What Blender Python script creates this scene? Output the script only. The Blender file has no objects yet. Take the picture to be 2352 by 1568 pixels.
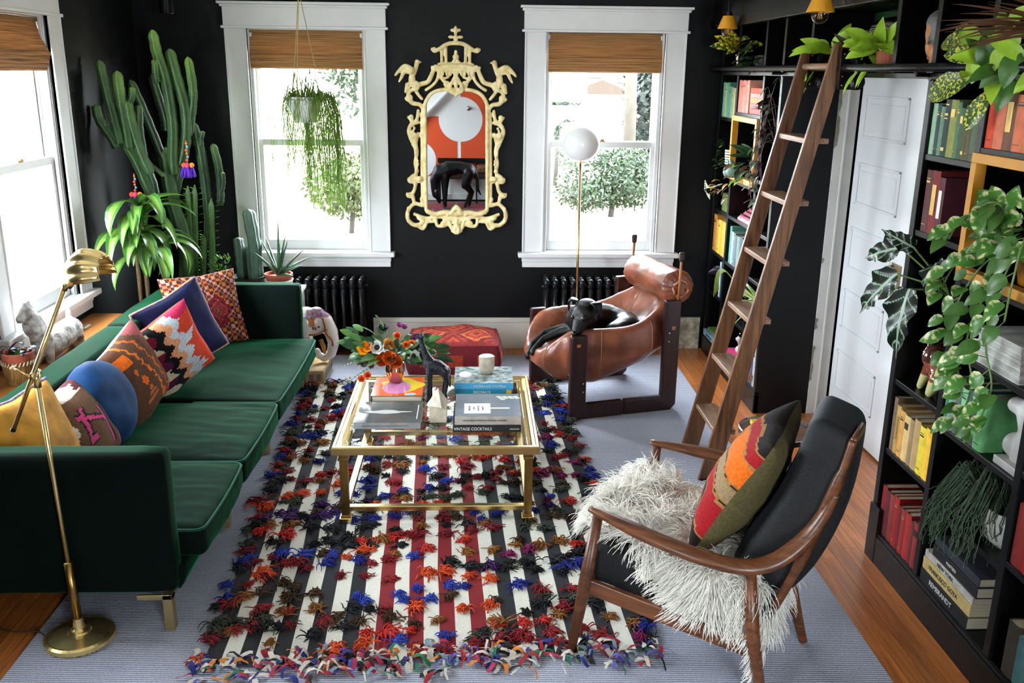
import bpy, bmesh, math, random
from mathutils import Vector, Matrix, noise
from math import sin, cos, pi, radians, sqrt, atan2
V = Vector
random.seed(7)
scene = bpy.context.scene
COL = scene.collection
# ------------------------------------------------------------------ camera, world, exposure
cd = bpy.data.cameras.new('camera'); cam = bpy.data.objects.new('camera', cd); COL.objects.link(cam)
_yaw, _pit, _roll = radians(2.36), radians(16.29), radians(.65)
_f = V((sin(_yaw)*cos(_pit), cos(_yaw)*cos(_pit), -sin(_pit)))
_r = _f.cross(V((0, 0, 1))).normalized(); _u = _r.cross(_f)
_R = _r*cos(_roll)+_u*sin(_roll); _U = -_r*sin(_roll)+_u*cos(_roll)
cam.matrix_world = Matrix(((_R.x, _U.x, -_f.x, 0), (_R.y, _U.y, -_f.y, -7.0), (_R.z, _U.z, -_f.z, 2.1), (0, 0, 0, 1)))
cd.sensor_width = 36; cd.lens = 2129/2352*36; cd.clip_start = .02; cd.clip_end = 200
scene.camera = cam
w = bpy.data.worlds.new('sky'); scene.world = w; w.use_nodes = True
_bg = w.node_tree.nodes['Background']; _bg.inputs[0].default_value = (.91, .97, 1.06, 1); _bg.inputs[1].default_value = 27.0
scene.view_settings.view_transform = 'Standard'; scene.view_settings.look = 'None'
scene.view_settings.gamma = 1; scene.view_settings.use_curve_mapping = False
scene.view_settings.exposure = .85
cy = scene.cycles
cy.max_bounces = 6; cy.diffuse_bounces = 3; cy.glossy_bounces = 3; cy.transparent_max_bounces = 12; cy.transmission_bounces = 6
cy.caustics_reflective = False; cy.caustics_refractive = False; cy.sample_clamp_indirect = 6
cy.use_denoising = True; cy.use_adaptive_sampling = True; cy.adaptive_threshold = .035; cy.adaptive_min_samples = 16
def portal(loc, rot, sx, sy):
    l = bpy.data.lights.new('window_daylight', 'AREA'); l.shape = 'RECTANGLE'; l.size = sx; l.size_y = sy
    l.cycles.is_portal = True
    o = bpy.data.objects.new('window_daylight', l); o.location = loc; o.rotation_euler = rot; COL.objects.link(o)
portal((-1.21, .12, 1.57), (-pi/2, 0, 0), .82, 1.6); portal((.94, .12, 1.57), (-pi/2, 0, 0), .86, 1.6)
portal((-2.53, -1.845, 1.57), (0, -pi/2, 0), 1.6, .83); portal((-2.53, -3.485, 1.57), (0, -pi/2, 0), 1.6, .83)  # the second portal belongs to an added, unseen window
portal((-2.53, -7.7, 1.57), (0, -pi/2, 0), 1.6, .83); portal((1.5, -8.82, 1.57), (pi/2, 0, 0), .86, 1.6)  # both portals belong to windows added behind the camera

# ------------------------------------------------------------------ materials
def lin(c):
    return tuple(((x/255)/12.92 if x/255 <= .04045 else ((x/255+.055)/1.055)**2.4) for x in c[:3])
MATS = {}
def M(name, col=(128, 128, 128), rough=.5, metal=0, var=.0, vs=18., bump=0., bs=60., spec=.5, sheen=0, coat=0, stretch=None, attr=None, col2=None, trl=0, sheenc=None, vr=(.35, .65)):
    """principled material; var mixes a darker/second tone by noise, bump adds fine relief"""
    if name in MATS: return MATS[name]
    m = bpy.data.materials.new(name); m.use_nodes = True; MATS[name] = m
    nt = m.node_tree; N = nt.nodes; L = nt.links; b = N['Principled BSDF']
    c = lin(col); b.inputs['Base Color'].default_value = (*c, 1)
    b.inputs['Roughness'].default_value = rough; b.inputs['Metallic'].default_value = metal
    b.inputs['Specular IOR Level'].default_value = spec
    if sheen:
        b.inputs['Sheen Weight'].default_value = sheen; b.inputs['Sheen Roughness'].default_value = .35
        if sheenc: b.inputs['Sheen Tint'].default_value = (*lin(sheenc), 1)
    if coat: b.inputs['Coat Weight'].default_value = coat; b.inputs['Coat Roughness'].default_value = .1
    src = None
    if attr:
        a = N.new('ShaderNodeAttribute'); a.attribute_name = attr; src = a.outputs['Color']
    if var or bump:
        tc = N.new('ShaderNodeTexCoord'); mp = N.new('ShaderNodeMapping'); L.new(tc.outputs['Object'], mp.inputs[0])
        if stretch: mp.inputs['Scale'].default_value = stretch
    if var:
        nz = N.new('ShaderNodeTexNoise'); nz.inputs['Scale'].default_value = vs; nz.inputs['Detail'].default_value = 5
        L.new(mp.outputs[0], nz.inputs[0])
        mx = N.new('ShaderNodeMix'); mx.data_type = 'RGBA'
        rp = N.new('ShaderNodeMapRange'); rp.inputs[1].default_value = vr[0]; rp.inputs[2].default_value = vr[1]
        L.new(nz.outputs[0], rp.inputs[0]); L.new(rp.outputs[0], mx.inputs[0])
        c2 = lin(col2) if col2 else tuple(x*(1-var) for x in c)
        if src is not None:
            mx.blend_type = 'MULTIPLY'; L.new(src, mx.inputs[6]); mx.inputs[7].default_value = (1-var, 1-var, 1-var, 1)
        else:
            mx.inputs[6].default_value = (*c, 1); mx.inputs[7].default_value = (*c2, 1)
        src = mx.outputs[2]
    if src is not None: L.new(src, b.inputs['Base Color'])
    if bump:
        nb = N.new('ShaderNodeTexNoise'); nb.inputs['Scale'].default_value = bs; nb.inputs['Detail'].default_value = 3
        L.new(mp.outputs[0], nb.inputs[0])
        bp = N.new('ShaderNodeBump'); bp.inputs['Strength'].default_value = bump; bp.inputs['Distance'].default_value = .01
        L.new(nb.outputs[0], bp.inputs['Height']); L.new(bp.outputs[0], b.inputs['Normal'])
    if trl:
        t = N.new('ShaderNodeBsdfTranslucent'); ms = N.new('ShaderNodeMixShader'); ms.inputs[0].default_value = trl
        if src is not None: L.new(src, t.inputs[0])
        else: t.inputs[0].default_value = (*c, 1)
        out = N['Material Output']; L.new(b.outputs[0], ms.inputs[1]); L.new(t.outputs[0], ms.inputs[2]); L.new(ms.outputs[0], out.inputs[0])
    return m
def glass_mat(name, tint=(255, 255, 255), refl=.5, rough=0.0):
    if name in MATS: return MATS[name]
    m = bpy.data.materials.new(name); m.use_nodes = True; MATS[name] = m
    nt = m.node_tree; N = nt.nodes; L = nt.links; N.remove(N['Principled BSDF'])
    t = N.new('ShaderNodeBsdfTransparent'); t.inputs[0].default_value = (*lin(tint), 1)
    g = N.new('ShaderNodeBsdfGlossy'); g.inputs['Roughness'].default_value = rough
    ge = N.new('ShaderNodeNewGeometry'); dt = N.new('ShaderNodeVectorMath'); dt.operation = 'DOT_PRODUCT'; L.new(ge.outputs['Normal'], dt.inputs[0]); L.new(ge.outputs['Incoming'], dt.inputs[1])
    def mth(op, a, b=None):
        n = N.new('ShaderNodeMath'); n.operation = op
        for k, x in enumerate((a, b)):
            if x is None: continue
            if isinstance(x, (int, float)): n.inputs[k].default_value = x
            else: L.new(x, n.inputs[k])
        return n.outputs[0]
    sch = mth('POWER', mth('SUBTRACT', 1.0, mth('ABSOLUTE', dt.outputs['Value'])), 5.0)   # Schlick reflectance, same from both sides of the pane
    mu = N.new('ShaderNodeMath'); mu.operation = 'MULTIPLY_ADD'; mu.use_clamp = True; mu.inputs[1].default_value = .96*refl; mu.inputs[2].default_value = .04*refl; L.new(sch, mu.inputs[0])
    ms = N.new('ShaderNodeMixShader'); L.new(mu.outputs[0], ms.inputs[0]); L.new(t.outputs[0], ms.inputs[1]); L.new(g.outputs[0], ms.inputs[2])
    L.new(ms.outputs[0], N['Material Output'].inputs[0]); return m
def wood_mat(name, col, col2, axis='Y', scale=9., rough=.4, coat=0):
    """grain running along one object axis"""
    if name in MATS: return MATS[name]
    m = M(name, col, rough, coat=coat); nt = m.node_tree; N = nt.nodes; L = nt.links; b = N['Principled BSDF']
    tc = N.new('ShaderNodeTexCoord'); mp = N.new('ShaderNodeMapping'); L.new(tc.outputs['Object'], mp.inputs[0])
    s = [scale*6]*3; s['XYZ'.index(axis)] = scale*.35; mp.inputs['Scale'].default_value = s
    oi = N.new('ShaderNodeObjectInfo'); va = N.new('ShaderNodeVectorMath'); va.operation = 'SCALE'
    cx = N.new('ShaderNodeCombineXYZ'); L.new(oi.outputs['Random'], cx.inputs[0]); L.new(oi.outputs['Random'], cx.inputs[1]); L.new(cx.outputs[0], va.inputs[0]); va.inputs['Scale'].default_value = 30
    L.new(va.outputs[0], mp.inputs['Location'])
    nz = N.new('ShaderNodeTexNoise'); nz.inputs['Scale'].default_value = 1; nz.inputs['Detail'].default_value = 6; nz.inputs['Roughness'].default_value = .65; nz.inputs['Distortion'].default_value = .6
    L.new(mp.outputs[0], nz.inputs[0]); rp = N.new('ShaderNodeMapRange'); rp.inputs[1].default_value = .36; rp.inputs[2].default_value = .64
    L.new(nz.outputs[0], rp.inputs[0])
    mx = N.new('ShaderNodeMix'); mx.data_type = 'RGBA'; mx.inputs[6].default_value = (*lin(col), 1); mx.inputs[7].default_value = (*lin(col2), 1)
    L.new(rp.outputs[0], mx.inputs[0])
    hv = N.new('ShaderNodeHueSaturation'); mr = N.new('ShaderNodeMapRange'); mr.inputs[3].default_value = .75; mr.inputs[4].default_value = 1.2
    L.new(oi.outputs['Random'], mr.inputs[0]); L.new(mr.outputs[0], hv.inputs['Value']); L.new(mx.outputs[2], hv.inputs['Color'])
    L.new(hv.outputs[0], b.inputs['Base Color'])
    bp = N.new('ShaderNodeBump'); bp.inputs['Strength'].default_value = .15; bp.inputs['Distance'].default_value = .004
    L.new(nz.outputs[0], bp.inputs['Height']); L.new(bp.outputs[0], b.inputs['Normal'])
    return m

# ------------------------------------------------------------------ mesh builder
def frame_of(t):
    t = t.normalized(); a = V((0, 0, 1)) if abs(t.z) < .9 else V((1, 0, 0))
    u = t.cross(a).normalized(); return u, u.cross(t).normalized()
class MB:
    def __init__(s): s.v = []; s.f = []; s.c = []; s.cur = None
    def face(s, f): s.f.append(f); s.c.append(s.cur)
    def bx(s, x0, x1, y0, y1, z0, z1, T=None):
        n = len(s.v); P = [V((x, y, z)) for x in (x0, x1) for y in (y0, y1) for z in (z0, z1)]
        s.v += [T @ p for p in P] if T else P
        for f in ((0, 1, 3, 2), (4, 6, 7, 5), (0, 4, 5, 1), (2, 3, 7, 6), (0, 2, 6, 4), (1, 5, 7, 3)): s.face([n+i for i in f])
        return s
    def tube(s, pts, r, n=8, cap=True, close=False, flat=None):
        pts = [V(p) for p in pts]; k = len(pts); R = r if isinstance(r, (list, tuple)) else [r]*k; b = len(s.v); pu = None
        for i, p in enumerate(pts):
            if close: t = pts[(i+1) % k]-pts[i-1]
            else: t = pts[min(i+1, k-1)]-pts[max(i-1, 0)]
            if t.length < 1e-9: t = V((0, 0, 1))
            t.normalize()
            if pu is None: u, w_ = frame_of(t)
            else:
                u = pu-t*pu.dot(t)
                u = u.normalized() if u.length > 1e-6 else frame_of(t)[0]
                w_ = u.cross(t)*-1
            pu = u; w_ = t.cross(u)
            for j in range(n):
                a = 2*pi*j/n; rr = R[i]
                s.v.append(p+u*(cos(a)*rr)+w_*(sin(a)*rr*(flat or 1)))
        for i in range(k if close else k-1):
            for j in range(n):
                a = b+i*n+j; c = b+i*n+(j+1) % n; i2 = (i+1) % k
                s.face([a, c, b+i2*n+(j+1) % n, b+i2*n+j])
        if cap and not close: s.face([b+j for j in range(n)][::-1]); s.face([b+(k-1)*n+j for j in range(n)])
        return s
    def lathe(s, prof, n=20, c=(0, 0, 0), T=None, cap=True):
        b = len(s.v); c = V(c)
        for r, z in prof:
            for j in range(n):
                p = V((r*cos(2*pi*j/n), r*sin(2*pi*j/n), z))
                s.v.append((T @ p if T else p)+c)
        for i in range(len(prof)-1):
            for j in range(n): s.face([b+i*n+j, b+i*n+(j+1) % n, b+(i+1)*n+(j+1) % n, b+(i+1)*n+j])
        if cap: s.face([b+j for j in range(n)][::-1]); s.face([b+(len(prof)-1)*n+j for j in range(n)])
        return s
    def prism(s, poly, h0, h1, T):
        """polygon in local xy, extruded along local z, placed by matrix T"""
        n = len(poly); b = len(s.v)
        for h in (h0, h1): s.v += [T @ V((x, y, h)) for x, y in poly]
        s.face([b+i for i in range(n)][::-1]); s.face([b+n+i for i in range(n)])
        for i in range(n): s.face([b+i, b+(i+1) % n, b+n+(i+1) % n, b+n+i])
        return s
    def ball(s, c, r, nu=12, nv=8, T=None):
        r = r if isinstance(r, (tuple, list)) else (r, r, r); b = len(s.v); c = V(c)
        for i in range(nv+1):
            th = pi*i/nv
            for j in range(nu):
                p = V((r[0]*sin(th)*cos(2*pi*j/nu), r[1]*sin(th)*sin(2*pi*j/nu), r[2]*cos(th)))
                s.v.append((T @ p if T else p)+c)
        for i in range(nv):
            for j in range(nu): s.face([b+i*nu+j, b+(i+1)*nu+j, b+(i+1)*nu+(j+1) % nu, b+i*nu+(j+1) % nu])
        return s
    def grid(s, fn, nu, nv, closeu=False, colf=None):
        b = len(s.v); ku = nu if closeu else nu+1
        for j in range(nv+1):
            for i in range(ku): s.v.append(V(fn(i/nu, j/nv)))
        for j in range(nv):
            for i in range(nu):
                i2 = (i+1) % ku if closeu else i+1
                if colf: s.cur = colf((i+.5)/nu, (j+.5)/nv)
                s.face([b+j*ku+i, b+j*ku+i2, b+(j+1)*ku+i2, b+(j+1)*ku+i])
        return s
    def mesh(s, name, mat, smooth=False, weld=False):
        me = bpy.data.meshes.new(name); me.from_pydata([tuple(p) for p in s.v], [], s.f)
        if any(c is not None for c in s.c):
            a = me.attributes.new('col', 'FLOAT_COLOR', 'CORNER'); buf = []
            for f, c in zip(s.f, s.c):
                q = (*lin(c), 1) if c is not None else (1, 1, 1, 1)
                buf += q*len(f)
            a.data.foreach_set('color', buf)
        if smooth: me.polygons.foreach_set('use_smooth', [True]*len(me.polygons))
        bm = bmesh.new(); bm.from_mesh(me)
        if weld: bmesh.ops.remove_doubles(bm, verts=bm.verts, dist=1e-5)
        bmesh.ops.recalc_face_normals(bm, faces=bm.faces); bm.to_mesh(me); bm.free()
        if mat: me.materials.append(mat)
        me.update(); return me
    def build(s, name, mat, parent=None, smooth=False, bevel=0, sub=0, weld=False, seg=2):
        return obj(name, s.mesh(name, mat, smooth, weld), parent, bevel, sub, seg)
def obj(name, me, parent=None, bevel=0, sub=0, seg=2):
    o = bpy.data.objects.new(name, me); COL.objects.link(o)
    if parent: o.parent = parent
    if bevel:
        m = o.modifiers.new('b', 'BEVEL'); m.width = bevel; m.segments = seg; m.limit_method = 'ANGLE'; m.harden_normals = False
    if sub:
        m = o.modifiers.new('s', 'SUBSURF'); m.levels = sub; m.render_levels = sub
    return o
def tag(o, label=None, cat=None, group=None, kind=None):
    if label: o['label'] = label
    if cat: o['category'] = cat
    if group: o['group'] = group
    if kind: o['kind'] = kind
    return o
def thing(name, label, cat, loc=(0, 0, 0), group=None, rz=0):
    o = bpy.data.objects.new(name, None); COL.objects.link(o); o.location = loc; o.rotation_euler = (0, 0, rz); o.empty_display_size = .1
    return tag(o, label, cat, group)
def struct(name, parent=None, kind='structure'):
    o = bpy.data.objects.new(name, None); COL.objects.link(o); o['kind'] = kind
    if parent: o.parent = parent
    return o
def dup(o, parent=None):
    c = o.copy(); COL.objects.link(c); c.parent = parent
    for ch in list(o.children): dup(ch, c)
    return c
def blob(name, parts, mat, parent=None, vox=.012, sm=6, smooth=True, colf=None):
    """one continuous organic surface: tapered capsules fused by a voxel remesh and smoothed.
    parts: (pts, radii) chains or ('e', centre, radii3[, matrix]) ellipsoids"""
    mb = MB()
    for p in parts:
        if p[0] == 'e': mb.ball(p[1], p[2], 16, 10, p[3] if len(p) > 3 else None)
        else:
            pts, r = p; r = r if isinstance(r, (list, tuple)) else [r]*len(pts)
            mb.tube(pts, r, 12)
            for q, rr in zip(pts, r): mb.ball(q, rr*.995, 12, 8)
    me = mb.mesh(name+'_src', None); o = bpy.data.objects.new(name, me); COL.objects.link(o)
    m = o.modifiers.new('r', 'REMESH'); m.mode = 'VOXEL'; m.voxel_size = vox; m.use_smooth_shade = smooth
    m2 = o.modifiers.new('s', 'SMOOTH'); m2.iterations = sm; m2.factor = .5
    dg = bpy.context.evaluated_depsgraph_get(); ev = o.evaluated_get(dg)
    nm = bpy.data.meshes.new_from_object(ev); o.modifiers.clear(); o.data = nm; nm.name = name; bpy.data.meshes.remove(me)
    if smooth: nm.polygons.foreach_set('use_smooth', [True]*len(nm.polygons))
    nm.materials.clear(); nm.materials.append(mat)
    if colf:
        a = nm.attributes.new('col', 'FLOAT_COLOR', 'POINT')
        buf = []
        for v in nm.vertices: buf += (*lin(colf(v.co)), 1)
        a.data.foreach_set('color', buf)
    if parent: o.parent = parent
    return o
def text(body, size, mat, parent, loc, X, Y, align='CENTER', extrude=.0004, name='lettering', squash=1.0, shear=0):
    """flat print: text lying in the plane spanned by X (reading direction) and Y (up)"""
    cu = bpy.data.curves.new(name, 'FONT'); cu.body = body; cu.size = size; cu.align_x = align; cu.align_y = 'CENTER'; cu.extrude = extrude; cu.shear = shear
    cu.resolution_u = 3
    o = bpy.data.objects.new(name, cu); COL.objects.link(o)
    me = bpy.data.meshes.new_from_object(o.evaluated_get(bpy.context.evaluated_depsgraph_get())); me.name = name; me.materials.clear(); me.materials.append(mat)
    bpy.data.objects.remove(o); bpy.data.curves.remove(cu); o = bpy.data.objects.new(name, me); COL.objects.link(o)
    X = V(X).normalized(); Z = X.cross(V(Y)).normalized(); Y = Z.cross(X)
    Mx = Matrix(((X.x*squash, Y.x, Z.x, loc[0]), (X.y*squash, Y.y, Z.y, loc[1]), (X.z*squash, Y.z, Z.z, loc[2]), (0, 0, 0, 1)))
    o.parent = parent; o.matrix_basis = Mx
    return o
def lerp(a, b, t): return a+(b-a)*t
def bez(pts, n=12):
    """smooth Catmull-Rom path through points"""
    P = [V(p) for p in pts]; out = []
    for i in range(len(P)-1):
        p0, p1, p2, p3 = P[max(i-1, 0)], P[i], P[i+1], P[min(i+2, len(P)-1)]
        for k in range(n):
            t = k/n
            out.append(.5*((2*p1)+(p2-p0)*t+(2*p0-5*p1+4*p2-p3)*t*t+(3*p1-p0-3*p2+p3)*t*t*t))
    out.append(P[-1]); return out
rnd = random.uniform
# ------------------------------------------------------------------ room shell
WHITE = M('white_trim_paint', (226, 226, 226), .45, var=.05, vs=6)
BLACKW = M('charcoal_wall_paint', (8, 9, 10), .55, var=.25, vs=3, bump=.06, bs=90, spec=.2)
BLK = M('black_cabinet_paint', (6, 6, 7), .38, var=.2, vs=8, bump=.04, bs=120, spec=.25)
PLASTER = M('white_plaster', (232, 230, 226), .8)
XL, XR, YR, ZC = -2.41, 2.25, -8.7, 2.72
def wall_with_holes(name, mat, u0, u1, z0, z1, holes, place):
    """boxes around rectangular openings; place(u0,u1,z0,z1) -> box bounds"""
    mb = MB(); us = sorted({u0, u1, *[h[0] for h in holes], *[h[1] for h in holes]})
    for a, b in zip(us, us[1:]):
        hs = [h for h in holes if h[0] <= a+1e-6 and h[1] >= b-1e-6]; z = z0
        for h in sorted(hs, key=lambda h: h[2]):
            if h[2] > z: mb.bx(*place(a, b, z, h[2]))
            z = h[3]
        if z < z1: mb.bx(*place(a, b, z, z1))
    o = mb.build(name, mat); o['kind'] = 'structure'; return o
WZ0, WZ1 = .77, 2.37
wall_back = wall_with_holes('wall_back', BLACKW, XL-.16, XR+.3, -.02, ZC, [(-1.62, -.795, WZ0, WZ1), (.51, 1.372, WZ0, WZ1)], lambda a, b, c, d: (a, b, 0, .16, c, d))
wall_left = wall_with_holes('wall_left', BLACKW, YR-.16, 0, -.02, ZC, [(-2.26, -1.43, WZ0, WZ1), (-3.9, -3.07, WZ0, WZ1), (-8.115, -7.285, WZ0, WZ1)], lambda a, b, c, d: (XL-.16, XL, a, b, c, d))
wall_rear = wall_with_holes('wall_rear', PLASTER, XL-.16, XR+.3, -.02, ZC, [(1.07, 1.93, WZ0, WZ1)], lambda a, b, c, d: (a, b, YR-.16, YR, c, d))
mb = MB(); mb.bx(XR+.045, XR+.16, YR-.16, .16, -.02, ZC); mb.bx(2.13, XR+.045, -1.44, 0, -.02, ZC); mb.bx(2.13, XR+.045, -3.45, -1.44, 2.12, ZC); mb.bx(2.13, XR+.045, YR, -3.45, -.02, ZC)
wr = mb.build('wall_right', BLACKW); wr['kind'] = 'structure'
c = MB().bx(XL-.16, XR+.3, YR-.16, .16, ZC, ZC+.1).build('ceiling', PLASTER); c['kind'] = 'structure'
# floor: dark sub-floor plus individual boards where they show
FL = wood_mat('varnished_fir_boards', (190, 114, 56), (146, 80, 34), 'Y', 7., .33, coat=.1)
floor = MB().bx(XL-.16, XR+.3, YR-.16, .16, -.06, -.012).build('floor', M('rear_floor_boards', (96, 52, 30), .35, var=.4, vs=6, stretch=(12, 1, 1))); floor['kind'] = 'structure'
BW = .0685
def board(x, y0, y1):
    o = MB().bx(x+.0006, x+BW-.0006, y0+.0005, y1-.0005, -.012, 0).build('floor_board', FL, floor)
x = XL; random.seed(3)
while x < XR:
    if 1.40 < x or x < -1.62:
        y = 0.0; L_ = rnd(.5, 1.9)
        lim = -5.6
        while y > lim:
            y1 = max(y-L_, lim); board(x, y1, y); y = y1; L_ = rnd(1.2, 2.4)
    else: board(x, -.30, 0)
    x += BW
# baseboards
mb = MB(); mb.bx(-.79, .46, -.022, 0, 0, .215); mb.bx(-.79, .46, -.028, 0, .215, .25)
o = mb.build('baseboard_back', M('cream_baseboard_paint', (206, 200, 188), .5, var=.06, vs=7), bevel=.004); o['kind'] = 'structure'
mb = MB(); mb.bx(1.44, 1.765, -.022, 0, 0, .215); mb.bx(1.44, 1.765, -.027, 0, .215, .255)
CHIP = M('chipped_cream_paint', (198, 190, 170), .6, var=.75, vs=16, col2=(120, 108, 86)); o = mb.build('baseboard_right', CHIP, bevel=.003); o['kind'] = 'structure'

# ------------------------------------------------------------------ windows (sash windows with wide white casings)
PANE = glass_mat('window_glass', (250, 253, 252), .6)
LOCK = M('aged_brass_latch', (120, 100, 60), .35, 1)
def sash_window(name, P, hw, casing_out=.155, cut=False):
    """P(u, d, z): u across the window from its centre, d out of the room (negative = into it)"""
    w_ = struct(name)
    def part(nm, boxes, mat=WHITE, bevel=.004, parent=None):
        mb = MB()
        for (u0, u1, d0, d1, z0, z1) in boxes:
            a, b = P(u0, d0, z0), P(u1, d1, z1)
            mb.bx(min(a[0], b[0]), max(a[0], b[0]), min(a[1], b[1]), max(a[1], b[1]), z0, z1)
        return mb.build(nm, mat, parent or w_, bevel=bevel)
    ho = hw+casing_out
    for s in (-1, 1):
        a, b = sorted((s*hw, s*ho))
        part('side_casing', [(a, b, -.024, 0, WZ0, WZ1), (a if s > 0 else b-.012, a+.012 if s > 0 else b, -.03, 0, WZ0, WZ1), (b-.012 if s > 0 else a, b if s > 0 else a+.012, -.033, 0, WZ0, WZ1)])
    part('head_casing', [(-ho-.005, ho+.005, -.028, 0, WZ1+.012, WZ1+.145)])
    part('head_bead', [(-ho-.02, ho+.02, -.04, 0, WZ1-.004, WZ1+.014)])
    part('cap_moulding', [(-ho-.018, ho+.018, -.045, 0, WZ1+.14, WZ1+.158), (-ho-.034, ho+.034, -.062, 0, WZ1+.158, WZ1+.176)])
    part('stool', [(-ho-.03, ho+.03, -.075, .05, WZ0-.036, WZ0)], bevel=.008)
    part('apron', [(-ho, ho, -.03, 0, WZ0-.075, WZ0-.036), (-ho+.004, ho-.004, -.024, 0, WZ0-.118, WZ0-.075)])
    for s in (-1, 1):
        a, b = sorted((s*hw, s*(hw-.012)))
        part('jamb', [(a, b, 0, .16, WZ0, WZ1), (min(s*(hw-.012), s*(hw-.03)), max(s*(hw-.012), s*(hw-.03)), .005, .025, WZ0, WZ1), (min(s*(hw-.012), s*(hw-.026)), max(s*(hw-.012), s*(hw-.026)), .066, .078, WZ0, WZ1)])
    part('head_jamb', [(-hw, hw, 0, .16, WZ1-.012, WZ1)])
    part('sill', [(-hw, hw, 0, .2, WZ0-.02, WZ0+.006)])
    i = hw-.014; MR = 1.575
    for nm, d, z0, z1, bot, top in (('lower_sash', .03, WZ0+.006, MR+.022, .075, .045), ('upper_sash', .082, MR-.022, WZ1-.012, .045, .05)):
        sash = part(nm, [(-i, -i+.045, d, d+.034, z0, z1), (i-.045, i, d, d+.034, z0, z1), (-i+.045, i-.045, d, d+.034, z0, z0+bot), (-i+.045, i-.045, d, d+.034, z1-top, z1)])
        part('glass_pane', [(-i+.04, i-.04, d+.015, d+.019, z0+bot-.004, z1-top+.004)], PANE, 0, sash)
    part('sash_latch', [(-.03, .03, .03, .055, MR+.022, MR+.03), (-.008, .02, .022, .05, MR+.03, MR+.042)], LOCK, .002)
    return w_
win1 = sash_window('window_1', lambda u, d, z: (-1.2075+u, d, z), .4125)
win2 = sash_window('window_2', lambda u, d, z: (.941+u, d, z), .431)
win3 = sash_window('window_3', lambda u, d, z: (XL-d, -1.845-u, z), .415)
added_win4 = sash_window('added_window_4', lambda u, d, z: (XL-d, -3.485-u, z), .415)  # unseen window, added to throw light across to the bookcases
added_win5 = sash_window('added_window_5', lambda u, d, z: (XL-d, -7.7-u, z), .415)  # unseen window, added to light the mural wall behind the camera
added_win6 = sash_window('added_window_6', lambda u, d, z: (1.5-u, YR-d, z), .43)  # unseen rear window, added as fill light for the camera-facing trim
# woven-reed roman blinds
def reed_mat():
    m = M('woven_reed', (150, 104, 58), .7, trl=.25); nt = m.node_tree; N = nt.nodes; L = nt.links; b = N['Principled BSDF']
    tc = N.new('ShaderNodeTexCoord'); mp = N.new('ShaderNodeMapping'); L.new(tc.outputs['Object'], mp.inputs[0]); mp.inputs['Scale'].default_value = (3, 3, 300)
    nz = N.new('ShaderNodeTexNoise'); nz.inputs['Scale'].default_value = 1.; nz.inputs['Detail'].default_value = 3; L.new(mp.outputs[0], nz.inputs[0])
    cr = N.new('ShaderNodeValToRGB'); e = cr.color_ramp.elements
    e[0].position = .3; e[0].color = (*lin((92, 56, 26)), 1); e[1].position = .7; e[1].color = (*lin((188, 140, 84)), 1)
    L.new(nz.outputs[0], cr.inputs[0]); L.new(cr.outputs[0], b.inputs['Base Color'])
    for n in N:
        if n.type == 'BSDF_TRANSLUCENT': L.new(cr.outputs[0], n.inputs[0])
    bp = N.new('ShaderNodeBump'); bp.inputs['Strength'].default_value = .5; bp.inputs['Distance'].default_value = .003
    L.new(nz.outputs[0], bp.inputs['Height']); L.new(bp.outputs[0], b.inputs['Normal']); return m
REED = reed_mat()
def blind(P, hw, z0, z1, label, bulge=.03):
    t = thing('roman_blind', label, 'window blind', group='woven reed roman blinds')
    def strip(nm, prof):
        """profile (d, z) closed band of cloth 5 mm thick"""
        mb = MB(); n = len(prof)
        for (d, z) in prof:
            for dd in (0, .005):
                for u in (-hw, hw): mb.v.append(V(P(u, d+dd, z)))
        for i in range(n-1):
            a = i*4; b = a+4
            mb.face([a, a+1, b+1, b]); mb.face([a+2, b+2, b+3, a+3]); mb.face([a, b, b+2, a+2]); mb.face([a+1, a+3, b+3, b+1])
        mb.face([0, 2, 3, 1]); k = (n-1)*4; mb.face([k, k+1, k+3, k+2])
        return mb.build(nm, REED, t)
    MB().bx(*[q for ab in zip(P(-hw, .03, 0), P(hw, .0, 0)) for q in sorted(ab)][:4], z1-.012, z1+.008).build('head_rail', REED, t)
    H = z1-z0; zm = z0+H*.36
    strip('upper_panel', [(lerp(.01, -bulge, (i/8)**1.5), lerp(z1, zm, i/8)) for i in range(9)])
    n = 5; fz = (zm-z0)/n
    for k in range(n):
        za = zm-k*fz; off = -bulge*(1-.12*k)+.001*k
        strip('fold', [(off+.012, za+.012), (off-.004, za+.002), (off-.006, za-fz*.5), (off+.0, za-fz*.95), (off+.012, za-fz*1.02)])
    return t
blind(lambda u, d, z: (-1.2075+u, d, z), .398, 2.095, 2.352, 'reed roman blind drawn up behind the hanging pot on the left back window')
blind(lambda u, d, z: (.941+u, d, z), .412, 2.092, 2.362, 'reed roman blind drawn up over the window behind the globe lamp')
blind(lambda u, d, z: (XL-d-.028, -1.845-u, z), .395, 2.07, 2.345, 'reed roman blind on the side window left of the tall cactus', .05)

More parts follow.
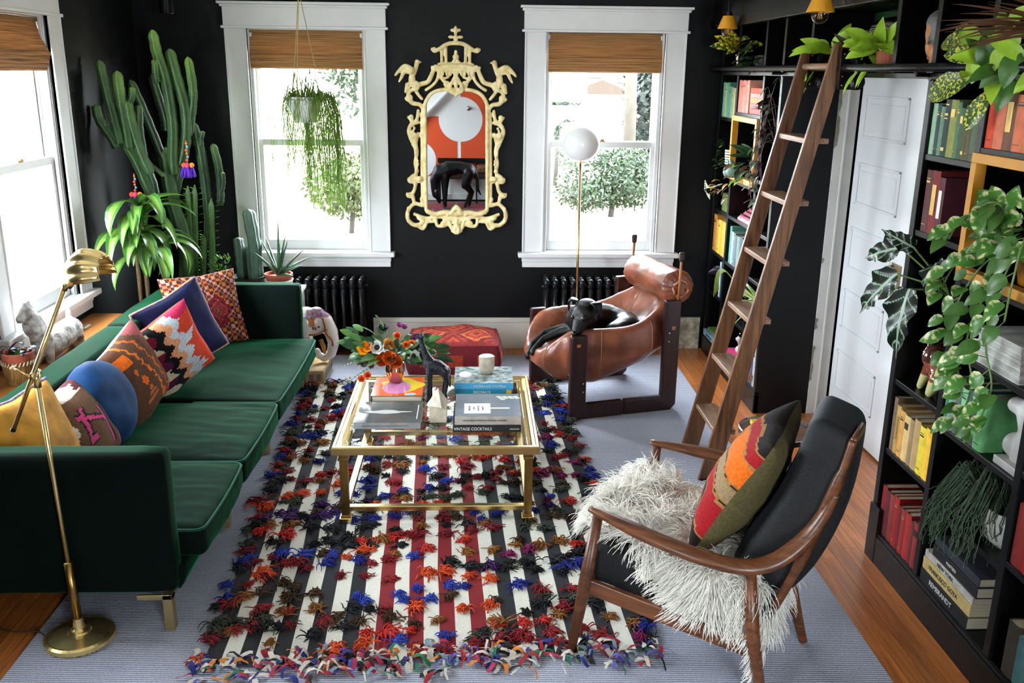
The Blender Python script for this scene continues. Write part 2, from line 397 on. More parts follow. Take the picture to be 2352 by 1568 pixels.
# ------------------------------------------------------------------ recessed doorway with white sliding door
PAINTD = M('white_door_paint', (222, 223, 226), .38, var=.03, vs=4)
d = struct('door_1')
MB().bx(2.262, 2.295, -3.42, -1.475, .012, 2.115).build('door_leaf', PAINTD, d, bevel=.002)
for z0, z1 in ((1.745, 1.985), (1.36, 1.605), (.975, 1.225), (.60, .845), (.21, .46)):
    for y1, y0 in ((-1.545, -2.11),):
        mb = MB()
        for (a, b, c_, e) in ((y0, y1, z1-.016, z1), (y0, y1, z0, z0+.016), (y0, y0+.016, z0, z1), (y1-.016, y1, z0, z1)):
            mb.bx(2.254, 2.263, a, b, c_, e)
        mb.build('panel_moulding', PAINTD, d, bevel=.0035)
        MB().bx(2.2585, 2.263, y0+.045, y1-.045, z0+.045, z1-.045).build('raised_panel', PAINTD, d, bevel=.003)
BR = M('brushed_brass', (176, 138, 74), .3, 1)
pull = MB().bx(2.257, 2.263, -2.252, -2.135, .985, 1.125); pull = pull.build('flush_pull', M('nickel_pull_plate', (150, 128, 96), .35, 1), d, bevel=.002)
MB().bx(2.2555, 2.2575, -2.215, -2.172, 1.015, 1.095).build('pull_recess_shade', M('pull_shadow_brass', (96, 74, 40), .4, 1), pull)  # flat plate in darker brass, paints the shade inside the pull
tr = struct('trim_1')
JM = M('worn_white_jamb_paint', (206, 204, 198), .5, var=.08, vs=9)
MB().bx(2.128, 2.195, -1.475, -1.44, 0, 2.118).build('jamb_board', JM, tr, bevel=.002)
MB().bx(2.180, 2.192, -1.484, -1.47, 0, 2.118).build('jamb_bead', JM, tr, bevel=.003)
MB().bx(2.198, 2.252, -1.465, -1.43, 0, 2.118).build('jamb_stop', JM, tr, bevel=.002)
MB().bx(2.10, 2.262, -3.4, -1.44, 2.116, 2.135).build('head_jamb', JM, tr)
# chips of bare plaster along the edge of the jamb
PL = M('bare_plaster_chip', (134, 132, 112), .9, var=.3, vs=30); random.seed(5)
for zc, n, ln in ((1.86, 12, .18), (.34, 8, .12), (.6, 3, .04), (1.0, 2, .02)):
    poly = [(0, -ln)] + [(rnd(.006, .022), -ln+2*ln*(k+.5)/n) for k in range(n)] + [(0, ln)]
    T = Matrix(((1, 0, 0, 2.126), (0, 0, -1, -1.4756), (0, 1, 0, zc), (0, 0, 0, 1)))
    MB().prism(poly, -.0006, .0012, T).build('paint_chip', PL, tr)

# ------------------------------------------------------------------ rear wall with painted mural (seen in the mirror)
ORANGE = M('mural_orange_paint', (206, 72, 22), .7); MWH = M('mural_white_paint', (226, 226, 224), .75)
def flat_shape(nm, poly, mat, y, parent):
    T = Matrix(((1, 0, 0, 0), (0, 0, -1, y), (0, 1, 0, 0), (0, 0, 0, 1))); return MB().prism(poly, -.002, 0, T).build(nm, mat, parent)
def arc(cx, cz, r, a0, a1, n=24): return [(cx+r*cos(radians(lerp(a0, a1, i/n))), cz+r*sin(radians(lerp(a0, a1, i/n)))) for i in range(n+1)]
flat_shape('mural_arch', [(-1.02, .40), (-.30, .40)]+arc(-.66, 1.01, .36, 0, 180), ORANGE, YR+.003, wall_rear)
flat_shape('mural_disc', arc(-.96, .66, .31, 0, 360, 40)[:-1], MWH, YR+.006, wall_rear)
flat_shape('mural_field', [(-.24, .40), (.80, .40), (.80, 2.1), (-.24, 2.1)], ORANGE, YR+.003, wall_rear)
flat_shape('mural_disc', arc(-.24, 1.32, .36, 0, 360, 48)[:-1], MWH, YR+.006, wall_rear)
bb = MB().bx(XL, XR, YR, YR+.02, 0, .1).build('baseboard_rear', WHITE); bb['kind'] = 'structure'
hr = thing('stair_handrail', 'white sloping handrail on the far wall seen in the mirror', 'handrail')
MB().tube([(-1.1, YR+.06, 1.12), (-.2, YR+.06, 2.0)], .035, 10).build('rail', WHITE, hr); MB().bx(-.72, -.68, YR, YR+.06, 1.46, 1.5).build('bracket', WHITE, hr)
# ------------------------------------------------------------------ grey ribbed carpet
def carpet_mat():
    m = M('grey_loop_carpet', (132, 132, 136), .95); nt = m.node_tree; N = nt.nodes; L = nt.links; b = N['Principled BSDF']
    tc = N.new('ShaderNodeTexCoord'); wv = N.new('ShaderNodeTexWave'); wv.bands_direction = 'Y'; wv.inputs['Scale'].default_value = 28; wv.inputs['Distortion'].default_value = .6; wv.inputs['Detail Scale'].default_value = 8
    L.new(tc.outputs['Object'], wv.inputs[0])
    nz = N.new('ShaderNodeTexNoise'); nz.inputs['Scale'].default_value = 190; nz.inputs['Detail'].default_value = 2; L.new(tc.outputs['Object'], nz.inputs[0])
    ad = N.new('ShaderNodeMath'); ad.operation = 'MULTIPLY'; L.new(wv.outputs['Fac'], ad.inputs[0]); L.new(nz.outputs[0], ad.inputs[1])
    cr = N.new('ShaderNodeValToRGB'); e = cr.color_ramp.elements; e[0].position = .05; e[0].color = (*lin((114, 116, 130)), 1); e[1].position = .6; e[1].color = (*lin((204, 206, 220)), 1)
    L.new(ad.outputs[0], cr.inputs[0]); L.new(cr.outputs[0], b.inputs['Base Color'])
    bp = N.new('ShaderNodeBump'); bp.inputs['Strength'].default_value = .6; bp.inputs['Distance'].default_value = .004; L.new(ad.outputs[0], bp.inputs['Height']); L.new(bp.outputs[0], b.inputs['Normal'])
    return m
o = MB().bx(-1.68, 1.5, -5.3, -.22, .0005, .011).build('carpet', carpet_mat(), bevel=.004)
tag(o, 'large grey ribbed wool carpet lying on the wooden floor', 'carpet')

# ------------------------------------------------------------------ striped kilim with wool tufts
RA = V((-1.13, -.92, 0)); RD = V((.045, -1, 0)).normalized(); RW = V((1, .045, 0)).normalized(); RWID, RLEN, NS = 1.655, 3.16, 27
def rugp(u, v, z=0): return RA+RW*(u*RWID)+RD*(v*RLEN)+V((0, 0, z))
rug = thing('tufted_rug', 'black, white and red striped rug covered with bright wool tufts', 'rug')
CREAM, INK, RRED = (226, 220, 206), (26, 26, 30), (128, 14, 24)
mb = MB()
def stripe(u, v):
    k = int(u*NS); return CREAM if k % 2 else (RRED if k in (10, 12, 14, 16) else INK)
WOOL = M('wool_yarn', attr='col', rough=.95, var=.25, vs=240, bump=.25, bs=300)
def rz(u, v):
    return .0195+.004*noise.noise(V((u*9, v*16, 3)))+.003*sin(v*40+u*6)*(u < .06 or u > .94)
mb.grid(lambda u, v: rugp(u+.004*noise.noise(V((u*3, v*9, 1))), v+.003*noise.noise(V((u*12, v*3, 7))), rz(u, v)), NS, 90, colf=stripe)
mb.build('woven_field', WOOL, rug, smooth=True)
# tufts
PAL = {'red': (140, 16, 24), 'crimson': (118, 10, 26), 'blue': (26, 38, 132), 'cobalt': (44, 66, 170), 'black': (18, 17, 20), 'orange': (214, 74, 18), 'mustard': (140, 84, 24), 'olive': (62, 66, 52), 'brown': (72, 46, 22), 'purple': (64, 20, 92), 'magenta': (130, 14, 80), 'scarlet': (196, 36, 24)}
PW = {'red': 12, 'crimson': 11, 'blue': 7, 'cobalt': 5, 'black': 17, 'orange': 7, 'mustard': 13, 'olive': 13, 'brown': 8, 'purple': 3, 'magenta': 2, 'scarlet': 5}
TM = {k: M('yarn_'+k, c, .95, var=.35, vs=160) for k, c in PAL.items()}
random.seed(21)
def tuft_mesh(i):
    mb = MB(); n = random.randint(34, 44); L0 = rnd(.035, .06)
    for s in range(n):
        a = random.gauss(0, .55) if s % 4 else rnd(0, 2*pi); L = L0*rnd(.5, 1.2); x, y = random.gauss(0, .007), random.gauss(0, .007); h = abs(random.gauss(.008, .005)); pts = []
        for k in range(6):
            t = k/5; pts.append((x, y, .003+h*sin(pi*min(1, t*.95))+.002*sin(s+3*t))); a += rnd(-.55, .55); x += cos(a)*L/5; y += sin(a)*L/5
        mb.tube(pts, [.0022, .0028, .0028, .0026, .0024, .0014], 3)
    return mb
TV = [tuft_mesh(i) for i in range(10)]; TME = {}
cand = []
for r in range(44):
    v = (r+.5)/44; k = random.randint(0, 3); colr = random.choice(list(PW))
    c_ = 0
    while c_ < 16:
        run = random.randint(1, 4); colr = random.choices(list(PW), PW.values())[0]
        for q in range(run):
            u = (c_+.5+rnd(-.35, .35))/16; vv = v+rnd(-.011, .011)+.008*sin(u*9+r)
            if random.random() < .8 and .004 < vv < .99 and u < .99: cand.append((u, vv, colr))
            c_ += 1
for e in range(36):
    for side in (-.008, 1.008):
        cand.append((side, (e+.5)/36+rnd(-.01, .01), random.choice(['black', 'black', 'olive', 'red', 'blue', 'orange', 'crimson'])))
cand.sort(key=lambda t: -t[1])
rest = MB()
for i, (u, v, colr) in enumerate(cand):
    sc = rnd(.75, 1.35); ang = random.choice([0, 0, pi])+rnd(-.6, .6)+.045; p = rugp(u, v, rz(u, v)-.002)
    T = Matrix.Translation(p) @ Matrix.Rotation(ang, 4, 'Z') @ Matrix.Diagonal((sc, sc, rnd(.9, 1.4), 1)); k = i % 10
    if i < 300:
        if (k, colr) not in TME: TME[(k, colr)] = TV[k].mesh('wool_tuft', TM[colr], True)
        o = obj('wool_tuft', TME[(k, colr)], rug); o.matrix_basis = T
    else:
        b0 = len(rest.v); rest.v += [T @ q for q in TV[k].v]
        rest.cur = PAL[colr]
        for f in TV[k].f: rest.face([b0+j for j in f])
o = rest.build('far_wool_tufts', WOOL, rug, smooth=True); o['kind'] = 'stuff'
# ragged fabric fringe at both ends
SCR = [(150, 24, 36), (196, 180, 166), (88, 86, 160), (30, 110, 80), (206, 120, 40), (210, 200, 190), (40, 44, 120), (24, 24, 28), (170, 40, 70), (120, 140, 150), (226, 214, 200)]
for end, n in ((1, 330), (0, 170)):
    fr = MB()
    for i in range(n):
        u = rnd(-.02, 1.02); v = (1+rnd(-.018, .026)) if end else rnd(-.012, .012); p = rugp(u, v, .015); a = rnd(0, 2*pi); L = rnd(.03, .085); wd = rnd(.004, .014)
        fr.cur = random.choice(SCR if end else SCR+[(20, 20, 24)]*8); d = V((cos(a), sin(a), 0)); s = V((-sin(a), cos(a), 0)); b0 = len(fr.v); h = rnd(.008, .03)
        for k in range(5):
            t = k/4; q = p+d*(L*t)+s*(.012*sin(t*4+i))+V((0, 0, h*sin(pi*t)*1.0+.004*t)); tw = wd*(1-.4*t)
            fr.v += [q-s*tw+V((0, 0, rnd(-.004, .004))), q+s*tw]
        for k in range(4): fr.face([b0+2*k, b0+2*k+1, b0+2*k+3, b0+2*k+2])
    o = fr.build('rag_fringe', WOOL, rug, smooth=True); o['kind'] = 'stuff'

# ------------------------------------------------------------------ green velvet sofa
def rbox(mb, lo, hi, r, n=(20, 20, 6), disp=None):
    """rounded box with optional displacement disp(p, nrm)->vector"""
    lo, hi = V(lo), V(hi); c = (lo+hi)/2; h = (hi-lo)/2; r = min(r, min(h)*.98); inner = V((h.x-r, h.y-r, h.z-r)); idx = {}
    def vid(q):
        key = (round(q.x, 5), round(q.y, 5), round(q.z, 5))
        if key not in idx:
            p = V((q.x*h.x, q.y*h.y, q.z*h.z)); k = V((max(-inner.x, min(inner.x, p.x)), max(-inner.y, min(inner.y, p.y)), max(-inner.z, min(inner.z, p.z))))
            d = p-k; L = d.length
            # map cube-shell offset onto sphere of radius r
            if L > 1e-9: d = d.normalized()*r
            P = c+k+d; nr = d.normalized() if L > 1e-9 else V((0, 0, 1))
            if disp: P = P+disp(P, nr, q)
            idx[key] = len(mb.v); mb.v.append(P)
        return idx[key]
    for ax in range(3):
        a, b = [i for i in range(3) if i != ax]
        for sg in (-1, 1):
            for i in range(n[a]):
                for j in range(n[b]):
                    def q(ii, jj):
                        t = [0, 0, 0]; t[ax] = sg
                        # denser towards edges
                        f = lambda x: sin(x*pi/2)*.5+x*.5
                        t[a] = f(-1+2*ii/n[a]); t[b] = f(-1+2*jj/n[b]); return V(t)
                    mb.face([vid(q(i, j)), vid(q(i+1, j)), vid(q(i+1, j+1)), vid(q(i, j+1))])
    return mb
VELV = M('green_velvet', (2, 15, 10), .85, var=.35, vs=5, bump=.05, bs=25, sheen=.3, sheenc=(50, 190, 120), spec=.1)
VPIPE = M('green_velvet_piping', (10, 58, 42), .8, sheen=.4, sheenc=(130, 215, 180), spec=.2)
GOLDL = M('pale_gold_leg', (168, 148, 104), .38, .8)
sofa = thing('sofa', 'long green velvet sofa with gold bracket legs against the left wall', 'sofa')
rbox(MB(), (-1.98, -3.80, .165), (-1.125, -1.02, .27), .02, (4, 20, 3)).build('seat_base', VELV, sofa, smooth=True)
def seat(y0, y1, seed, x1=-1.05):
    mb = MB(); hx, hy = .41, (y1-y0)/2; cy_ = (y0+y1)/2
    def dsp(P, nr, q):
        d = V((0, 0, 0))
        if nr.z > .3:
            d.z += .026*(1-q.x**2)*(1-q.y**4)
            wr = noise.noise(V((P.x*3, P.y*16+2*noise.noise(V((P.x*4, P.y*4, seed))), seed)))
            wr2 = noise.noise(V((P.x*5+P.y*9, P.y*26, seed+5)))
            d.z += (.007*wr+.004*wr2)*(1-q.x**8)*(.35+.65*max(0, q.x+.3))
        if nr.x > .3: d.x += .012*(1-q.y**2)+.006*noise.noise(V((P.z*30, P.y*12, seed)))
        return d
    rbox(mb, (-1.87, y0+.004, .262), (x1, y1-.004, .392), .035, (34, 46, 8), dsp)
    o = mb.build('seat_cushion', VELV, sofa, smooth=True)
    e = .006
    R_ = .04; pts = [(-1.5, y0+e, .385)]+[(x1-R_+R_*sin(a), y0+e+R_-R_*cos(a), .383) for a in [pi/2*k/6 for k in range(7)]]+[(x1+.008*sin(pi*k/8), lerp(y0+e+R_, y1-e-R_, k/8), .381) for k in range(1, 8)]+[(x1-R_+R_*cos(a), y1-e-R_+R_*sin(a), .383) for a in [pi/2*k/6 for k in range(7)]]+[(-1.5, y1-e, .385)]
    MB().tube(pts, .0055, 6).build('piping', VPIPE, o, smooth=True)
seat(-2.30, -1.08, 1); seat(-3.08, -2.30, 2); seat(-3.73, -3.08, 3)
def slab(nm, lo, hi, seed):
    def dsp(P, nr, q): return nr*(.008*(1-q.y**2)*(abs(nr.x) > .5))+nr*.003*noise.noise(P*6+V((seed, 0, 0)))
    return rbox(MB(), lo, hi, .03, (6, 24, 14), dsp).build(nm, VELV, sofa, smooth=True)
slab('back_panel', (-2.035, -2.02, .2), (-1.885, -1.0, .735), 1); slab('back_panel', (-2.02, -3.83, .2), (-1.865, -2.02, .742), 2)
slab('arm_panel', (-2.03, -1.085, .17), (-1.15, -.965, .748), 3); slab('arm_panel', (-2.01, -3.835, .17), (-1.145, -3.725, .746), 4)
for y in (-3.813, -2.98, -2.10, -1.03):
    mb = MB(); mb.bx(-1.195, -1.158, y-.02, y+.02, .011, .165); mb.bx(-1.29, -1.158, y-.02, y-.008, .145, .166); mb.bx(-1.17, -1.158, y-.02, y+.09, .145, .166)
    mb.build('leg', GOLDL, sofa, bevel=.002)
for y in (-3.813, -1.03): MB().bx(-1.99, -1.955, y-.02, y+.02, .0, .165).build('leg', GOLDL, sofa, bevel=.002)

# ------------------------------------------------------------------ brass and glass coffee table
BRASS = M('polished_brass', (222, 192, 128), .24, 1, var=.15, vs=14)
BRASSD = M('aged_brass', (168, 134, 76), .28, 1, var=.3, vs=20)
ct = thing('coffee_table', 'low rectangular brass coffee table with glass top on the striped rug', 'coffee table')
cx0, cx1, cy0, cy1 = -.668, .302, -3.005, -1.948
prof = [(0, .382), (0, .414), (.006, .42), (.016, .42), (.02, .414), (.034, .414), (.04, .408), (.064, .404), (.07, .398), (.07, .384), (.03, .38)]
mb = MB(); n = len(prof)
for (sx, sy) in ((0, 0), (1, 0), (1, 1), (0, 1)):
    for (d_, z) in prof: mb.v.append(V((cx0+d_ if sx == 0 else cx1-d_, cy0+d_ if sy == 0 else cy1-d_, z)))
for k in range(4):
    for i in range(n): mb.face([k*n+i, ((k+1) % 4)*n+i, ((k+1) % 4)*n+(i+1) % n, k*n+(i+1) % n])
mb.build('top_frame', BRASS, ct)
MB().bx(cx0+.055, cx1-.055, cy0+.055, cy1-.055, .3985, .4095).build('glass_top', glass_mat('table_glass', (246, 252, 249), .8), ct, bevel=.002)
for x in (-.618, .252):
    for y in (-2.95, -2.0):
        mb = MB(); mb.bx(x-.019, x+.019, y-.019, y+.019, .055, .34); mb.bx(x-.025, x+.025, y-.025, y+.025, .34, .353); mb.bx(x-.021, x+.021, y-.021, y+.021, .353, .384); mb.bx(x-.023, x+.023, y-.023, y+.023, .045, .058)
        l = mb.build('leg', BRASSD, ct, bevel=.002); MB().bx(x-.03, x+.03, y-.03, y+.03, .0225, .047).build('foot_block', BRASS, l, bevel=.003)
for a in ((-.6, .234, -2.966, -2.934), (-.6, .234, -2.016, -1.984)): MB().bx(*a, .078, .103).build('stretcher', BRASS, ct, bevel=.003)
for x in (-.618, .252): MB().bx(x-.016, x+.016, -2.94, -2.01, .078, .103).build('stretcher', BRASS, ct, bevel=.003)
# ------------------------------------------------------------------ black built-in bookcases
XF, XB = 1.785, 2.125
OCH = M('ochre_frame_paint', (198, 134, 30), .5, var=.12, vs=12)
def bookcase(name_label, y_far, y_near, divs, cols, ztop=2.1, ends=()):
    t = thing('bookcase', name_label, 'bookcase')
    for (a, b) in ((y_far-.04, y_far), (y_near, y_near+.04)): MB().bx(XF, XB, a, b, 0, ztop-.016).build('side_panel', BLK, t, bevel=.002)
    for yd in divs: MB().bx(XF+.004, XB, yd-.018, yd+.018, .14, ztop-.016).build('divider', BLK, t, bevel=.002)
    MB().bx(XB-.012, XB, y_near+.04, y_far-.04, .14, ztop-.016).build('back_panel', BLK, t)
    mb = MB(); mb.bx(XF-.006, XF+.03, y_near, y_far, 0, .128); mb.bx(XF-.002, XF+.03, y_near, y_far, .128, .146)
    mb.build('plinth', BLK, t, bevel=.004)
    for (ya, yb, zs) in cols:
        for z in zs: MB().bx(XF+.006, XB-.012, yb, ya, z-.024, z).build('shelf', BLK, t, bevel=.002)
    for (a, b) in ends: MB().bx(XF-.008, XF+.03, a, b, 0, .26).build('corner_block', BLK, t, bevel=.003)
    return t
bcA = bookcase('tall black bookcase in the back corner left of the white door', -.05, -1.47, (-.49, -1.09), [(-.09, -.472, (.148, .51, .815, 1.13, 1.47, 1.795)), (-.508, -1.072, (.148, .45, .807, 1.135, 1.39, 1.845)), (-1.108, -1.43, (.148, .47, .82, 1.13, 1.45))])
bcB = bookcase('tall black bookcase filled with coloured books right of the white door', -3.27, -5.2, (-3.70, -4.25, -4.68), [(-3.31, -3.682, (.148, .54, .857, 1.497, 1.80)), (-3.718, -4.232, (.148, .493, .808, 1.115, 1.39, 1.857)), (-4.268, -4.662, (.148, .53, .857, 1.3, 1.75))], ends=[(-3.355, -3.262)])
def ochre(par, ya, yb, z0, z1):
    mb = MB(); wd = .035
    for (a, b, c_, e) in ((yb, ya, z1-wd, z1), (yb, ya, z0, z0+wd), (yb, yb+wd, z0+wd, z1-wd), (ya-wd, ya, z0+wd, z1-wd)): mb.bx(XF-.012, XF+.03, a, b, c_, e)
    o = mb.build('ochre_box_frame', OCH, par, bevel=.002); o['label'] = 'ochre painted open box set into the black shelves'
ochre(bcA, -.474, -1.066, 1.392, 1.822); ochre(bcB, -3.70, -4.24, 1.392, 1.838)
# upper run of open cubbies bridging the door, and the black beam above it
up = thing('upper_shelf_run', 'black open shelf run bridging the white door below the beam', 'shelf')
MB().bx(XF-.01, XB, -5.2, -.05, 2.086, 2.108).build('shelf', BLK, up, bevel=.002)
MB().bx(XB-.012, XB, -5.2, -.05, 2.108, 2.42).build('back_panel', BLK, up)
MB().bx(XF-.01, XB, -5.2, -.05, 2.42, 2.445).build('top_board', BLK, up)
for y in (-.07, -.49, -1.09, -1.45, -1.9, -2.93, -3.29, -3.70, -4.25, -4.68, -5.18): MB().bx(XF, XB-.012, y-.018, y+.018, 2.108, 2.42).build('divider', BLK, up, bevel=.002)
bm_ = MB().bx(XF-.07, XB, -5.2, -.002, 2.445, 2.62); bm_.bx(XF-.085, XF-.03, -5.2, -.002, 2.40, 2.46); o = bm_.build('trim_2', BLK, bevel=.003); o['kind'] = 'structure'
# ladder rail
STEEL = M('black_steel', (34, 35, 38), .32, .85)
rl = thing('ladder_rail', 'black metal rail running along the bookcases for the ladder', 'rail')
MB().tube([(1.722, -.06, 2.128), (1.722, -5.2, 2.128)], .0165, 14).build('tube', STEEL, rl, smooth=True)
for y in (-.09, -1.46, -3.29, -4.7):
    mb = MB(); mb.tube([(1.722, y, 2.116), (1.722, y, 2.1), (1.79, y, 2.1)], .009, 8); mb.lathe([(.022, 0), (.022, .005)], 12, (1.779, y, 2.1), Matrix.Rotation(pi/2, 3, 'Y')); mb.build('bracket', STEEL, rl)
MB().ball((1.722, -.06, 2.128), .02, 12, 8).build('end_cap', STEEL, rl, smooth=True)
# ------------------------------------------------------------------ rolling oak ladder
OAK = wood_mat('dark_oak', (124, 82, 50), (70, 42, 22), 'Z', 9., .4); OAKT = wood_mat('oak_tread', (164, 130, 106), (112, 78, 56), 'Y', 9., .45)
lad = thing('library_ladder', 'dark oak library ladder leaning on the black rail in front of the door', 'ladder')
sl = (1.69-1.19)/2.24
for y in (-2.06, -2.49):
    T = Matrix(((1, 0, 0, 0), (0, 1, 0, y), (0, 0, 1, 0), (0, 0, 0, 1)))
    poly = [(1.188, .011), (1.287, .011), (1.287+sl*2.215-.03, 2.235), (1.19+sl*2.225, 2.24)]
    T = Matrix(((1, 0, 0, 0), (0, 0, -1, y), (0, 1, 0, 0), (0, 0, 0, 1)))
    MB().prism(poly, -.0125, .0125, T).build('side_rail', OAK, lad, bevel=.003)
BOLT = M('brass_screw', (150, 120, 70), .3, 1)
for k in range(6):
    z = .29+k*.302; xs = 1.19+sl*z
    mb = MB().bx(xs+.004, xs+.12, -2.48, -2.07, z-.026, z)
    tr_ = mb.build('tread', OAKT, lad, bevel=.003)
    for dx in (.03, .085):
        MB().lathe([(.004, 0), (.0035, .0012)], 8, (xs+dx, -2.5025, z-.012), Matrix.Rotation(pi/2, 3, 'X')).build('screw', BOLT, tr_)
MB().tube([(1.70, -2.07, 2.135), (1.70, -2.48, 2.135)], .016, 10).build('top_rung', OAKT, lad, smooth=True)
HW = M('black_iron_hardware', (16, 16, 17), .3, .6)
for y in (-2.095, -2.53):
    hwp = MB().bx(1.70, 1.785, y-.02, y-.013, 2.03, 2.215).build('roller_plate', HW, lad, bevel=.004)
    for z in (2.175, 2.065):
        MB().lathe([(.02, 0), (.036, .004), (.036, .012), (.026, .016), (.026, .026), (.036, .03), (.036, .038), (.02, .042)], 18, (1.775, y-.024, z), Matrix.Rotation(pi/2, 3, 'X')).build('wheel', HW, hwp, smooth=False)
    for z in (2.19, 2.14, 2.09, 2.05): MB().ball((1.718, y-.021, z), .005, 8, 5).build('bolt', BOLT, hwp)
for y in (-2.06, -2.49): MB().bx(1.2, 1.27, y-.02, y+.02, .0112, .022).build('rubber_foot', HW, lad, bevel=.003)

# ------------------------------------------------------------------ ochre wall lights on the beam
SH = M('ochre_enamel', (214, 148, 26), .45); BULB = glass_mat('clear_bulb_glass', (246, 246, 244), 1.2); FILA = M('amber_filament', (214, 140, 60), .4)
def sconce(x, y, z, label):
    t = thing('wall_light', label, 'wall light', group='ochre lamps on the beam')
    mb = MB(); mb.lathe([(.062, 0), (.064, .003), (.034, .078), (.03, .08), (.058, .004)], 28, (x, y, z), cap=False); mb.build('shade', SH, t, smooth=False)
    MB().lathe([(.024, 0), (.024, .022), (.012, .026)], 16, (x, y, z+.078)).build('socket', HW, t)
    MB().tube(bez([(x, y, z+.1), (x, y, z+.2), (x+.03, y, z+.25), (1.72, y, z+.24)], 6), .006, 8).build('arm', HW, t, smooth=True)
    MB().ball((x, y, z-.012), .040, 18, 12).build('bulb', BULB, t, smooth=True)
    mb = MB()
    for k in range(6):
        a = k*pi/3; mb.tube([(x+.006*cos(a), y+.006*sin(a), z+.02), (x+.010*cos(a), y+.010*sin(a), z-.03)], .0012, 4)
    mb.build('filament', FILA, t)
sconce(1.64, -.7, 2.375, 'ochre cone wall light farther from the camera, above the croton plant')
sconce(1.60, -2.5, 2.375, 'ochre cone wall light nearer the camera, above the ladder top')
o = thing('ceiling_spotlight', 'black cylinder spotlight hanging in the corner above the tall cactus', 'spotlight')
MB().lathe([(.043, 0), (.045, .004), (.045, .12), (.02, .125)], 20, (-2.015, -.5, 2.432)).build('housing', HW, o, smooth=False); MB().tube([(-2.015, -.5, 2.55), (-2.015, -.5, ZC)], .008, 8).build('stem', HW, o)

# ------------------------------------------------------------------ books
PAGE = M('book_pages', (206, 196, 172), .9, var=.35, vs=1, stretch=(1, 1, 400)); PAGEV = M('book_pages_upright', (190, 176, 146), .9, var=.3, vs=1, stretch=(40, 400, 1))
GILT = M('gilt_print', (190, 160, 90), .4, .7); INKP = M('black_print', (20, 18, 18), .6); WHP = M('white_print', (232, 232, 228), .6)
def cloth(c): return M('book_cloth_%d_%d_%d' % c, c, .7, var=.22, vs=30, bump=.08, bs=400)
ORD = ['first', 'second', 'third', 'fourth', 'fifth', 'sixth', 'seventh', 'eighth', 'ninth', 'tenth', 'eleventh', 'twelfth']
def upright(y, th, z, h, c, label, group, dep=.15, x=1.80, deco=0, lean=0):
    """book standing on a shelf, spine towards the room; y is its far face"""
    t = thing('book', label, 'book', group=group); m = cloth(c); e = .0025
    S = Matrix(((1, 0, 0, 0), (0, 1, lean, y-lean*z), (0, 0, 1, 0), (0, 0, 0, 1))) if lean else Matrix.Translation((0, y, 0))
    mb = MB(); mb.bx(x, x+dep, -e, 0, z, z+h, S); mb.bx(x, x+dep, -th, -th+e, z, z+h, S)
    n = 6; b0 = len(mb.v)
    for k in range(n+1):
        yy = -th*k/n; bul = .004*sin(pi*k/n)
        for zz in (z, z+h): mb.v.append(S @ V((x-bul, yy, zz)))
        for zz in (z, z+h): mb.v.append(S @ V((x-bul+e, yy, zz)))
    for k in range(n):
        a = b0+4*k; b = a+4; mb.face([a, a+1, b+1, b]); mb.face([a+2, b+2, b+3, a+3]); mb.face([a+1, a+3, b+3, b+1]); mb.face([a, b, b+2, a+2])
    mb.build('cover', m, t)
    MB().bx(x+.003, x+dep-.004, -th+e, -e, z+.003, z+h-.004, S).build('page_block', PAGEV, t)
    if deco:
        pm = {1: GILT, 2: INKP, 3: WHP}[deco % 10]; mb = MB()
        for (za, zb) in {0: ((.86, .87), (.80, .83), (.12, .13)), 1: ((.7, .84),), 2: ((.9, .92), (.72, .76), (.66, .68), (.1, .16)), 3: ((.3, .78),)}[deco//10]:
            mb.bx(x-.0052, x-.0035, -th*.78, -th*.22, z+h*za, z+h*zb, S)
        mb.build('spine_print', pm, t)['kind'] = 'stuff'
    return t
def row(specs, y0, y1, z, name, group, dep=.15, x=1.80):
    tot = sum(s[0] for s in specs); y = y0; k = (y0-y1)/tot
    for i, (wd, h, c, cn, deco) in enumerate(specs):
        upright(y, wd*k-.0008, z, h, c, '%s book, %s from the left in %s' % (cn, ORD[i], name), group, dep, x, deco); y -= wd*k
row([(55, .195, (150, 184, 152), 'pale mint', 0), (45, .19, (50, 68, 74), 'slate', 1), (45, .185, (104, 140, 112), 'sage', 1), (65, .213, (44, 62, 58), 'dark teal', 21), (80, .213, (142, 148, 76), 'olive yellow', 11), (40, .206, (84, 120, 92), 'fern green', 1), (50, .186, (70, 92, 66), 'moss', 11), (42, .196, (88, 84, 52), 'khaki', 21), (40, .204, (90, 84, 64), 'drab brown', 1), (88, .204, (84, 98, 74), 'grey green', 2)], -3.313, -3.68, 1.80, 'the green row right of the door', 'green books beside the door')
row([(48, .225, (214, 66, 34), 'vermilion', 2), (60, .205, (216, 116, 84), 'salmon', 12), (58, .205, (116, 76, 56), 'mottled brown', 31), (62, .185, (214, 112, 76), 'coral', 2), (56, .2, (196, 122, 62), 'tan orange', 32), (48, .18, (222, 80, 50), 'bright red orange', 1), (60, .2, (206, 92, 50), 'burnt orange', 1), (50, .19, (186, 70, 40), 'rust', 1), (55, .2, (214, 120, 70), 'apricot', 0)], -3.722, -4.228, 1.857, 'the orange row', 'orange books on the high shelf')
row([(50, .244, (86, 38, 42), 'maroon', 1), (55, .246, (124, 26, 30), 'crimson', 31), (42, .225, (90, 34, 46), 'plum red', 33)], -3.335, -3.49, 1.497, 'the three dark red books', 'three dark red books')
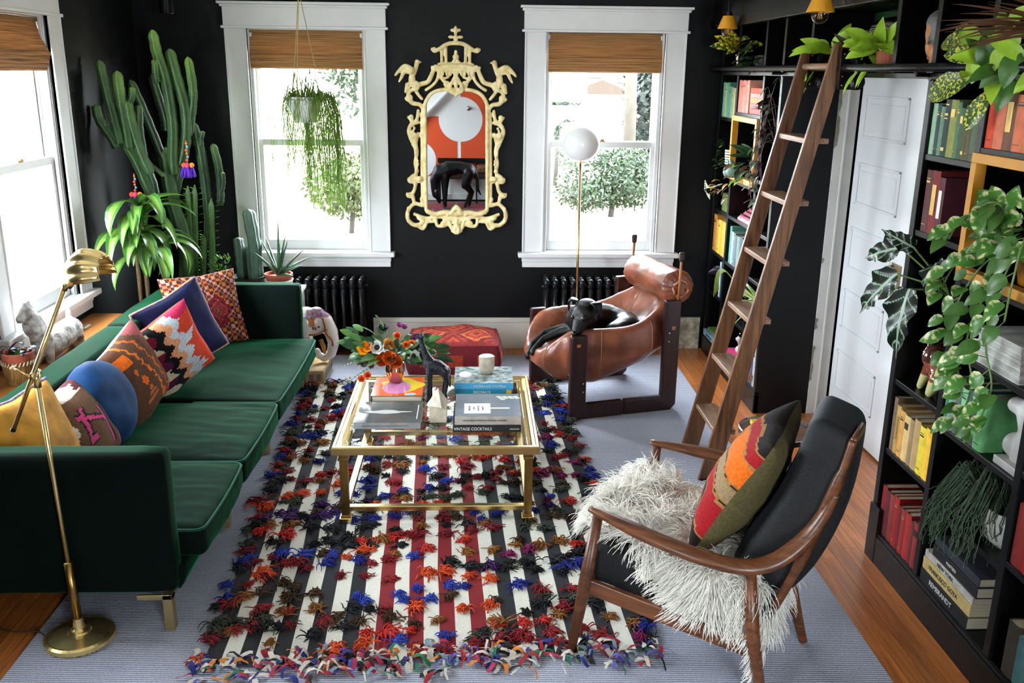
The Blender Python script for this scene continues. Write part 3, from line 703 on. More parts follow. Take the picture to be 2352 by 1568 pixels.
row([(30, .24, (112, 88, 66), 'brown', 0), (34, .215, (186, 142, 74), 'ochre patterned', 31), (40, .205, (204, 146, 66), 'honey', 2), (46, .2, (218, 180, 116), 'cream tan', 12), (34, .2, (150, 122, 82), 'buff', 0), (48, .215, (176, 142, 92), 'straw', 0), (46, .205, (228, 200, 44), 'lemon yellow', 2), (48, .215, (236, 184, 40), 'golden yellow', 0)], -3.318, -3.668, .54, 'the yellow row', 'yellow books on a low shelf')
row([(46, .222, (140, 24, 34), 'ruby', 0), (36, .215, (104, 34, 36), 'oxblood', 0), (48, .215, (150, 50, 46), 'faded red', 0), (40, .225, (172, 24, 28), 'bright red', 1), (30, .2, (120, 28, 30), 'dark red', 0), (44, .2, (160, 30, 30), 'red', 1), (46, .205, (168, 28, 32), 'scarlet', 0), (32, .19, (110, 36, 32), 'brown red', 0), (44, .2, (142, 34, 36), 'cherry', 12)], -3.318, -3.672, .148, 'the red row at the bottom', 'red books on the bottom shelf')
row([(26, .2, (50, 108, 84), 'pine green', 0), (26, .2, (96, 158, 138), 'aqua', 2), (30, .195, (110, 122, 108), 'grey green', 0), (44, .2, (80, 90, 78), 'dull sage', 2), (46, .19, (116, 178, 124), 'light green', 2), (44, .2, (26, 80, 82), 'dark teal', 0), (36, .195, (62, 62, 56), 'charcoal', 1), (66, .2, (100, 168, 104), 'thick bright green', 2)], -3.722, -4.0, .808, 'the teal and green row', 'green books beside the torso')
row([(60, .22, (146, 34, 26), 'brick red', 0), (50, .2, (190, 24, 30), 'signal red', 13), (50, .2, (150, 40, 30), 'dull red', 0)], -4.275, -4.45, .53, 'the red books at the right edge', 'red books at the right edge')
row([(60, .2, (50, 42, 26), 'black brown', 0), (60, .18, (60, 104, 104), 'teal', 0), (60, .2, (60, 60, 50), 'dark grey', 0)], -4.33, -4.52, .148, 'the corner row bottom right', 'books in the bottom right corner')
row([(40, .24, (92, 156, 130), 'sea green', 0), (36, .235, (160, 156, 98), 'dull yellow green', 2), (36, .24, (76, 140, 116), 'jade', 0), (40, .215, (70, 120, 104), 'deep jade', 2), (40, .21, (108, 128, 92), 'sage', 0), (40, .205, (150, 146, 90), 'olive', 1)], -.095, -.44, 1.795, 'the far corner green row', 'green books in the far corner')
row([(40, .21, (206, 96, 78), 'coral', 0), (38, .205, (196, 104, 88), 'dusty coral', 2), (40, .21, (214, 130, 112), 'salmon pink', 2), (36, .205, (216, 120, 108), 'rose', 0), (40, .21, (224, 150, 130), 'peach', 3)], -.512, -.76, 1.845, 'the pink row behind the ladder', 'pink books behind the ladder')
def flat_book(x0, x1, y0, y1, z, th, c, label, group, spine='x0', pagem=None, name='book'):
    t = thing(name, label, 'book', group=group); m = cloth(c) if isinstance(c, tuple) else c; e = min(.003, th*.2); mb = MB()
    mb.bx(x0, x1, y0, y1, z, z+e); mb.bx(x0, x1, y0, y1, z+th-e, z+th)
    if spine == 'x0': mb.bx(x0, x0+e, y0, y1, z+e, z+th-e)
    if spine == 'y0': mb.bx(x0, x1, y0, y0+e, z+e, z+th-e)
    mb.build('cover', m, t, bevel=.0008, seg=1)
    MB().bx(x0+.004, x1-.004, y0+.004, y1-.004, z+e, z+th-e).build('page_block', pagem or PAGE, t)
    return t
z = 1.845
for i, (th, c, cn) in enumerate([(.035, (200, 96, 92), 'rose red'), (.03, (190, 130, 130), 'mauve'), (.036, (218, 160, 110), 'apricot'), (.028, (206, 170, 160), 'pale pink'), (.034, (214, 90, 66), 'vermilion')]):
    flat_book(1.80, 1.95, -1.06, -.79, z, th, c, '%s book lying flat, %s from the bottom beside the pink row' % (cn, ORD[i]), 'pink books lying flat'); z += th+.0005
big = [(.052, (18, 18, 22), 'black', 'REMBRANDT', WHP, .03), (.05, (214, 188, 120), 'cream', 'FRANCISCO GOYA', INKP, .026), (.03, (206, 200, 192), 'white', 'NEW YORK', INKP, .024), (.044, (20, 20, 24), 'glossy black', 'MASTERS', WHP, .018), (.036, (48, 50, 60), 'slate', '', None, 0)]
z = .148
for i, (th, c, cn, tx, tm, ts) in enumerate(big):
    y0, y1 = (-4.10, -3.735) if i < 3 else (-4.11, -3.78); xs = 1.795+.004*i
    b = flat_book(xs, 2.06, y0, y1, z, th, c, '%s art book lying flat, %s from the bottom under the trailing plant' % (cn, ORD[i]), 'art books stacked on the bottom shelf')
    if tx: text(tx, ts, tm, b, (xs-.0008, (y0+y1)/2+.02, z+th/2), (0, -1, 0), (0, 0, 1))
    z += th+.001
BIGZ = z
MAGP = M('magazine_edges', (214, 212, 206), .85, var=.6, vs=1, stretch=(1, 1, 900), col2=(120, 118, 112))
z = 1.115
for i in range(5):
    flat_book(1.80, 2.02, -4.155+.004*i, -3.87+.003*(i % 2), z, .025, (226, 224, 220), 'white magazine lying flat, %s from the bottom behind the trailing vine' % ORD[i], 'white magazines on the shelf', spine='none', pagem=MAGP, name='magazine'); z += .0255
# far bookcase, lower shelves
row([(60, .27, (186, 122, 30), 'ochre', 2), (34, .24, (196, 140, 60), 'tan yellow', 0), (46, .25, (222, 172, 40), 'yellow', 2), (110, .25, (206, 140, 24), 'thick amber', 0)], -.10, -.46, .815, 'the yellow books in the far corner', 'yellow books in the far corner', dep=.2)
row([(40, .26, (60, 120, 106), 'teal green', 0), (40, .23, (130, 160, 140), 'pale sage', 0), (40, .23, (84, 100, 110), 'slate blue', 3), (40, .22, (60, 76, 84), 'blue grey', 0), (50, .22, (92, 120, 112), 'grey green', 0), (60, .23, (40, 60, 60), 'dark green', 0), (60, .22, (70, 90, 90), 'dim teal', 0)], -.56, -.95, .807, 'the row seen left of the ladder', 'green books left of the ladder')
row([(40, .26, (150, 176, 190), 'pale blue', 2)], -.36, -.40, .51, 'the dark cubby', 'lone pale blue book'); 
b = flat_book(1.775, 1.99, -.45, -.11, .148, .045, (120, 150, 170), 'large pale blue book lying on the bottom shelf in the far corner', None)
text('ARCHITECTURE', .022, INKP, b, (1.7735, -.28, .17), (0, -1, 0), (0, 0, 1)); flat_book(1.80, 1.98, -.43, -.14, .1935, .02, (92, 120, 50), 'thin moss green book on top of the large pale blue book', None)
b = flat_book(1.775, 1.98, -1.0, -.62, .148, .04, (206, 40, 110), 'bright pink book lying on the bottom shelf under the bust', None); text('FASHION', .02, WHP, b, (1.7735, -.8, .168), (0, -1, 0), (0, 0, 1))
row([(40, .25, (170, 176, 186), 'pale grey', 0), (40, .26, (190, 90, 60), 'rust', 0), (40, .25, (60, 80, 140), 'blue', 0), (40, .25, (200, 196, 190), 'white', 2)], -1.2, -1.38, .148, 'the row behind the ladder foot', 'books behind the ladder foot')
# ------------------------------------------------------------------ cushions
FAB = M('woven_kilim', attr='col', rough=.9, var=.3, vs=90, bump=.25, bs=260, spec=.2)
VEL2 = M('cushion_velvet', attr='col', rough=.75, var=.45, vs=12, bump=.1, bs=30, sheen=.03, spec=.2)
def cushion(label, B, T, W, wid, thick, front, back, mat=FAB, n=56, pipe=None, round_=False, cat='cushion', sag=.085):
    """B, T bottom/top mid points of its square, W width direction; front/back: colour functions of (u, v)"""
    t = thing('cushion', label, cat); B, T, W = V(B), V(T), V(W).normalized(); U = (T-B); h = U.length; U.normalize(); W = (W-U*W.dot(U)).normalized(); N = W.cross(U); C = (B+T)/2
    sd = hash(label) % 97 if False else sum(map(ord, label)) % 97
    def P(u, v, s):
        a, b = 2*u-1, 2*v-1
        if round_:
            r = max(abs(a), abs(b)); L = sqrt(a*a+b*b) or 1; a, b = a/L*r, b/L*r; rr = min(1, r); th = thick*sqrt(max(0, 1-rr**2.6))
        else:
            th = thick*((1-a*a)*(1-b*b))**.42
            a2 = a*(1-sag*(1-abs(b))**1.0-.0); b2 = b*(1-sag*(1-abs(a))); a, b = a2, b2
        p = C+W*(a*wid/2)+U*(b*h/2)+N*(s*th*.5)
        return p+N*s*.006*noise.noise(p*11+V((sd, 0, 0)))*(th/thick)+N*.012*noise.noise(V((a*1.5, b*1.5, sd)))
    mb = MB(); mb.grid(lambda u, v: P(u, v, 1), n, n, colf=front); mb.grid(lambda u, v: P(1-u, v, -1), n, n, colf=back)
    mb.build('cover', mat, t, smooth=True, weld=True)
    if pipe:
        e = [(k/16, 0) for k in range(16)]+[(1, k/16) for k in range(16)]+[(1-k/16, 1) for k in range(16)]+[(0, 1-k/16) for k in range(16)]
        m_ = M('cushion_piping_%d' % sd, pipe[0], .8, var=1, vs=60, col2=pipe[1]); MB().tube([P(u, v, 1) for u, v in e], .008, 7, close=True).build('piping', m_, t, smooth=True)
    return t
def q(x, n): return (math.floor(x*n)+.5)/n
def flat(c): return lambda u, v: c
def pat1(u, v):
    a, b = q(u, 40)*2-1, q(v, 40)*2-1; d = abs(a)+abs(b)
    if abs(a-.28)+abs(b+.1)*.8 < .42:
        k = int((abs(a-.28)+abs(b+.1)*.8)*22); return [(150, 84, 40), (120, 20, 36), (86, 70, 40), (140, 26, 40), (104, 34, 30), (160, 60, 60), (110, 18, 34), (70, 26, 24), (132, 24, 40), (60, 22, 20)][k % 10]
    k = int(math.floor((a+b)*6.0)); j = int(math.floor((a-b)*6.0)); f = ((a+b)*6) % 1; g = ((a-b)*6) % 1
    if f < .28: return [(184, 140, 120), (182, 108, 34), (140, 90, 70)][k % 3]
    if g < .22: return [(176, 100, 32), (170, 128, 112)][j % 2]
    return (70, 32, 26) if (k+j) % 3 else (112, 26, 34)
def pat3(u, v):
    u, v = q(u, 44), q(v, 44); zz = abs(((v*5) % 1)-.5)*.22; x = u+zz-.1
    if v > .93 and u < .3: return (20, 18, 22)
    if x < .36:
        w_ = abs(((v*4+(.5 if u > .18 else 0)) % 1)-.5)
        if v > .55: return (120, 18, 44) if w_ > .22 else (206, 190, 156)
        return (206, 192, 160) if w_ > .2 else (84, 20, 62)
    if x < .47: return (18, 17, 20)
    if x < .58: return (218, 150, 110)
    if x < .70: return (196, 204, 212)
    if .3 < (v*2.2) % 1 < .55 and x < .84: return (200, 206, 214)
    return (208, 66, 36) if v < .9 else (190, 40, 80)
def pat4(u, v):
    u, v = q(u, 44), q(v, 44); a, b = u-.5, v-.5
    if u+v > 1.68: return (150, 70, 72)
    if abs((u*1.1+v*.35)-.78+.02*sin(v*60)) < .022: return (222, 108, 24)
    if abs((u*1.1+v*.35)-.98+.03*sin(v*40)) < .02: return (206, 96, 26)
    if abs(u-.36)+abs(v-.5) < .07 or abs(u-.28)+abs(v-.66) < .05: return (218, 96, 20)
    if v < .42 and abs(u-.38) < .16*(.42-v)/.2 and v > .22: return (190, 92, 34) if int(v*44) % 3 else (96, 70, 44)
    if v > .78 and u < .35: return (226, 104, 20) if u > .12 and v < .92 else (92, 52, 30)
    if abs(u-.7)+abs(v-.12) < .07: return (214, 92, 24)
    return (88, 56, 34) if u < .72 else (104, 62, 44)
def pat6(u, v):
    u, v = q(u, 46), q(v, 46)
    if v > .86: return (86, 36, 42) if abs(u-.5+.06*sin(v*70)) > .2 else (214, 200, 190)
    if u > .86: return (160, 84, 108)
    d = min(abs(u-.72) if .12 < v < .6 else 1, abs(v-.6+(u-.4)*.5) if .3 < u < .72 else 1, abs(u-.3-(v-.3)*.3) if .3 < v < .74 else 1, abs(v-.34) if .3 < u < .44 else 1)
    if d < .025: return (206, 66, 120)
    if d < .055: return (34, 22, 22)
    if (u-.12)**2+(v-.55)**2 < .012: return (222, 206, 192)
    return (104, 72, 46)
def reg8(u, v):
    z = .018*abs(((v*14) % 1)-.5)*2; u = u+z; w_ = v+.03*sin(u*7)
    if w_ > .92: return 1
    if w_ > .82: return 2
    if w_ > .63: return 4 if (.38 < u < .5 and .68 < w_ < .78) else 3
    if w_ > .47: return 1 if abs(w_-.55) > .03+.03*u else 5
    if w_ > .36: return 2 if u > .45+.2*(w_-.36) else 3
    if w_ > .20: return (6 if (u-.74)**2+(w_-.31)**2 < .010 else 2) if u > .62 else (7 if abs(((u*1.4+w_)*5) % 1-.5) < .1 else 3)
    if w_ > .05: return 1 if u > .22 else 3
    return 2
def pat8(u, v):
    u, v = q(u, 72), q(v, 72); a = reg8(u, v)
    if reg8(u+.016, v) != a or reg8(u, v+.016) != a: return (156, 112, 62)
    if a == 1 and .3 < u < .8 and .08 < v < .19 and (abs(v-.135) < .012 or abs(u-.36) < .016): return (190, 140, 60)
    return {1: (34, 25, 23), 2: (156, 24, 30), 3: (226, 106, 24), 4: (140, 84, 30), 5: (150, 126, 92), 6: (46, 30, 24), 7: (170, 100, 34)}[a]
cushion('brown and red kilim cushion with diamond pattern by the far sofa arm', (-1.655, -1.33, .405), (-1.76, -1.20, .85), (.84, .54, 0), .48, .2, pat1, flat((92, 40, 34)))
cushion('navy blue velvet cushion with multicoloured piping on the sofa', (-1.645, -1.66, .405), (-1.80, -1.72, .83), (.66, .75, 0), .46, .15, flat((16, 22, 66)), flat((16, 22, 66)), VEL2, pipe=((120, 110, 180), (196, 150, 60)))
cushion('kilim cushion with white, coral, black and magenta zigzags on the sofa', (-1.62, -2.07, .405), (-1.715, -2.24, .80), (.62, .78, 0), .48, .2, pat3, flat((160, 60, 40)))
cushion('brown kilim cushion with orange motifs, behind the blue round cushion', (-1.655, -2.47, .40), (-1.785, -2.56, .80), (.14, 1, 0), .46, .21, pat4, flat((150, 180, 190)))
cushion('round teal blue velvet cushion on the green sofa', (-1.665, -2.87, .40), (-1.80, -2.90, .79), (.15, 1, 0), .42, .22, flat((10, 58, 104)), flat((10, 52, 96)), VEL2, round_=True)
cushion('brown kilim cushion with a pink hook motif, beside the mustard cushion', (-1.66, -3.16, .40), (-1.84, -3.17, .74), (.05, 1, 0), .46, .24, pat6, flat((120, 80, 90)))
cushion('mustard velvet cushion with floral piping near the brass lamp', (-1.68, -3.50, .40), (-1.845, -3.47, .84), (.12, 1, 0), .48, .2, flat((196, 138, 42)), flat((196, 138, 42)), VEL2, pipe=((150, 130, 180), (90, 80, 120)))

# ------------------------------------------------------------------ leather sling armchair with rosewood frame
ROSE = wood_mat('dark_rosewood', (58, 26, 24), (30, 12, 13), 'X', 7., .32); ROSEV = wood_mat('dark_rosewood_post', (58, 26, 24), (30, 12, 13), 'Z', 7., .32)
LEA = M('cognac_leather', (148, 84, 58), .33, var=.5, vs=6, bump=.16, bs=40, coat=.1, col2=(96, 48, 30)); LSEAM = M('leather_seam', (176, 116, 84), .5)
TAN = M('light_wood_peg', (150, 88, 48), .5); CHR = M('steel_bolt', (190, 190, 192), .25, 1)
lc = thing('armchair', 'tan leather sling armchair with dark wood frame, a black dog in it', 'armchair', (.585, -1.62, .011), rz=radians(16))
def post(poly, y0, y1, nm, m):
    T = Matrix(((1, 0, 0, 0), (0, 0, -1, y1), (0, 1, 0, 0), (0, 0, 0, 1))); return MB().prism(poly, 0, y1-y0, T).build(nm, m, lc, bevel=.01, seg=3)
for y0 in (0, .735):
    y1 = y0+.045
    p = post([(0, .03), (.03, 0), (.362, 0), (.362, .1), (.108, .1), (.108, .54), (0, .54)], y0, y1, 'front_frame', ROSEV)
    p2 = post([(.372, 0), (.70, 0), (.735, .035), (.735, .725), (.628, .725), (.628, .1), (.372, .1)], y0, y1, 'rear_frame', ROSEV)
    yo = y0-.001 if y0 == 0 else y1+.001
    MB().bx(.035, .06, yo-.003, yo+.003, .472, .492).build('peg', TAN, p, bevel=.003); MB().bx(.675, .70, yo-.003, yo+.003, .535, .56).build('peg', TAN, p2, bevel=.003)
    for (x, z, pp) in ((.085, .235, p), (.085, .18, p), (.66, .515, p2), (.66, .46, p2)): MB().ball((x, yo, z), (.006, .003, .006), 8, 6).build('bolt', CHR, pp, smooth=True)
for x, z in ((.05, .25), (.675, .5)): MB().tube([(x, .02, z), (x, .76, z)], .018, 10).build('cross_bar', ROSE, lc, smooth=True)
def sling(th, s):
    """thick leather bowl: th around, s from outer bottom over the rim to the seat"""
    c_, sn = cos(th), sin(th); e = 2/3.2
    px = abs(c_)**e*(1 if c_ >= 0 else -1); py = abs(sn)**e*(1 if sn >= 0 else -1)
    a = .40+.05*max(0, -c_)**4; b = .343; cx_, cy_ = .335, .39
    h = .575+.17*max(0, c_)**1.6-.19*max(0, -c_)**5-.02*abs(sn)**3
    lean = .10*max(0, c_)**2
    prof = [(0, .165), (.5, .17), (.82, .21), (1.0, .33), (1.04, .43), (1.02, .52), (.97, .58), (.88, .60), (.79, .575), (.71, .535), (.63, .475), (.5, .43), (.3, .40), (0, .39)]
    f = s*(len(prof)-1); i = min(int(f), len(prof)-2); t = f-i
    g = lambda k: prof[max(0, min(len(prof)-1, k))]
    def cr(p0, p1, p2, p3): return .5*(2*p1+(p2-p0)*t+(2*p0-5*p1+4*p2-p3)*t*t+(3*p1-p0-3*p2+p3)*t**3)
    r = cr(*[g(i+k)[0] for k in (-1, 0, 1, 2)]); z = cr(*[g(i+k)[1] for k in (-1, 0, 1, 2)])
    k = max(0, (z-.25)/.35); z = z+(h-.6)*k if z > .25 else z
    w_ = r**2; P = V((cx_+px*a*r+lean*k, cy_+py*b*r, z))
    k2 = max(0, (P.x-.22)/.5); P.z += .19*k2*max(0, min(1, (.42-z)/.25))*(s < .5)
    rg = lambda q_: .5-abs(noise.noise(q_))*1.6
    cre = .010*noise.noise(V((th*7+3*noise.noise(P*3), s*3, 2)))*min(1, r*1.6)+.007*rg(V((th*11+2*noise.noise(P*4), s*4, 9)))*r+.004*rg(V((th*26, s*5, 4)))*r*(s > .45)
    d = V((px, py, .4)).normalized(); return P+d*cre
mb = MB(); mb.grid(lambda u, v: sling(u*2*pi, v), 120, 64, closeu=True); slg = mb.build('leather_sling', LEA, lc, smooth=True, weld=True)
for th in (radians(200), radians(232), radians(262), radians(292), radians(322), radians(150)):
    MB().tube([sling(th, .14+.34*k/24)+V((cos(th), sin(th), .2))*.0008 for k in range(25)], .0026, 5).build('seam', LSEAM, slg, smooth=True)
# head roll with gathered ends
mb = MB()
def roll(u, v):
    a = 2*pi*u; y = .03+.65*v; e = min(v, 1-v); r = .112*sqrt(max(0, 1-(1-min(1, e/.09))**2.2))*.93+.0079
    pl = .007*sin(a*16+2*noise.noise(V((a*3, 0, 1))))*max(0, 1-e/.10); r2 = r*(1+pl/.09*.6)+.004*noise.noise(V((a*2, v*7, 3)))
    return (.735+r2*cos(a), y, .79+r2*sin(a)*.98)
mb.grid(roll, 56, 50, closeu=True); mb.face(list(range(56))); mb.face(list(range(len(mb.v)-56, len(mb.v)))); rollo = mb.build('head_roll', LEA, lc, smooth=True)
for y in (.035, .665):
    MB().tube([(.735+.05*cos(a), y+.012*sin(a*5), .79+.05*sin(a)) for a in [2*pi*k/24 for k in range(24)]], .007, 6, close=True).build('gather_cord', LSEAM, rollo, smooth=True)
for y in (.02, .70):
    d_ = MB().tube([(.715, y, .70), (.725, y, .985)], .0085, 10).build('dowel', TAN, lc, smooth=True)
    MB().lathe([(.010, 0), (.017, .012), (.019, .05), (.014, .058)], 14, (.725, y, .965)).build('dowel_cap', ROSEV, d_)

# ------------------------------------------------------------------ the black dog lying in the armchair
DOG = M('black_dog_coat', (3, 3, 4), .4, var=.3, vs=30, bump=.22, bs=150, spec=.3); EYE = M('dog_eye', (36, 22, 12), .08, coat=1); NOSE = M('dog_nose', (10, 9, 10), .3)
dg = thing('dog', 'black dog lying curled in the tan leather armchair, head on its rim', 'dog', (.585, -1.62, .011), rz=radians(16))
HD = V((.125, .115, .655)); F = V((-.66, -.50, -.50)).normalized(); Sd = V((-.55, .83, 0)).normalized(); Up = F.cross(Sd)*-1
if Up.z < 0: Up = -Up
def hp(f, s, u): return HD+F*f+Sd*s+Up*u
parts = [([(.52, .36, .47), (.42, .44, .49), (.30, .42, .52), (.20, .34, .545), (.17, .24, .59)], [.11, .125, .125, .11, .085]),
         ([(.50, .33, .47), (.47, .22, .49), (.36, .16, .50)], [.11, .10, .07]),
         ([(.17, .24, .57), (.15, .17, .62), tuple(HD)], [.085, .075, .068]),
         ('e', hp(.0, 0, .005), (.076, .078, .068)), ('e', hp(-.035, 0, .0), (.078, .082, .07)),
         ([hp(.03, 0, -.012), hp(.08, 0, -.022), hp(.125, 0, -.034)], [.06, .046, .034]),
         ([hp(.04, 0, -.045), hp(.11, 0, -.052)], [.036, .026]),
         ('e', hp(.055, .034, .024), (.022, .022, .018)), ('e', hp(.055, -.034, .024), (.022, .022, .018)),
         # forelegs over the front rim
         ([(.20, .34, .50), (.10, .42, .47), (.00, .46, .445), (-.10, .43, .385), (-.13, .41, .33)], [.055, .038, .027, .023, .021]), ('e', (-.135, .405, .315), (.026, .023, .028)),
         ([(.18, .30, .50), (.06, .36, .47), (-.04, .385, .425), (-.115, .35, .375)], [.05, .034, .026, .022]), ('e', (-.125, .345, .355), (.027, .024, .024))]
body = blob('body', parts, DOG, dg, vox=.009, sm=5)
def ear(s):
    b = hp(-.045, .058*s, .05); mid = b+Sd*(.042*s)+Up*.016+F*.014; tip = b+Sd*(.062*s)-Up*.058+F*.045
    mb = MB(); P = bez([b, mid, tip], 6); mb.tube(P, [.030, .034, .038, .040, .040, .039, .037, .034, .030, .024, .017, .010, .004], 10, flat=.24); mb.build('ear', DOG, dg, smooth=True)
ear(1); ear(-1)
for s in (1, -1): MB().ball(hp(.072, .038*s, .030), .0105, 12, 8).build('eye', EYE, dg, smooth=True)
MB().ball(hp(.157, 0, -.024), (.016, .019, .014), 12, 8).build('nose', NOSE, dg, smooth=True)

# ------------------------------------------------------------------ teak lounge chair, sheepskin, cushion
TEAK = wood_mat('oiled_teak', (116, 68, 36), (70, 37, 18), 'X', 7., .33); BKF = M('black_plush', (6, 6, 8), .75, var=.3, vs=20, bump=.3, bs=200, sheen=.1, sheenc=(110, 120, 150))
LX, LY, LA = .589, -3.673, radians(-28)
ch = thing('lounge_chair', 'teak lounge chair with black cushions, its curved arm towards the camera', 'chair', (LX, LY, .011), rz=LA)
armp = [(-.012, -.35, .578), (.13, -.385, .562), (.29, -.412, .542), (.43, -.418, .524), (.55, -.395, .512), (.64, -.345, .528), (.715, -.295, .595), (.765, -.27, .68), (.80, -.262, .78)]
for sg in (1, -1):
    P = bez([(x, y*sg, z) for x, y, z in armp], 6); n = len(P)
    R = [.016+.016*min(1, k/8)+.004*sin(pi*k/n)-.010*max(0, (k-n*.7)/(n*.3)) for k in range(n)]
    MB().tube(P, R, 12, flat=.68).build('armrest', TEAK, ch, smooth=True)
    top_ = [(.815, -.262, .86), (.835, -.255, .965)] if sg == 1 else [(.80, .20, .80), (.815, .10, .87)]
    MB().tube(bez([(.60, -.27*sg, .20), (.70, -.272*sg, .46), (.765, -.265*sg, .68)]+top_, 5), [.016]*6+[.02]*9+[.014]*6, 10).build('back_stile', TEAK, ch, smooth=True)
    MB().tube([(.02, -.352*sg, .57), (-.01, -.375*sg, .3), (-.05, -.40*sg, .0)], [.019, .026, .016], 12).build('front_leg', TEAK, ch, smooth=True)
    if sg == 1: pl = [(.575, -.39, .50), (.60, -.385, .26), (.66, -.40, .0)]
    else: pl = [(.60, .10, .36), (.655, .085, .19), (.722, .062, .0)]
    MB().tube(pl, [.020, .027, .016], 12).build('rear_leg', TEAK, ch, smooth=True)
    T = Matrix(((1, 0, 0, 0), (0, 0, -1, -.372*sg+.011), (0, 1, 0, 0), (0, 0, 0, 1)))
    MB().prism([(0, .25), (.605, .165), (.605, .225), (0, .31)], 0, .022, T).build('side_rail', TEAK, ch, bevel=.004)
MB().bx(-.012, .012, -.37, .37, .25, .31).build('front_rail', TEAK, ch, bevel=.004)
for k in range(7): 
    y = -.21+.055*k; MB().tube(bez([(.64, y, .30), (.72, y, .5), (.80, y, .75), (.825, y, .85)], 4), .008, 8).build('back_slat', TEAK, ch, smooth=True)
MB().tube(bez([(.837, -.255, .965), (.845, -.15, .965), (.835, .0, .93), (.815, .10, .87)], 4), .013, 10).build('top_rail', TEAK, ch, smooth=True)
Ts = Matrix.Rotation(radians(7), 4, 'Y')
def cus(nm, lo, hi, T, r=.045):
    mb = MB(); rbox(mb, lo, hi, r, (16, 18, 6), lambda P, nr, q_: nr*(.012*(1-q_.x**2)*(1-q_.y**2) if abs(nr.z) > .6 else 0)); mb.v = [T @ v for v in mb.v]; return mb.build(nm, BKF, ch, smooth=True)
cus('seat_cushion', (-.07, -.345, .275), (.60, .345, .435), Ts)
Tb = Matrix.Translation((.60, 0, .36)) @ Matrix.Rotation(radians(-72), 4, 'Y')
mb = MB()
rbox(mb, (0, -.25, -.075), (.66, .25, .14), .06, (18, 18, 8), lambda P, nr, q_: nr*(.015*(1-q_.x**2)*(1-q_.y**2) if abs(nr.z) > .6 else 0))
for i, v in enumerate(mb.v):
    t = max(0, (v.x-.15)/.51); y = v.y; y = lerp(y, -.255+(y+.25)*(1-.36*t*t), 1) if y > -.25 else y; v.y = y; v.z = .03+(v.z-.03)*(1.05-.30*t); v.z -= .045*sin(pi*min(1, v.x/.66))
mb.v = [Tb @ v for v in mb.v]; mb.build('back_cushion', BKF, ch, smooth=True)
cushion('kilim cushion in orange, red and black on the teak chair', (0, 0, 0), (0, 0, .1), (1, 0, 0), .1, .1, pat8, flat((96, 88, 54))) if False else None
def L2W(p): return Matrix.Translation((LX, LY, .011)) @ Matrix.Rotation(LA, 4, 'Z') @ V(p)
Wd = Matrix.Rotation(LA, 3, 'Z') @ V((0, -1, 0))
cushion('orange, red and black kilim cushion propped on the teak lounge chair', L2W((.34, -.03, .44)), L2W((.595, -.03, .91)), Wd, .52, .22, pat8, flat((92, 84, 52)), n=80)
# sheepskin draped over the seat
sk = thing('sheepskin', 'shaggy white sheepskin draped over the seat of the teak chair', 'sheepskin', (LX, LY, .011), rz=LA)
def skin(u, v):
    """u across (near -> far), v front -> back"""
    x = lerp(-.13, .69, v); y = lerp(lerp(-.285, -.475, max(0, min(1, (x-.12)/.18))), .30, u); z = .455-.115*x+.006*noise.noise(V((x*9, y*9, 1)))
    if y < -.33:
        d = -.33-y; k = .35+.65*max(0, min(1, (x-.10)/.2)); z -= d*1.15*k; y = -.33-d*.22
    if x < -.055: d = -.055-x; z -= d*1.2; x = -.055-d*.35
    if x > .60: d = x-.60; z -= d*1.9; x = .60+d*.45
    return V((x, y, z+.012))
WL = M('sheepskin_hide', (240, 232, 220), .95)
mb = MB(); mb.grid(skin, 30, 30); mb.build('hide', WL, sk, smooth=True)
random.seed(11); hc = bpy.data.hair_curves.new('fleece'); NH, NP = 13000, 8; hc.add_curves([NP]*NH); pos = []; rad = []
for i in range(NH):
    u, v = random.random(), random.random()
    if u < .25 and v < .12: u += .3
    p = skin(u, v); e = .01; du = skin(min(1, u+e), v)-skin(max(0, u-e), v); dv = skin(u, min(1, v+e))-skin(u, max(0, v-e)); nrm = du.cross(dv).normalized()
    if nrm.z < -.05: nrm = -nrm
    fl = V((noise.noise(V((p.x*7, p.y*7, 5))), noise.noise(V((p.x*7, p.y*7, 15))), 0))*2.6+V((noise.noise(p*40), noise.noise(p*40+V((9, 0, 0))), 0))*.6+V((-.35, -.45 if u < .5 else .25, 0)); L = rnd(.07, .13)*(.72 if p.y < -.34 or p.x > .6 else 1); d = (nrm*.8+fl*.7+V((rnd(-.15, .15), rnd(-.15, .15), rnd(-.1, .1)))).normalized(); q_ = p.copy(); a = rnd(0, 6.28)
    for k in range(NP):
        pos += q_[:]; rad.append(.0017*(1-.7*k/(NP-1)))
        d = (d+V((0, 0, -.26))+V((cos(a+k*.8), sin(a+k*.8), 0))*.16+fl*.12).normalized(); q_ = q_+d*(L/(NP-1))
        zs = skin(u, v).z-.2
hc.attributes['position'].data.foreach_set('vector', pos)
ra = hc.attributes.get('radius') or hc.attributes.new('radius', 'FLOAT', 'POINT'); ra.data.foreach_set('value', rad)
hc.materials.append(M('white_fleece', (250, 245, 235), .75, var=.1, vs=14)); fo = bpy.data.objects.new('fleece', hc); COL.objects.link(fo); fo.parent = sk; fo['kind'] = 'stuff'
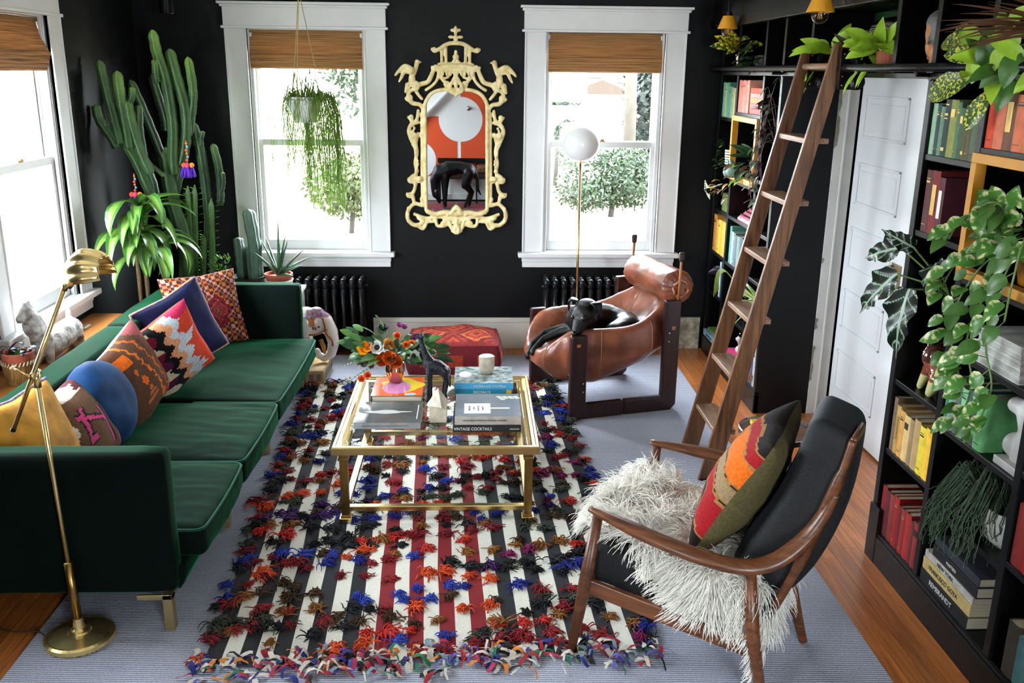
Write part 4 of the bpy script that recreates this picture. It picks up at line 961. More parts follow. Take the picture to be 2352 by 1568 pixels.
# ------------------------------------------------------------------ carved ivory mirror
IV = M('ivory_carved_paint', (238, 222, 172), .55, var=.4, vs=22, col2=(214, 190, 130))
mir = thing('wall_mirror', 'tall ornate ivory carved mirror with two birds, between the windows', 'mirror')
def mp(dx, cy_, y=-.035): return V((-.140+dx*.00105, y, 2.4806-.0010423*cy_))
def spiral(cx_, cy_, r, a0, turns, tr, sg=1, y=-.035):
    pts = []; rad = []; n = 14
    for k in range(n+1):
        t = k/n; a = a0+turns*2*pi*t; rr = r*(1-.78*t); pts.append(mp(cx_+rr*cos(a), cy_+rr*sin(a), y-.012*t)); rad.append(tr*1.22*(1-.25*t))
    return (pts, rad)
def chain(pts, r, y=-.035, n=5):
    P = bez([mp(a, b, y) for a, b in pts], n); k = len(P); R = r if isinstance(r, (list, tuple)) else [r, r]
    return (P, [1.18*lerp(R[0], R[1], i/(k-1)) for i in range(k)])
half = []
half += [chain([(217, 1335), (218, 1100), (216, 850), (216, 640), (208, 580), (175, 530), (120, 503), (60, 497), (0, 500)], .012, -.04)]
half += [chain([(243, 1290), (243, 1050), (240, 900), (238, 700), (228, 620)], .010, -.03)]
half += [chain([(286, 1150), (282, 1000), (284, 880), (268, 800)], [.011, .012], -.028)]
half += [chain([(222, 640), (250, 600), (300, 590), (328, 555)], [.012, .016]), spiral(322, 552, 24, .3, 1.1, .010)]
half += [chain([(262, 640), (272, 700), (300, 720), (318, 690)], [.010, .014]), spiral(313, 682, 18, .2, 1.0, .009)]
half += [chain([(270, 720), (310, 735), (330, 780), (315, 830), (285, 850)], [.014, .012]), spiral(298, 812, 24, 1.5, 1.2, .009, y=-.045)]
half += [chain([(300, 860), (285, 870), (275, 930), (290, 1000), (275, 1060)], [.012, .011]), spiral(292, 868, 16, 0, 1, .008)]
half += [chain([(262, 1130), (300, 1090), (330, 1120)], [.012, .014]), spiral(318, 1122, 22, -.5, 1.1, .009), spiral(262, 1112, 18, 2.6, 1.1, .008, y=-.05)]
half += [chain([(300, 1085), (292, 1160), (308, 1210), (338, 1225)], [.010, .014]), spiral(332, 1226, 20, -.4, 1.0, .009)]
half += [chain([(250, 1255), (240, 1300), (300, 1290), (345, 1340), (348, 1400), (310, 1440), (265, 1440), (240, 1410), (270, 1390)], [.012, .016], n=7)]
half += [chain([(310, 1240), (300, 1290)], [.014, .010])]
half += [chain([(205, 1345), (150, 1362), (80, 1352), (0, 1362)], [.016, .018], -.04), chain([(300, 1365), (220, 1392), (140, 1385), (60, 1388), (0, 1384)], [.011, .012], -.03)]
half += [chain([(285, 1440), (240, 1470), (212, 1420)], [.013, .010]), chain([(232, 1415), (180, 1420), (150, 1410)], [.009, .009]), chain([(150, 1390), (140, 1445), (100, 1450), (70, 1440)], [.011, .012])]
half += [spiral(96, 1436, 22, 2.8, 1.1, .009), chain([(90, 1400), (55, 1410), (45, 1450), (20, 1490)], [.011, .012]), chain([(55, 1410), (28, 1400), (20, 1430), (0, 1445)], [.008, .008])]
half += [chain([(262, 470), (232, 460), (190, 445), (165, 400), (150, 355)], [.016, .013]), chain([(205, 500), (160, 470), (128, 430), (118, 380)], [.010, .010]), spiral(140, 350, 22, 0, 1.1, .010, y=-.045), spiral(282, 470, 32, 1.2, 1.2, .012, y=-.045)]
half += [chain([(300, 500), (325, 520), (330, 548)], [.012, .012]), chain([(236, 560), (262, 530), (280, 500)], [.010, .012])]
half += [chain([(0, 365), (60, 360), (118, 372)], [.017, .014], -.045), chain([(0, 335), (70, 338), (125, 352)], [.012, .010], -.05)]
for k in range(5): half.append(chain([(10+26*k, 372), (10+26*k, 402-3*abs(k-2))], [.010, .007], -.05))
half += [chain([(105, 400), (92, 430), (70, 452), (45, 470)], [.012, .010]), spiral(62, 455, 20, .6, 1, .008), chain([(40, 380), (52, 415), (85, 420)], [.008, .007])]
half += [chain([(0, 400), (22, 440), (40, 480), (18, 520)], [.010, .012], -.05), spiral(26, 500, 24, -1.2, 1.1, .009, y=-.055), chain([(0, 430), (0, 540)], [.014, .009], -.05)]
half += [chain([(0, 1310), (22, 1330), (34, 1352)], [.016, .010], -.055), ('e', mp(0, 1320, -.05), (.016, .014, .022)), ('e', mp(0, 1410, -.04), (.016, .014, .016)), chain([(0, 1440), (14, 1470), (8, 1500)], [.014, .010], -.045), chain([(30, 1455), (36, 1490)], [.010, .006])]
for k in range(9): half.append(('e', mp(322-8*abs(k-4), 760+18*k, -.04), (.010, .010, .012)))
for k in range(8): half.append(('e', mp(278+10*sin(k), 890+24*k, -.045), (.009, .009, .013)))
for k in range(5): half.append(('e', mp(345, 1320+24*k, -.045), (.011, .011, .012)))
for k in range(7): half.append(('e', mp(40+24*k, 1362+8*sin(k*2), -.052), (.011, .010, .009)))
for k in range(6): half.append(('e', mp(192-8*k, 440-16*k, -.045), (.012, .011, .012)))
for k in range(6): half.append(('e', mp(215+6*(k % 2), 660+110*k, -.048), (.008, .010, .020)))
def flip(p):
    if p[0] == 'e': c_ = p[1]; return ('e', V((-.28-c_.x, c_.y, c_.z)), p[2])
    return ([V((-.28-v.x, v.y, v.z)) for v in p[0]], p[1])
blob('carved_frame', half+[flip(p) for p in half], IV, mir, vox=.0052, sm=2)
cr_ = [chain([(95, 320), (97, 225)], .010), chain([(66, 320), (68, 215)], .010), chain([(0, 190), (40, 192), (75, 205), (105, 225), (140, 242), (158, 232)], [.013, .012], -.045), spiral(148, 232, 14, 1.6, .9, .008, y=-.045), ('e', mp(0, 110, -.04), (.014, .012, .036)), ('e', mp(22, 105, -.04), (.016, .010, .012)), ('e', mp(32, 150, -.04), (.022, .010, .012)), ('e', mp(0, 160, -.04), (.016, .012, .03)), ('e', mp(0, 280, -.04), (.024, .016, .022)), ('e', mp(0, 250, -.04), (.014, .012, .018)), ('e', mp(14, 308, -.04), (.014, .012, .010)), chain([(0, 322), (118, 330)], [.010, .009])]
blob('pagoda_crest', cr_+[flip(p) for p in cr_], IV, mir, vox=.005, sm=2)
for sg in (1, -1):
    bd = [chain([(330, 505), (312, 450), (290, 400), (272, 350), (264, 315)], [.012, .016]), ('e', mp(300, 435, -.045), (.026, .02, .05)), ('e', mp(262, 312, -.05), (.016, .014, .012)), chain([(262, 312), (238, 318)], [.010, .005]), chain([(300, 370), (345, 345), (390, 380), (412, 405)], [.020, .007], -.06), chain([(310, 380), (350, 380), (372, 420), (388, 448)], [.018, .006], -.06), chain([(330, 470), (345, 515)], [.018, .010])]
    blob('bird', bd if sg == 1 else [flip(p) for p in bd], IV, mir, vox=.005, sm=2)
poly = [(215, 1345), (215, 640), (206, 580), (172, 532), (118, 505), (60, 499), (0, 501)]; poly = poly+[(-a, b) for a, b in poly[::-1][1:]]
MIRG = M('mirror_silver', (235, 238, 240), .01, 1); T = Matrix(((1, 0, 0, 0), (0, 0, -1, -.022), (0, 1, 0, 0), (0, 0, 0, 1)))
MB().prism([(mp(a, b).x, mp(a, b).z) for a, b in poly], -.004, 0, T).build('mirror_glass', MIRG, mir)
MB().prism([(mp(a*1.1, b).x, mp(a, b).z) for a, b in poly], -.018, -.005, T).build('backing_board', BLK, mir)

# ------------------------------------------------------------------ cast-iron radiators
IRON = M('black_cast_iron', (17, 18, 22), .3, .3, bump=.08, bs=80)
def section_mesh():
    mb = MB()
    for y in (-.07, -.145, -.22):
        mb.tube([(0, y, .06), (0, y, .56)], .019, 8)
        mb.tube(bez([(0, y, .53), (0, y, .575), (0, y+.01, .60)], 3), [.02, .02, .021, .022, .02, .016, .008], 8)
    for z in (.085, .545): mb.tube([(0, -.055, z), (0, -.235, z)], .022, 8)
    for z in (.1, .53): mb.tube([(-.034, -.145, z), (.034, -.145, z)], .016, 8)
    return mb.mesh('section', IRON, True)
SEC = section_mesh()
def radiator(x0, n, label):
    r = thing('radiator', label, 'radiator', group='black cast-iron radiators')
    for k in range(n): o = obj('section', SEC, r); o.location = (x0+.0665*k, 0, 0)
    for x in (x0, x0+.0665*(n-1)):
        for y in (-.08, -.21): MB().tube([(x, y, 0), (x, y, .08)], [.014, .018], 8).build('foot', IRON, r, smooth=True)
    xe = x0+.0665*(n-1)
    MB().tube(bez([(xe+.03, -.145, .10), (xe+.06, -.145, .09), (xe+.065, -.145, 0)], 4), .011, 8).build('pipe', IRON, r, smooth=True); MB().lathe([(.01, 0), (.01, .03), (.005, .034)], 8, (xe+.02, -.145, .53), Matrix.Rotation(pi/2, 3, 'Y')).build('bleed_valve', IRON, r)
radiator(-1.385, 9, 'black cast-iron radiator behind the green sofa under the left window')
radiator(.535, 10, 'black cast-iron radiator behind the leather armchair under the right window')

# ------------------------------------------------------------------ globe floor lamp and brass pharmacy lamp
gl = thing('globe_floor_lamp', 'brass floor lamp with a white glass globe behind the leather armchair', 'floor lamp')
MB().lathe([(.13, 0), (.13, .012), (.12, .018), (.012, .024)], 32, (.755, -.3, 0)).build('base', BRASSD, gl); MB().tube([(.755, -.3, .02), (.752, -.3, 1.49)], .0095, 12).build('pole', BRASS, gl, smooth=True)
MB().lathe([(.02, 0), (.045, .01), (.045, .018)], 20, (.752, -.3, 1.466)).build('globe_holder', BRASS, gl); MB().ball((.752, -.3, 1.604), .132, 36, 24).build('globe', M('opal_glass', (240, 240, 240), .18, spec=.6), gl, smooth=True)
bl = thing('pharmacy_lamp', 'brass adjustable floor lamp with a shell shade beside the green sofa', 'floor lamp')
GB = M('bright_lacquered_brass', (238, 212, 146), .22, .92)
BX, BY = -1.50, -3.875
MB().lathe([(.126, 0), (.128, .006), (.126, .02), (.116, .026), (.108, .024), (.06, .034), (.045, .036), (.04, .042), (.03, .044), (.022, .05), (.017, .085), (.0165, .09)], 48, (BX, BY, .011)).build('base', GB, bl, smooth=False)
p0 = V((BX, BY, .09)); p1 = V((-1.528, BY, 1.07)); pd = (p1-p0)
MB().tube([p0, p0+pd*.25], .0165, 16).build('lower_sleeve', BRASSD, bl, smooth=True); MB().tube([p0+pd*.25, p1], .0082, 12).build('pole', GB, bl, smooth=True)
a0, a1 = V((-1.622, BY-.02, .872)), V((-1.385, BY-.02, 1.378))
MB().tube([a0, a1], .0085, 12).build('swing_arm', GB, bl, smooth=True); MB().tube([a0-(a1-a0)*.015, a0+(a1-a0)*.005], .0095, 10).build('arm_tip', HW, bl)
j = MB(); j.tube([p1-V((0, 0, .05)), p1+V((0, 0, .012))], .013, 12); j.tube([(p1.x, BY-.035, p1.z), (p1.x, BY+.02, p1.z)], .012, 10); j.build('swivel_joint', GB, bl, smooth=True)
k_ = MB(); k_.tube([p1+V((-.01, -.03, 0)), p1+V((-.06, -.03, .03))], .0035, 8); k_.tube([p1+V((-.062, -.045, .03)), p1+V((-.062, -.015, .032))], .0045, 8); k_.build('thumb_screw', GB, bl, smooth=True)
MB().tube([a1-(a1-a0)*.01, a1+(a1-a0)*.07], .011, 12).build('neck', GB, bl, smooth=True)
H0 = a1+(a1-a0)*.055; dX = V((.97, -.12, .12)).normalized(); dY = V((0, 0, 1)).cross(dX).normalized(); dZ = dX.cross(dY)
def shell(u, v):
    be = (u-.5)*pi*1.04; al_ = .10+v*2.25; rib = 1+.05*cos(be*13)*min(1, v*2); s_ = sin(al_)*rib
    return H0+dX*(.075-.088*cos(al_)+.012)+dZ*(.088*s_*cos(be)*1.08+.002)+dY*(.080*s_*sin(be))
mb = MB(); mb.grid(shell, 130, 26); sh_ = mb.build('shell_shade', GB, bl, smooth=True); m_ = sh_.modifiers.new('t', 'SOLIDIFY'); m_.thickness = .0025
MB().lathe([(.026, 0), (.03, .006), (.022, .014), (.012, .03)], 16, H0+dX*-.0, Matrix((dY, dZ, dX)).transposed()).build('shade_collar', GB, bl, smooth=True)
MB().tube(bez([(BX-.1, BY-.03, .02), (-1.68, -3.83, .014), (-1.8, -3.82, .012), (-2.0, -3.7, .006)], 6), .003, 6).build('cord', M('brown_cord', (60, 46, 30), .7), bl, smooth=True)

# ------------------------------------------------------------------ kilim pouf, elephant stool
def patp(u, v, s=0):
    a, b = q(u, 64), q(v, 54); k = abs(((a*2) % 1)-.5)*1.2+abs(((b*1.6) % 1)-.5)+.04*noise.noise(V((a*30, b*30, 2)))
    c = [(128, 24, 26), (188, 70, 24), (150, 34, 30), (200, 96, 34), (110, 16, 30), (170, 50, 30)][int(k*9+s) % 6]
    return c
KP = M('kilim_wool_red', attr='col', rough=.95, var=.35, vs=60, bump=.35, bs=170)
pf = thing('pouf', 'square red and orange kilim pouf in front of the white baseboard', 'pouf')
mb = MB(); x0, x1, y0, y1, zh = -.475, .16, -.70, -.24, .225
def ptop(u, v):
    a, b = 2*u-1, 2*v-1; bz = .055*(1-a**4)*(1-b**4)*(1+.35*noise.noise(V((a*2, b*2, 4)))); return (lerp(x0, x1, u)+.012*a*(1-b*b), lerp(y0, y1, v)+.012*b*(1-a*a), zh+bz)
mb.grid(ptop, 64, 54, colf=lambda u, v: patp(u, v) if abs(v-.5) < .43 and abs(u-.5) < .45 else (132, 26, 28)); mb.build('top_panel', KP, pf, smooth=True)
mb = MB(); per = [(t, 0) for t in [k/20 for k in range(20)]]+[(1, k/16) for k in range(16)]+[(1-k/20, 1) for k in range(20)]+[(0, 1-k/16) for k in range(16)]
def pside(u, v):
    i = int(round(u*72)) % 72; a, b = per[i]; p = V(ptop(a, b)); bul = .03*sin(pi*v); d = V((2*a-1, 2*b-1, 0)); d = d.normalized(); return (p.x+d.x*bul, p.y+d.y*bul, lerp(.012, zh, v)+.004*noise.noise(V((u*30, v*4, 0))))
mb.grid(pside, 72, 10, closeu=True, colf=lambda u, v: (170, 58, 26) if (.25 < v < .75 and int(u*24) % 2) else (112, 18, 30)); mb.build('side_panel', KP, pf, smooth=True)
CER = M('painted_ceramic', attr='col', rough=.22, coat=.5)
el = thing('elephant_stool', 'white ceramic elephant on a tan plinth at the far end of the sofa', 'ceramic stool')
ey = -.74
def pe(x, z, y=ey): return (x, y, z)
def elc(co):
    x, y, z = co
    if z > .455 and x > -1.16: return (120, 116, 140) if (int(x*90)+int(y*90)) % 3 else (150, 50, 44)
    if z > .40 and abs(x+1.12) < .02: return (170, 110, 50)
    return (226, 220, 210)
blob('figure', [([pe(-1.40, .36), pe(-1.28, .38), pe(-1.17, .42)], [.13, .14, .10]), ('e', pe(-1.11, .41), (.085, .08, .095)), ('e', pe(-1.10, .47), (.06, .055, .05)), ([pe(-1.05, .42), pe(-1.005, .34), pe(-.99, .26), pe(-1.01, .18), pe(-1.06, .15), pe(-1.10, .17), pe(-1.105, .20)], [.062, .05, .042, .035, .03, .026, .024]), ([pe(-1.20, .3, ey-.06), pe(-1.19, .12, ey-.06)], [.06, .05]), ([pe(-1.20, .3, ey+.06), pe(-1.19, .12, ey+.06)], [.06, .05]), ([pe(-1.40, .3, ey-.07), pe(-1.40, .12, ey-.07)], [.06, .05]), ([pe(-1.40, .3, ey+.07), pe(-1.40, .12, ey+.07)], [.06, .05]), ('e', pe(-1.17, .40, ey-.085), (.055, .018, .075)), ('e', pe(-1.17, .40, ey+.085), (.055, .018, .075))], CER, el, vox=.010, sm=4, colf=elc)
STR = M('glazed_brown_strap', (150, 88, 40), .25); GLD = M('ochre_glaze', (180, 124, 44), .25)
for pts in ([(-1.17, .345), (-1.10, .34), (-1.05, .36), (-1.01, .375)], [(-1.05, .46), (-1.035, .40), (-1.025, .34), (-.995, .29), (-.99, .25)]):
    MB().tube(bez([pe(x, z, ey-.082+.02*(x > -1.06)+.022*(x > -1.02)) for x, z in pts], 5), .007, 6).build('harness_strap', STR, el, smooth=True)
MB().tube([pe(-1.07, .30, ey-.05), pe(-1.05, .25, ey-.06), pe(-1.045, .2, ey-.062)], [.016, .016, .010], 10).build('tusk', GLD, el, smooth=True); MB().ball(pe(-1.075, .395, ey-.076), .007, 8, 6).build('eye', INKP, el)
for k in range(4): MB().tube([pe(-1.145+.016*k, .405-.003*k, ey-.084), pe(-1.143+.016*k, .385-.003*k, ey-.086)], .006, 6).build('tassel', M('red_glaze', (140, 30, 26), .3), el)
MB().bx(-1.47, -1.035, -.93, -.56, .011, .115).build('plinth', M('tan_glazed_plinth', (196, 164, 112), .35, var=.3, vs=14), el, bevel=.008)
mb = MB()
for k in range(7): mb.bx(-1.034, -1.031, -.91+.05*k, -.88+.05*k, .04, .09)
for k in range(8): mb.bx(-1.45+.052*k, -1.42+.052*k, -.933, -.9295, .04, .09)
mb.build('plinth_stripes', M('grey_glaze_stripe', (120, 112, 108), .35), el)['kind'] = 'stuff'

# ------------------------------------------------------------------ things on the coffee table
ZT = .4098
NAVY = M('navy_cover', (14, 18, 60), .35)
b = flat_book(-.552, -.283, -2.36, -2.05, ZT, .034, (14, 16, 52), 'glossy orange covered book under the copper vase on the coffee table', None, spine='x0')
def sheet(nm, x0, x1, y0, y1, z, mat, par): return MB().bx(x0, x1, y0, y1, z, z+.0006).build(nm, mat, par)
OC = M('orange_gloss_print', (226, 86, 18), .15); YC = M('yellow_gloss_print', (232, 196, 40), .15); PC = M('pink_gloss_print', (206, 132, 178), .15); TQ = M('turquoise_gloss_print', (150, 206, 214), .15)
sheet('cover_print', -.552, -.283, -2.36, -2.05, ZT+.034, OC, b)
def disc(nm, cx_, cy_, rx, ry, z, mat, par, n=28, wob=0): MB().prism([(cx_+rx*(1+wob*sin(5*a+1))*cos(a), cy_+ry*(1+wob*cos(4*a))*sin(a)) for a in [2*pi*k/n for k in range(n)]], z, z+.0005, Matrix.Identity(4)).build(nm, mat, par)
disc('cover_print', -.40, -2.19, .115, .115, ZT+.0346, YC, b, wob=.12); disc('cover_print', -.425, -2.225, .075, .105, ZT+.0351, PC, b); disc('cover_print', -.345, -2.335, .03, .02, ZT+.0352, TQ, b)
g2 = flat_book(-.595, -.268, -2.748, -2.45, ZT, .034, (150, 150, 150), 'grey photography book lying at the front left of the coffee table', None, spine='y0')
GG = M('grey_gloss_print', (96, 96, 94), .12, var=.3, vs=8); sheet('cover_print', -.595, -.268, -2.748, -2.45, ZT+.034, GG, g2)
disc('cover_print', -.45, -2.60, .11, .022, ZT+.0346, M('silver_gloss_print', (190, 190, 188), .15), g2, wob=.25); sheet('cover_print', -.292, -.288, -2.70, -2.50, ZT+.0346, WHP, g2)
text('BEYOND FASHION AND PHOTOGRAPHIC FILMS', .0105, M('grey_print', (110, 110, 112), .6), g2, (-.44, -2.7486, ZT+.017), (1, 0, 0), (0, 0, 1))
ZZ = ZT; specs = [('navy blue book, lowest of the blue stack under the stone jar', (16, 26, 74), .026, 'OSCAR BLUEMNER:', WHP, .0125, -.055), ('teal book with white lettering in the middle of the blue stack', (24, 130, 158), .034, 'DECORATE', WHP, .018, -.01), ('light blue book at the top of the stack under the stone jar', (62, 150, 196), .034, 'The Selby Is in Your Place', M('peach_print', (226, 200, 160), .5), .0165, .03)]
for i, (lb, c, th, tx, tm, ts, off) in enumerate(specs):
    xa, xb = (-.108, .198) if i < 2 else (-.112, .202)
    b = flat_book(xa, xb, -2.335, -2.05, ZZ, th, c, lb, 'blue books stacked on the coffee table', spine='y0'); text(tx, ts, tm, b, (.045+off if i else .045-.055, -2.3358, ZZ+th/2), (1, 0, 0), (0, 0, 1))
    if i == 1: MB().bx(.165, .192, -2.3362, -2.335, ZZ+.003, ZZ+th-.003).build('spine_label', M('mustard_print', (206, 160, 50), .5), b)
    if i == 0: MB().bx(.07, .19, -2.3362, -2.335, ZZ+.002, ZZ+th-.002).build('spine_label', M('teal_print', (30, 120, 120), .4, var=1, vs=50, col2=(30, 30, 80)), b)
    ZZ += th+.0005
sheet('cover_print', -.112, .202, -2.335, -2.05, ZZ-.0005, M('floral_print', (96, 120, 110), .2, var=1, vs=30, col2=(196, 206, 214)), b); disc('cover_print', -.055, -2.19, .035, .05, ZZ+.0003, M('white_gloss_print', (232, 226, 228), .2), b)
ZA = ZZ; ZZ = ZT
b = flat_book(-.110, .222, -2.79, -2.455, ZZ, .030, (18, 18, 20), 'black cocktail book, lower of the two at the front right of the table', 'books at the front right of the coffee table', spine='y0')
text('VINTAGE COCKTAILS', .021, WHP, b, (-.012, -2.7908, ZZ+.0155), (1, 0, 0), (0, 0, 1), squash=.9); text('ASSOULINE', .009, WHP, b, (.19, -2.7908, ZZ+.0145), (1, 0, 0), (0, 0, 1)); ZZ += .031
b = flat_book(-.100, .224, -2.775, -2.455, ZZ, .046, (186, 176, 164), 'thick grey cookbook with a white label, at the front right of the table', 'books at the front right of the coffee table', spine='y0')
text('VEGETABLES FROM AN ITALIAN GARDEN', .0115, INKP, b, (.045, -2.7758, ZZ+.023), (1, 0, 0), (0, 0, 1)); ZZ += .046
sheet('cover_print', -.100, .224, -2.775, -2.455, ZZ, M('slate_gloss_print', (116, 124, 136), .2, var=.2, vs=9), b)
lbm = M('white_label_print', (232, 234, 238), .3); sheet('cover_label', -.055, .075, -2.74, -2.60, ZZ+.0006, lbm, b); sheet('cover_print', .075, .17, -2.675, -2.66, ZZ+.0006, lbm, b)
for k, tx in enumerate(('VEGETABLES', 'FROM', 'AN ITALIAN', 'GARDEN')): text(tx, .013, M('grey_print'), b, (-.03+.022*k, -2.67, ZZ+.0016), (0, -1, 0), (1, 0, 0))
for k in range(9): disc('cover_print', .12+.028*(k % 4)+.01*(k//4), -2.50-.02*(k//4), .014, .009, ZZ+.0006, M('pale_leaf_print', (196, 206, 180), .3), b, 10)
TRV = M('travertine', (206, 194, 172), .6, var=.35, vs=26, bump=.15, bs=60)
o = thing('stone_jar', 'round travertine jar standing on the blue book stack', 'jar'); MB().lathe([(.030, 0), (.034, .004), (.041, .018), (.0425, .03), (.0425, .094), (.039, .097)], 32, (.062, -2.16, ZA+.001)).build('jar', TRV, o, smooth=False); MB().lathe([(.037, 0), (.036, .002)], 32, (.062, -2.16, ZA+.0975)).build('wax', M('white_wax', (232, 230, 226), .4), o)
tag(MB().bx(-.229, -.143, -2.665, -2.58, ZT, ZT+.083).build('stone_cube', TRV, bevel=.002), 'travertine cube under the stone pyramid on the coffee table', 'stone block')
py_ = MB(); zb = ZT+.0835; c_ = V((-.186, -2.6225, 0)); R4 = [c_+V((.062*cos(a), .062*sin(a), zb)) for a in [radians(18+90*k) for k in range(4)]]; py_.v = R4+[c_+V((0, 0, zb+.088))]
for k in range(4): py_.face([k, (k+1) % 4, 4])
py_.face([3, 2, 1, 0]); tag(py_.build('stone_pyramid', TRV, bevel=.001), 'small travertine pyramid balanced on the stone cube', 'stone pyramid')
# giraffe
GIR = M('dark_bronze_hammered', (46, 46, 56), .38, .55, var=.75, vs=70, bump=.8, bs=140, col2=(16, 16, 22)); gy = -2.34
gir = thing('giraffe_figurine', 'dark hammered metal giraffe standing behind the stone pyramid', 'figurine')
def g(x, z, y=gy): return (x, y, z)
blob('body', [([g(-.245, .615), g(-.20, .60), g(-.163, .575)], [.034, .038, .034]), ([g(-.24, .625), g(-.262, .67), g(-.278, .72), g(-.286, .758)], [.028, .020, .015, .013]), ([g(-.284, .76), g(-.302, .772), g(-.318, .778)], [.016, .012, .008]), ([g(-.282, .77, gy-.01), g(-.278, .79, gy-.012)], [.004, .005]), ([g(-.282, .77, gy+.01), g(-.278, .79, gy+.012)], [.004, .005]), ([g(-.275, .768, gy-.012), g(-.262, .772, gy-.022)], [.006, .003]), ([g(-.275, .768, gy+.012), g(-.262, .772, gy+.022)], [.006, .003]), ([g(-.243, .60, gy-.018), g(-.247, .52, gy-.022), g(-.250, .43, gy-.022), g(-.256, ZT+.008, gy-.022)], [.018, .011, .009, .011]), ([g(-.235, .60, gy+.018), g(-.238, .52, gy+.022), g(-.238, .43, gy+.022), g(-.244, ZT+.008, gy+.022)], [.018, .011, .009, .011]), ([g(-.163, .58, gy-.02), g(-.15, .52, gy-.022), g(-.16, .46, gy-.022), g(-.155, ZT+.008, gy-.022)], [.024, .014, .009, .011]), ([g(-.165, .58, gy+.02), g(-.158, .52, gy+.022), g(-.168, .46, gy+.022), g(-.163, ZT+.008, gy+.022)], [.024, .014, .009, .011]), ([g(-.145, .585), g(-.132, .54), g(-.135, .49)], [.006, .004, .006])], GIR, gir, vox=.0045, sm=3)

# ------------------------------------------------------------------ window ledge and its things
LW = wood_mat('honey_oak_ledge', (176, 112, 52), (146, 88, 36), 'Y', 5., .35)
lg = thing('window_ledge', 'long honey wood ledge between the sofa back and the side window', 'ledge')
MB().bx(-2.405, -2.065, -3.95, -1.28, .585, .612).build('board', LW, lg, bevel=.003)
for y in (-1.4, -2.6, -3.8): MB().bx(-2.38, -2.10, y-.015, y+.015, 0, .585).build('upright', LW, lg)
MB().bx(-2.405, -2.39, -3.9, -1.3, .0, .585).build('back_board', LW, lg)
STN = M('weathered_white_ceramic', (232, 229, 224), .55, var=.6, vs=24, bump=.6, bs=60, col2=(120, 112, 106))
st = thing('animal_statue', 'weathered white shaggy animal statue on the ledge by the window', 'statue')
def s_(x, y, z): return (-2.235+x, -2.24+y, .612+z)
blob('figure', [([s_(-.02, -.02, .06), s_(-.03, -.03, .15), s_(-.05, -.06, .24)], [.06, .055, .045]), ('e', s_(-.055, -.075, .27), (.04, .045, .045)), ([s_(-.06, -.09, .27), s_(-.07, -.13, .25)], [.03, .022]), ([s_(-.06, -.07, .31), s_(-.05, -.06, .325)], [.022, .012]), ([s_(.0, .02, .07), s_(.02, .12, .10), s_(.03, .2, .11)], [.065, .07, .065]), ([s_(-.03, -.07, .14), s_(-.03, -.09, .015)], [.025, .022]), ([s_(.03, -.06, .14), s_(.03, -.08, .015)], [.025, .022]), ([s_(.0, .21, .08), s_(.0, .22, .02)], [.04, .035]), ([s_(.06, .19, .08), s_(.06, .2, .02)], [.04, .035]), ([s_(.02, .22, .15), s_(.0, .26, .21)], [.02, .012]), ('e', s_(-.04, -.065, .2), (.055, .05, .07))], STN, st, vox=.008, sm=3)
bk = thing('basket_planter', 'small purple plant in a woven basket pot on the window ledge', 'potted plant')
BSK = M('straw_basket', (150, 112, 58), .8, var=.6, vs=1, stretch=(160, 160, 4), col2=(86, 60, 26)); bc = (-2.215, -2.62, .612)
MB().lathe([(.062, 0), (.072, .04), (.076, .105), (.074, .108)], 28, bc).build('basket', BSK, bk, smooth=False)
mb = MB()
for k in range(28): a = 2*pi*k/28; mb.tube([(bc[0]+.0765*cos(a), bc[1]+.0765*sin(a), bc[2]+.10), (bc[0]+.0775*cos(a+.11), bc[1]+.0775*sin(a+.11), bc[2]+.118)], .004, 5)
mb.build('braided_rim', M('pale_rush', (196, 180, 150), .8), bk)['kind'] = 'stuff'
TERR = M('terracotta', (158, 78, 52), .75, var=.2, vs=14); MB().lathe([(.07, .10), (.073, .15), (.077, .152), (.077, .158), (.066, .158), (.064, .14), (.0, .14)], 28, bc, cap=False).build('pot', TERR, bk)
tr = thing('trinket_tray', 'small green and cream tray lying on the honey ledge', 'tray'); MB().bx(-2.40, -2.285, -1.665, -1.58, .612, .624).build('rim', M('cream_ceramic', (206, 200, 170), .35), tr, bevel=.004); MB().bx(-2.385, -2.30, -1.652, -1.593, .6235, .6255).build('inlay', M('sage_glaze', (132, 140, 88), .3), tr, bevel=.001)
wt = thing('side_table', 'white side table holding the pots behind the far sofa arm', 'table')
WTP = M('white_table_paint', (214, 212, 206), .45); MB().bx(-1.80, -1.245, -.66, -.27, .545, .57).build('table_top', WTP, wt, bevel=.003)
for x in (-1.77, -1.275):
    for y in (-.63, -.30): MB().bx(x-.015, x+.015, y-.015, y+.015, .0, .545).build('leg', WTP, wt)
# round stool with tray beside the lounge chair, mug
sx, sy = 1.46, -2.86
ss = thing('side_stool', 'small round metal tray table beside the ladder, half hidden by the kilim cushion', 'table')
MB().lathe([(.175, 0), (.18, .004), (.182, .03), (.178, .032), (.172, .008)], 40, (sx, sy, .42), cap=True).build('tray', M('polished_steel_rim', (170, 172, 182), .12, 1), ss); MB().lathe([(.172, 0), (.172, .002)], 40, (sx, sy, .432)).build('tray_top', wood_mat('walnut_top', (130, 84, 56), (90, 54, 34), 'X', 6), ss)
for k in range(3): a = 2*pi*k/3+.5; MB().tube([(sx+.1*cos(a), sy+.1*sin(a), .42), (sx+.14*cos(a), sy+.14*sin(a), .011)], .008, 8).build('leg', HW, ss)
flat_book(1.36, 1.52, -2.93, -2.75, .4345, .022, (222, 186, 34), 'yellow book lying on the round tray table', None)
gz = thing('eyeglasses', 'dark rimmed eyeglasses lying on the yellow book', 'glasses'); GF = M('tortoise_frame', (36, 20, 30), .2)
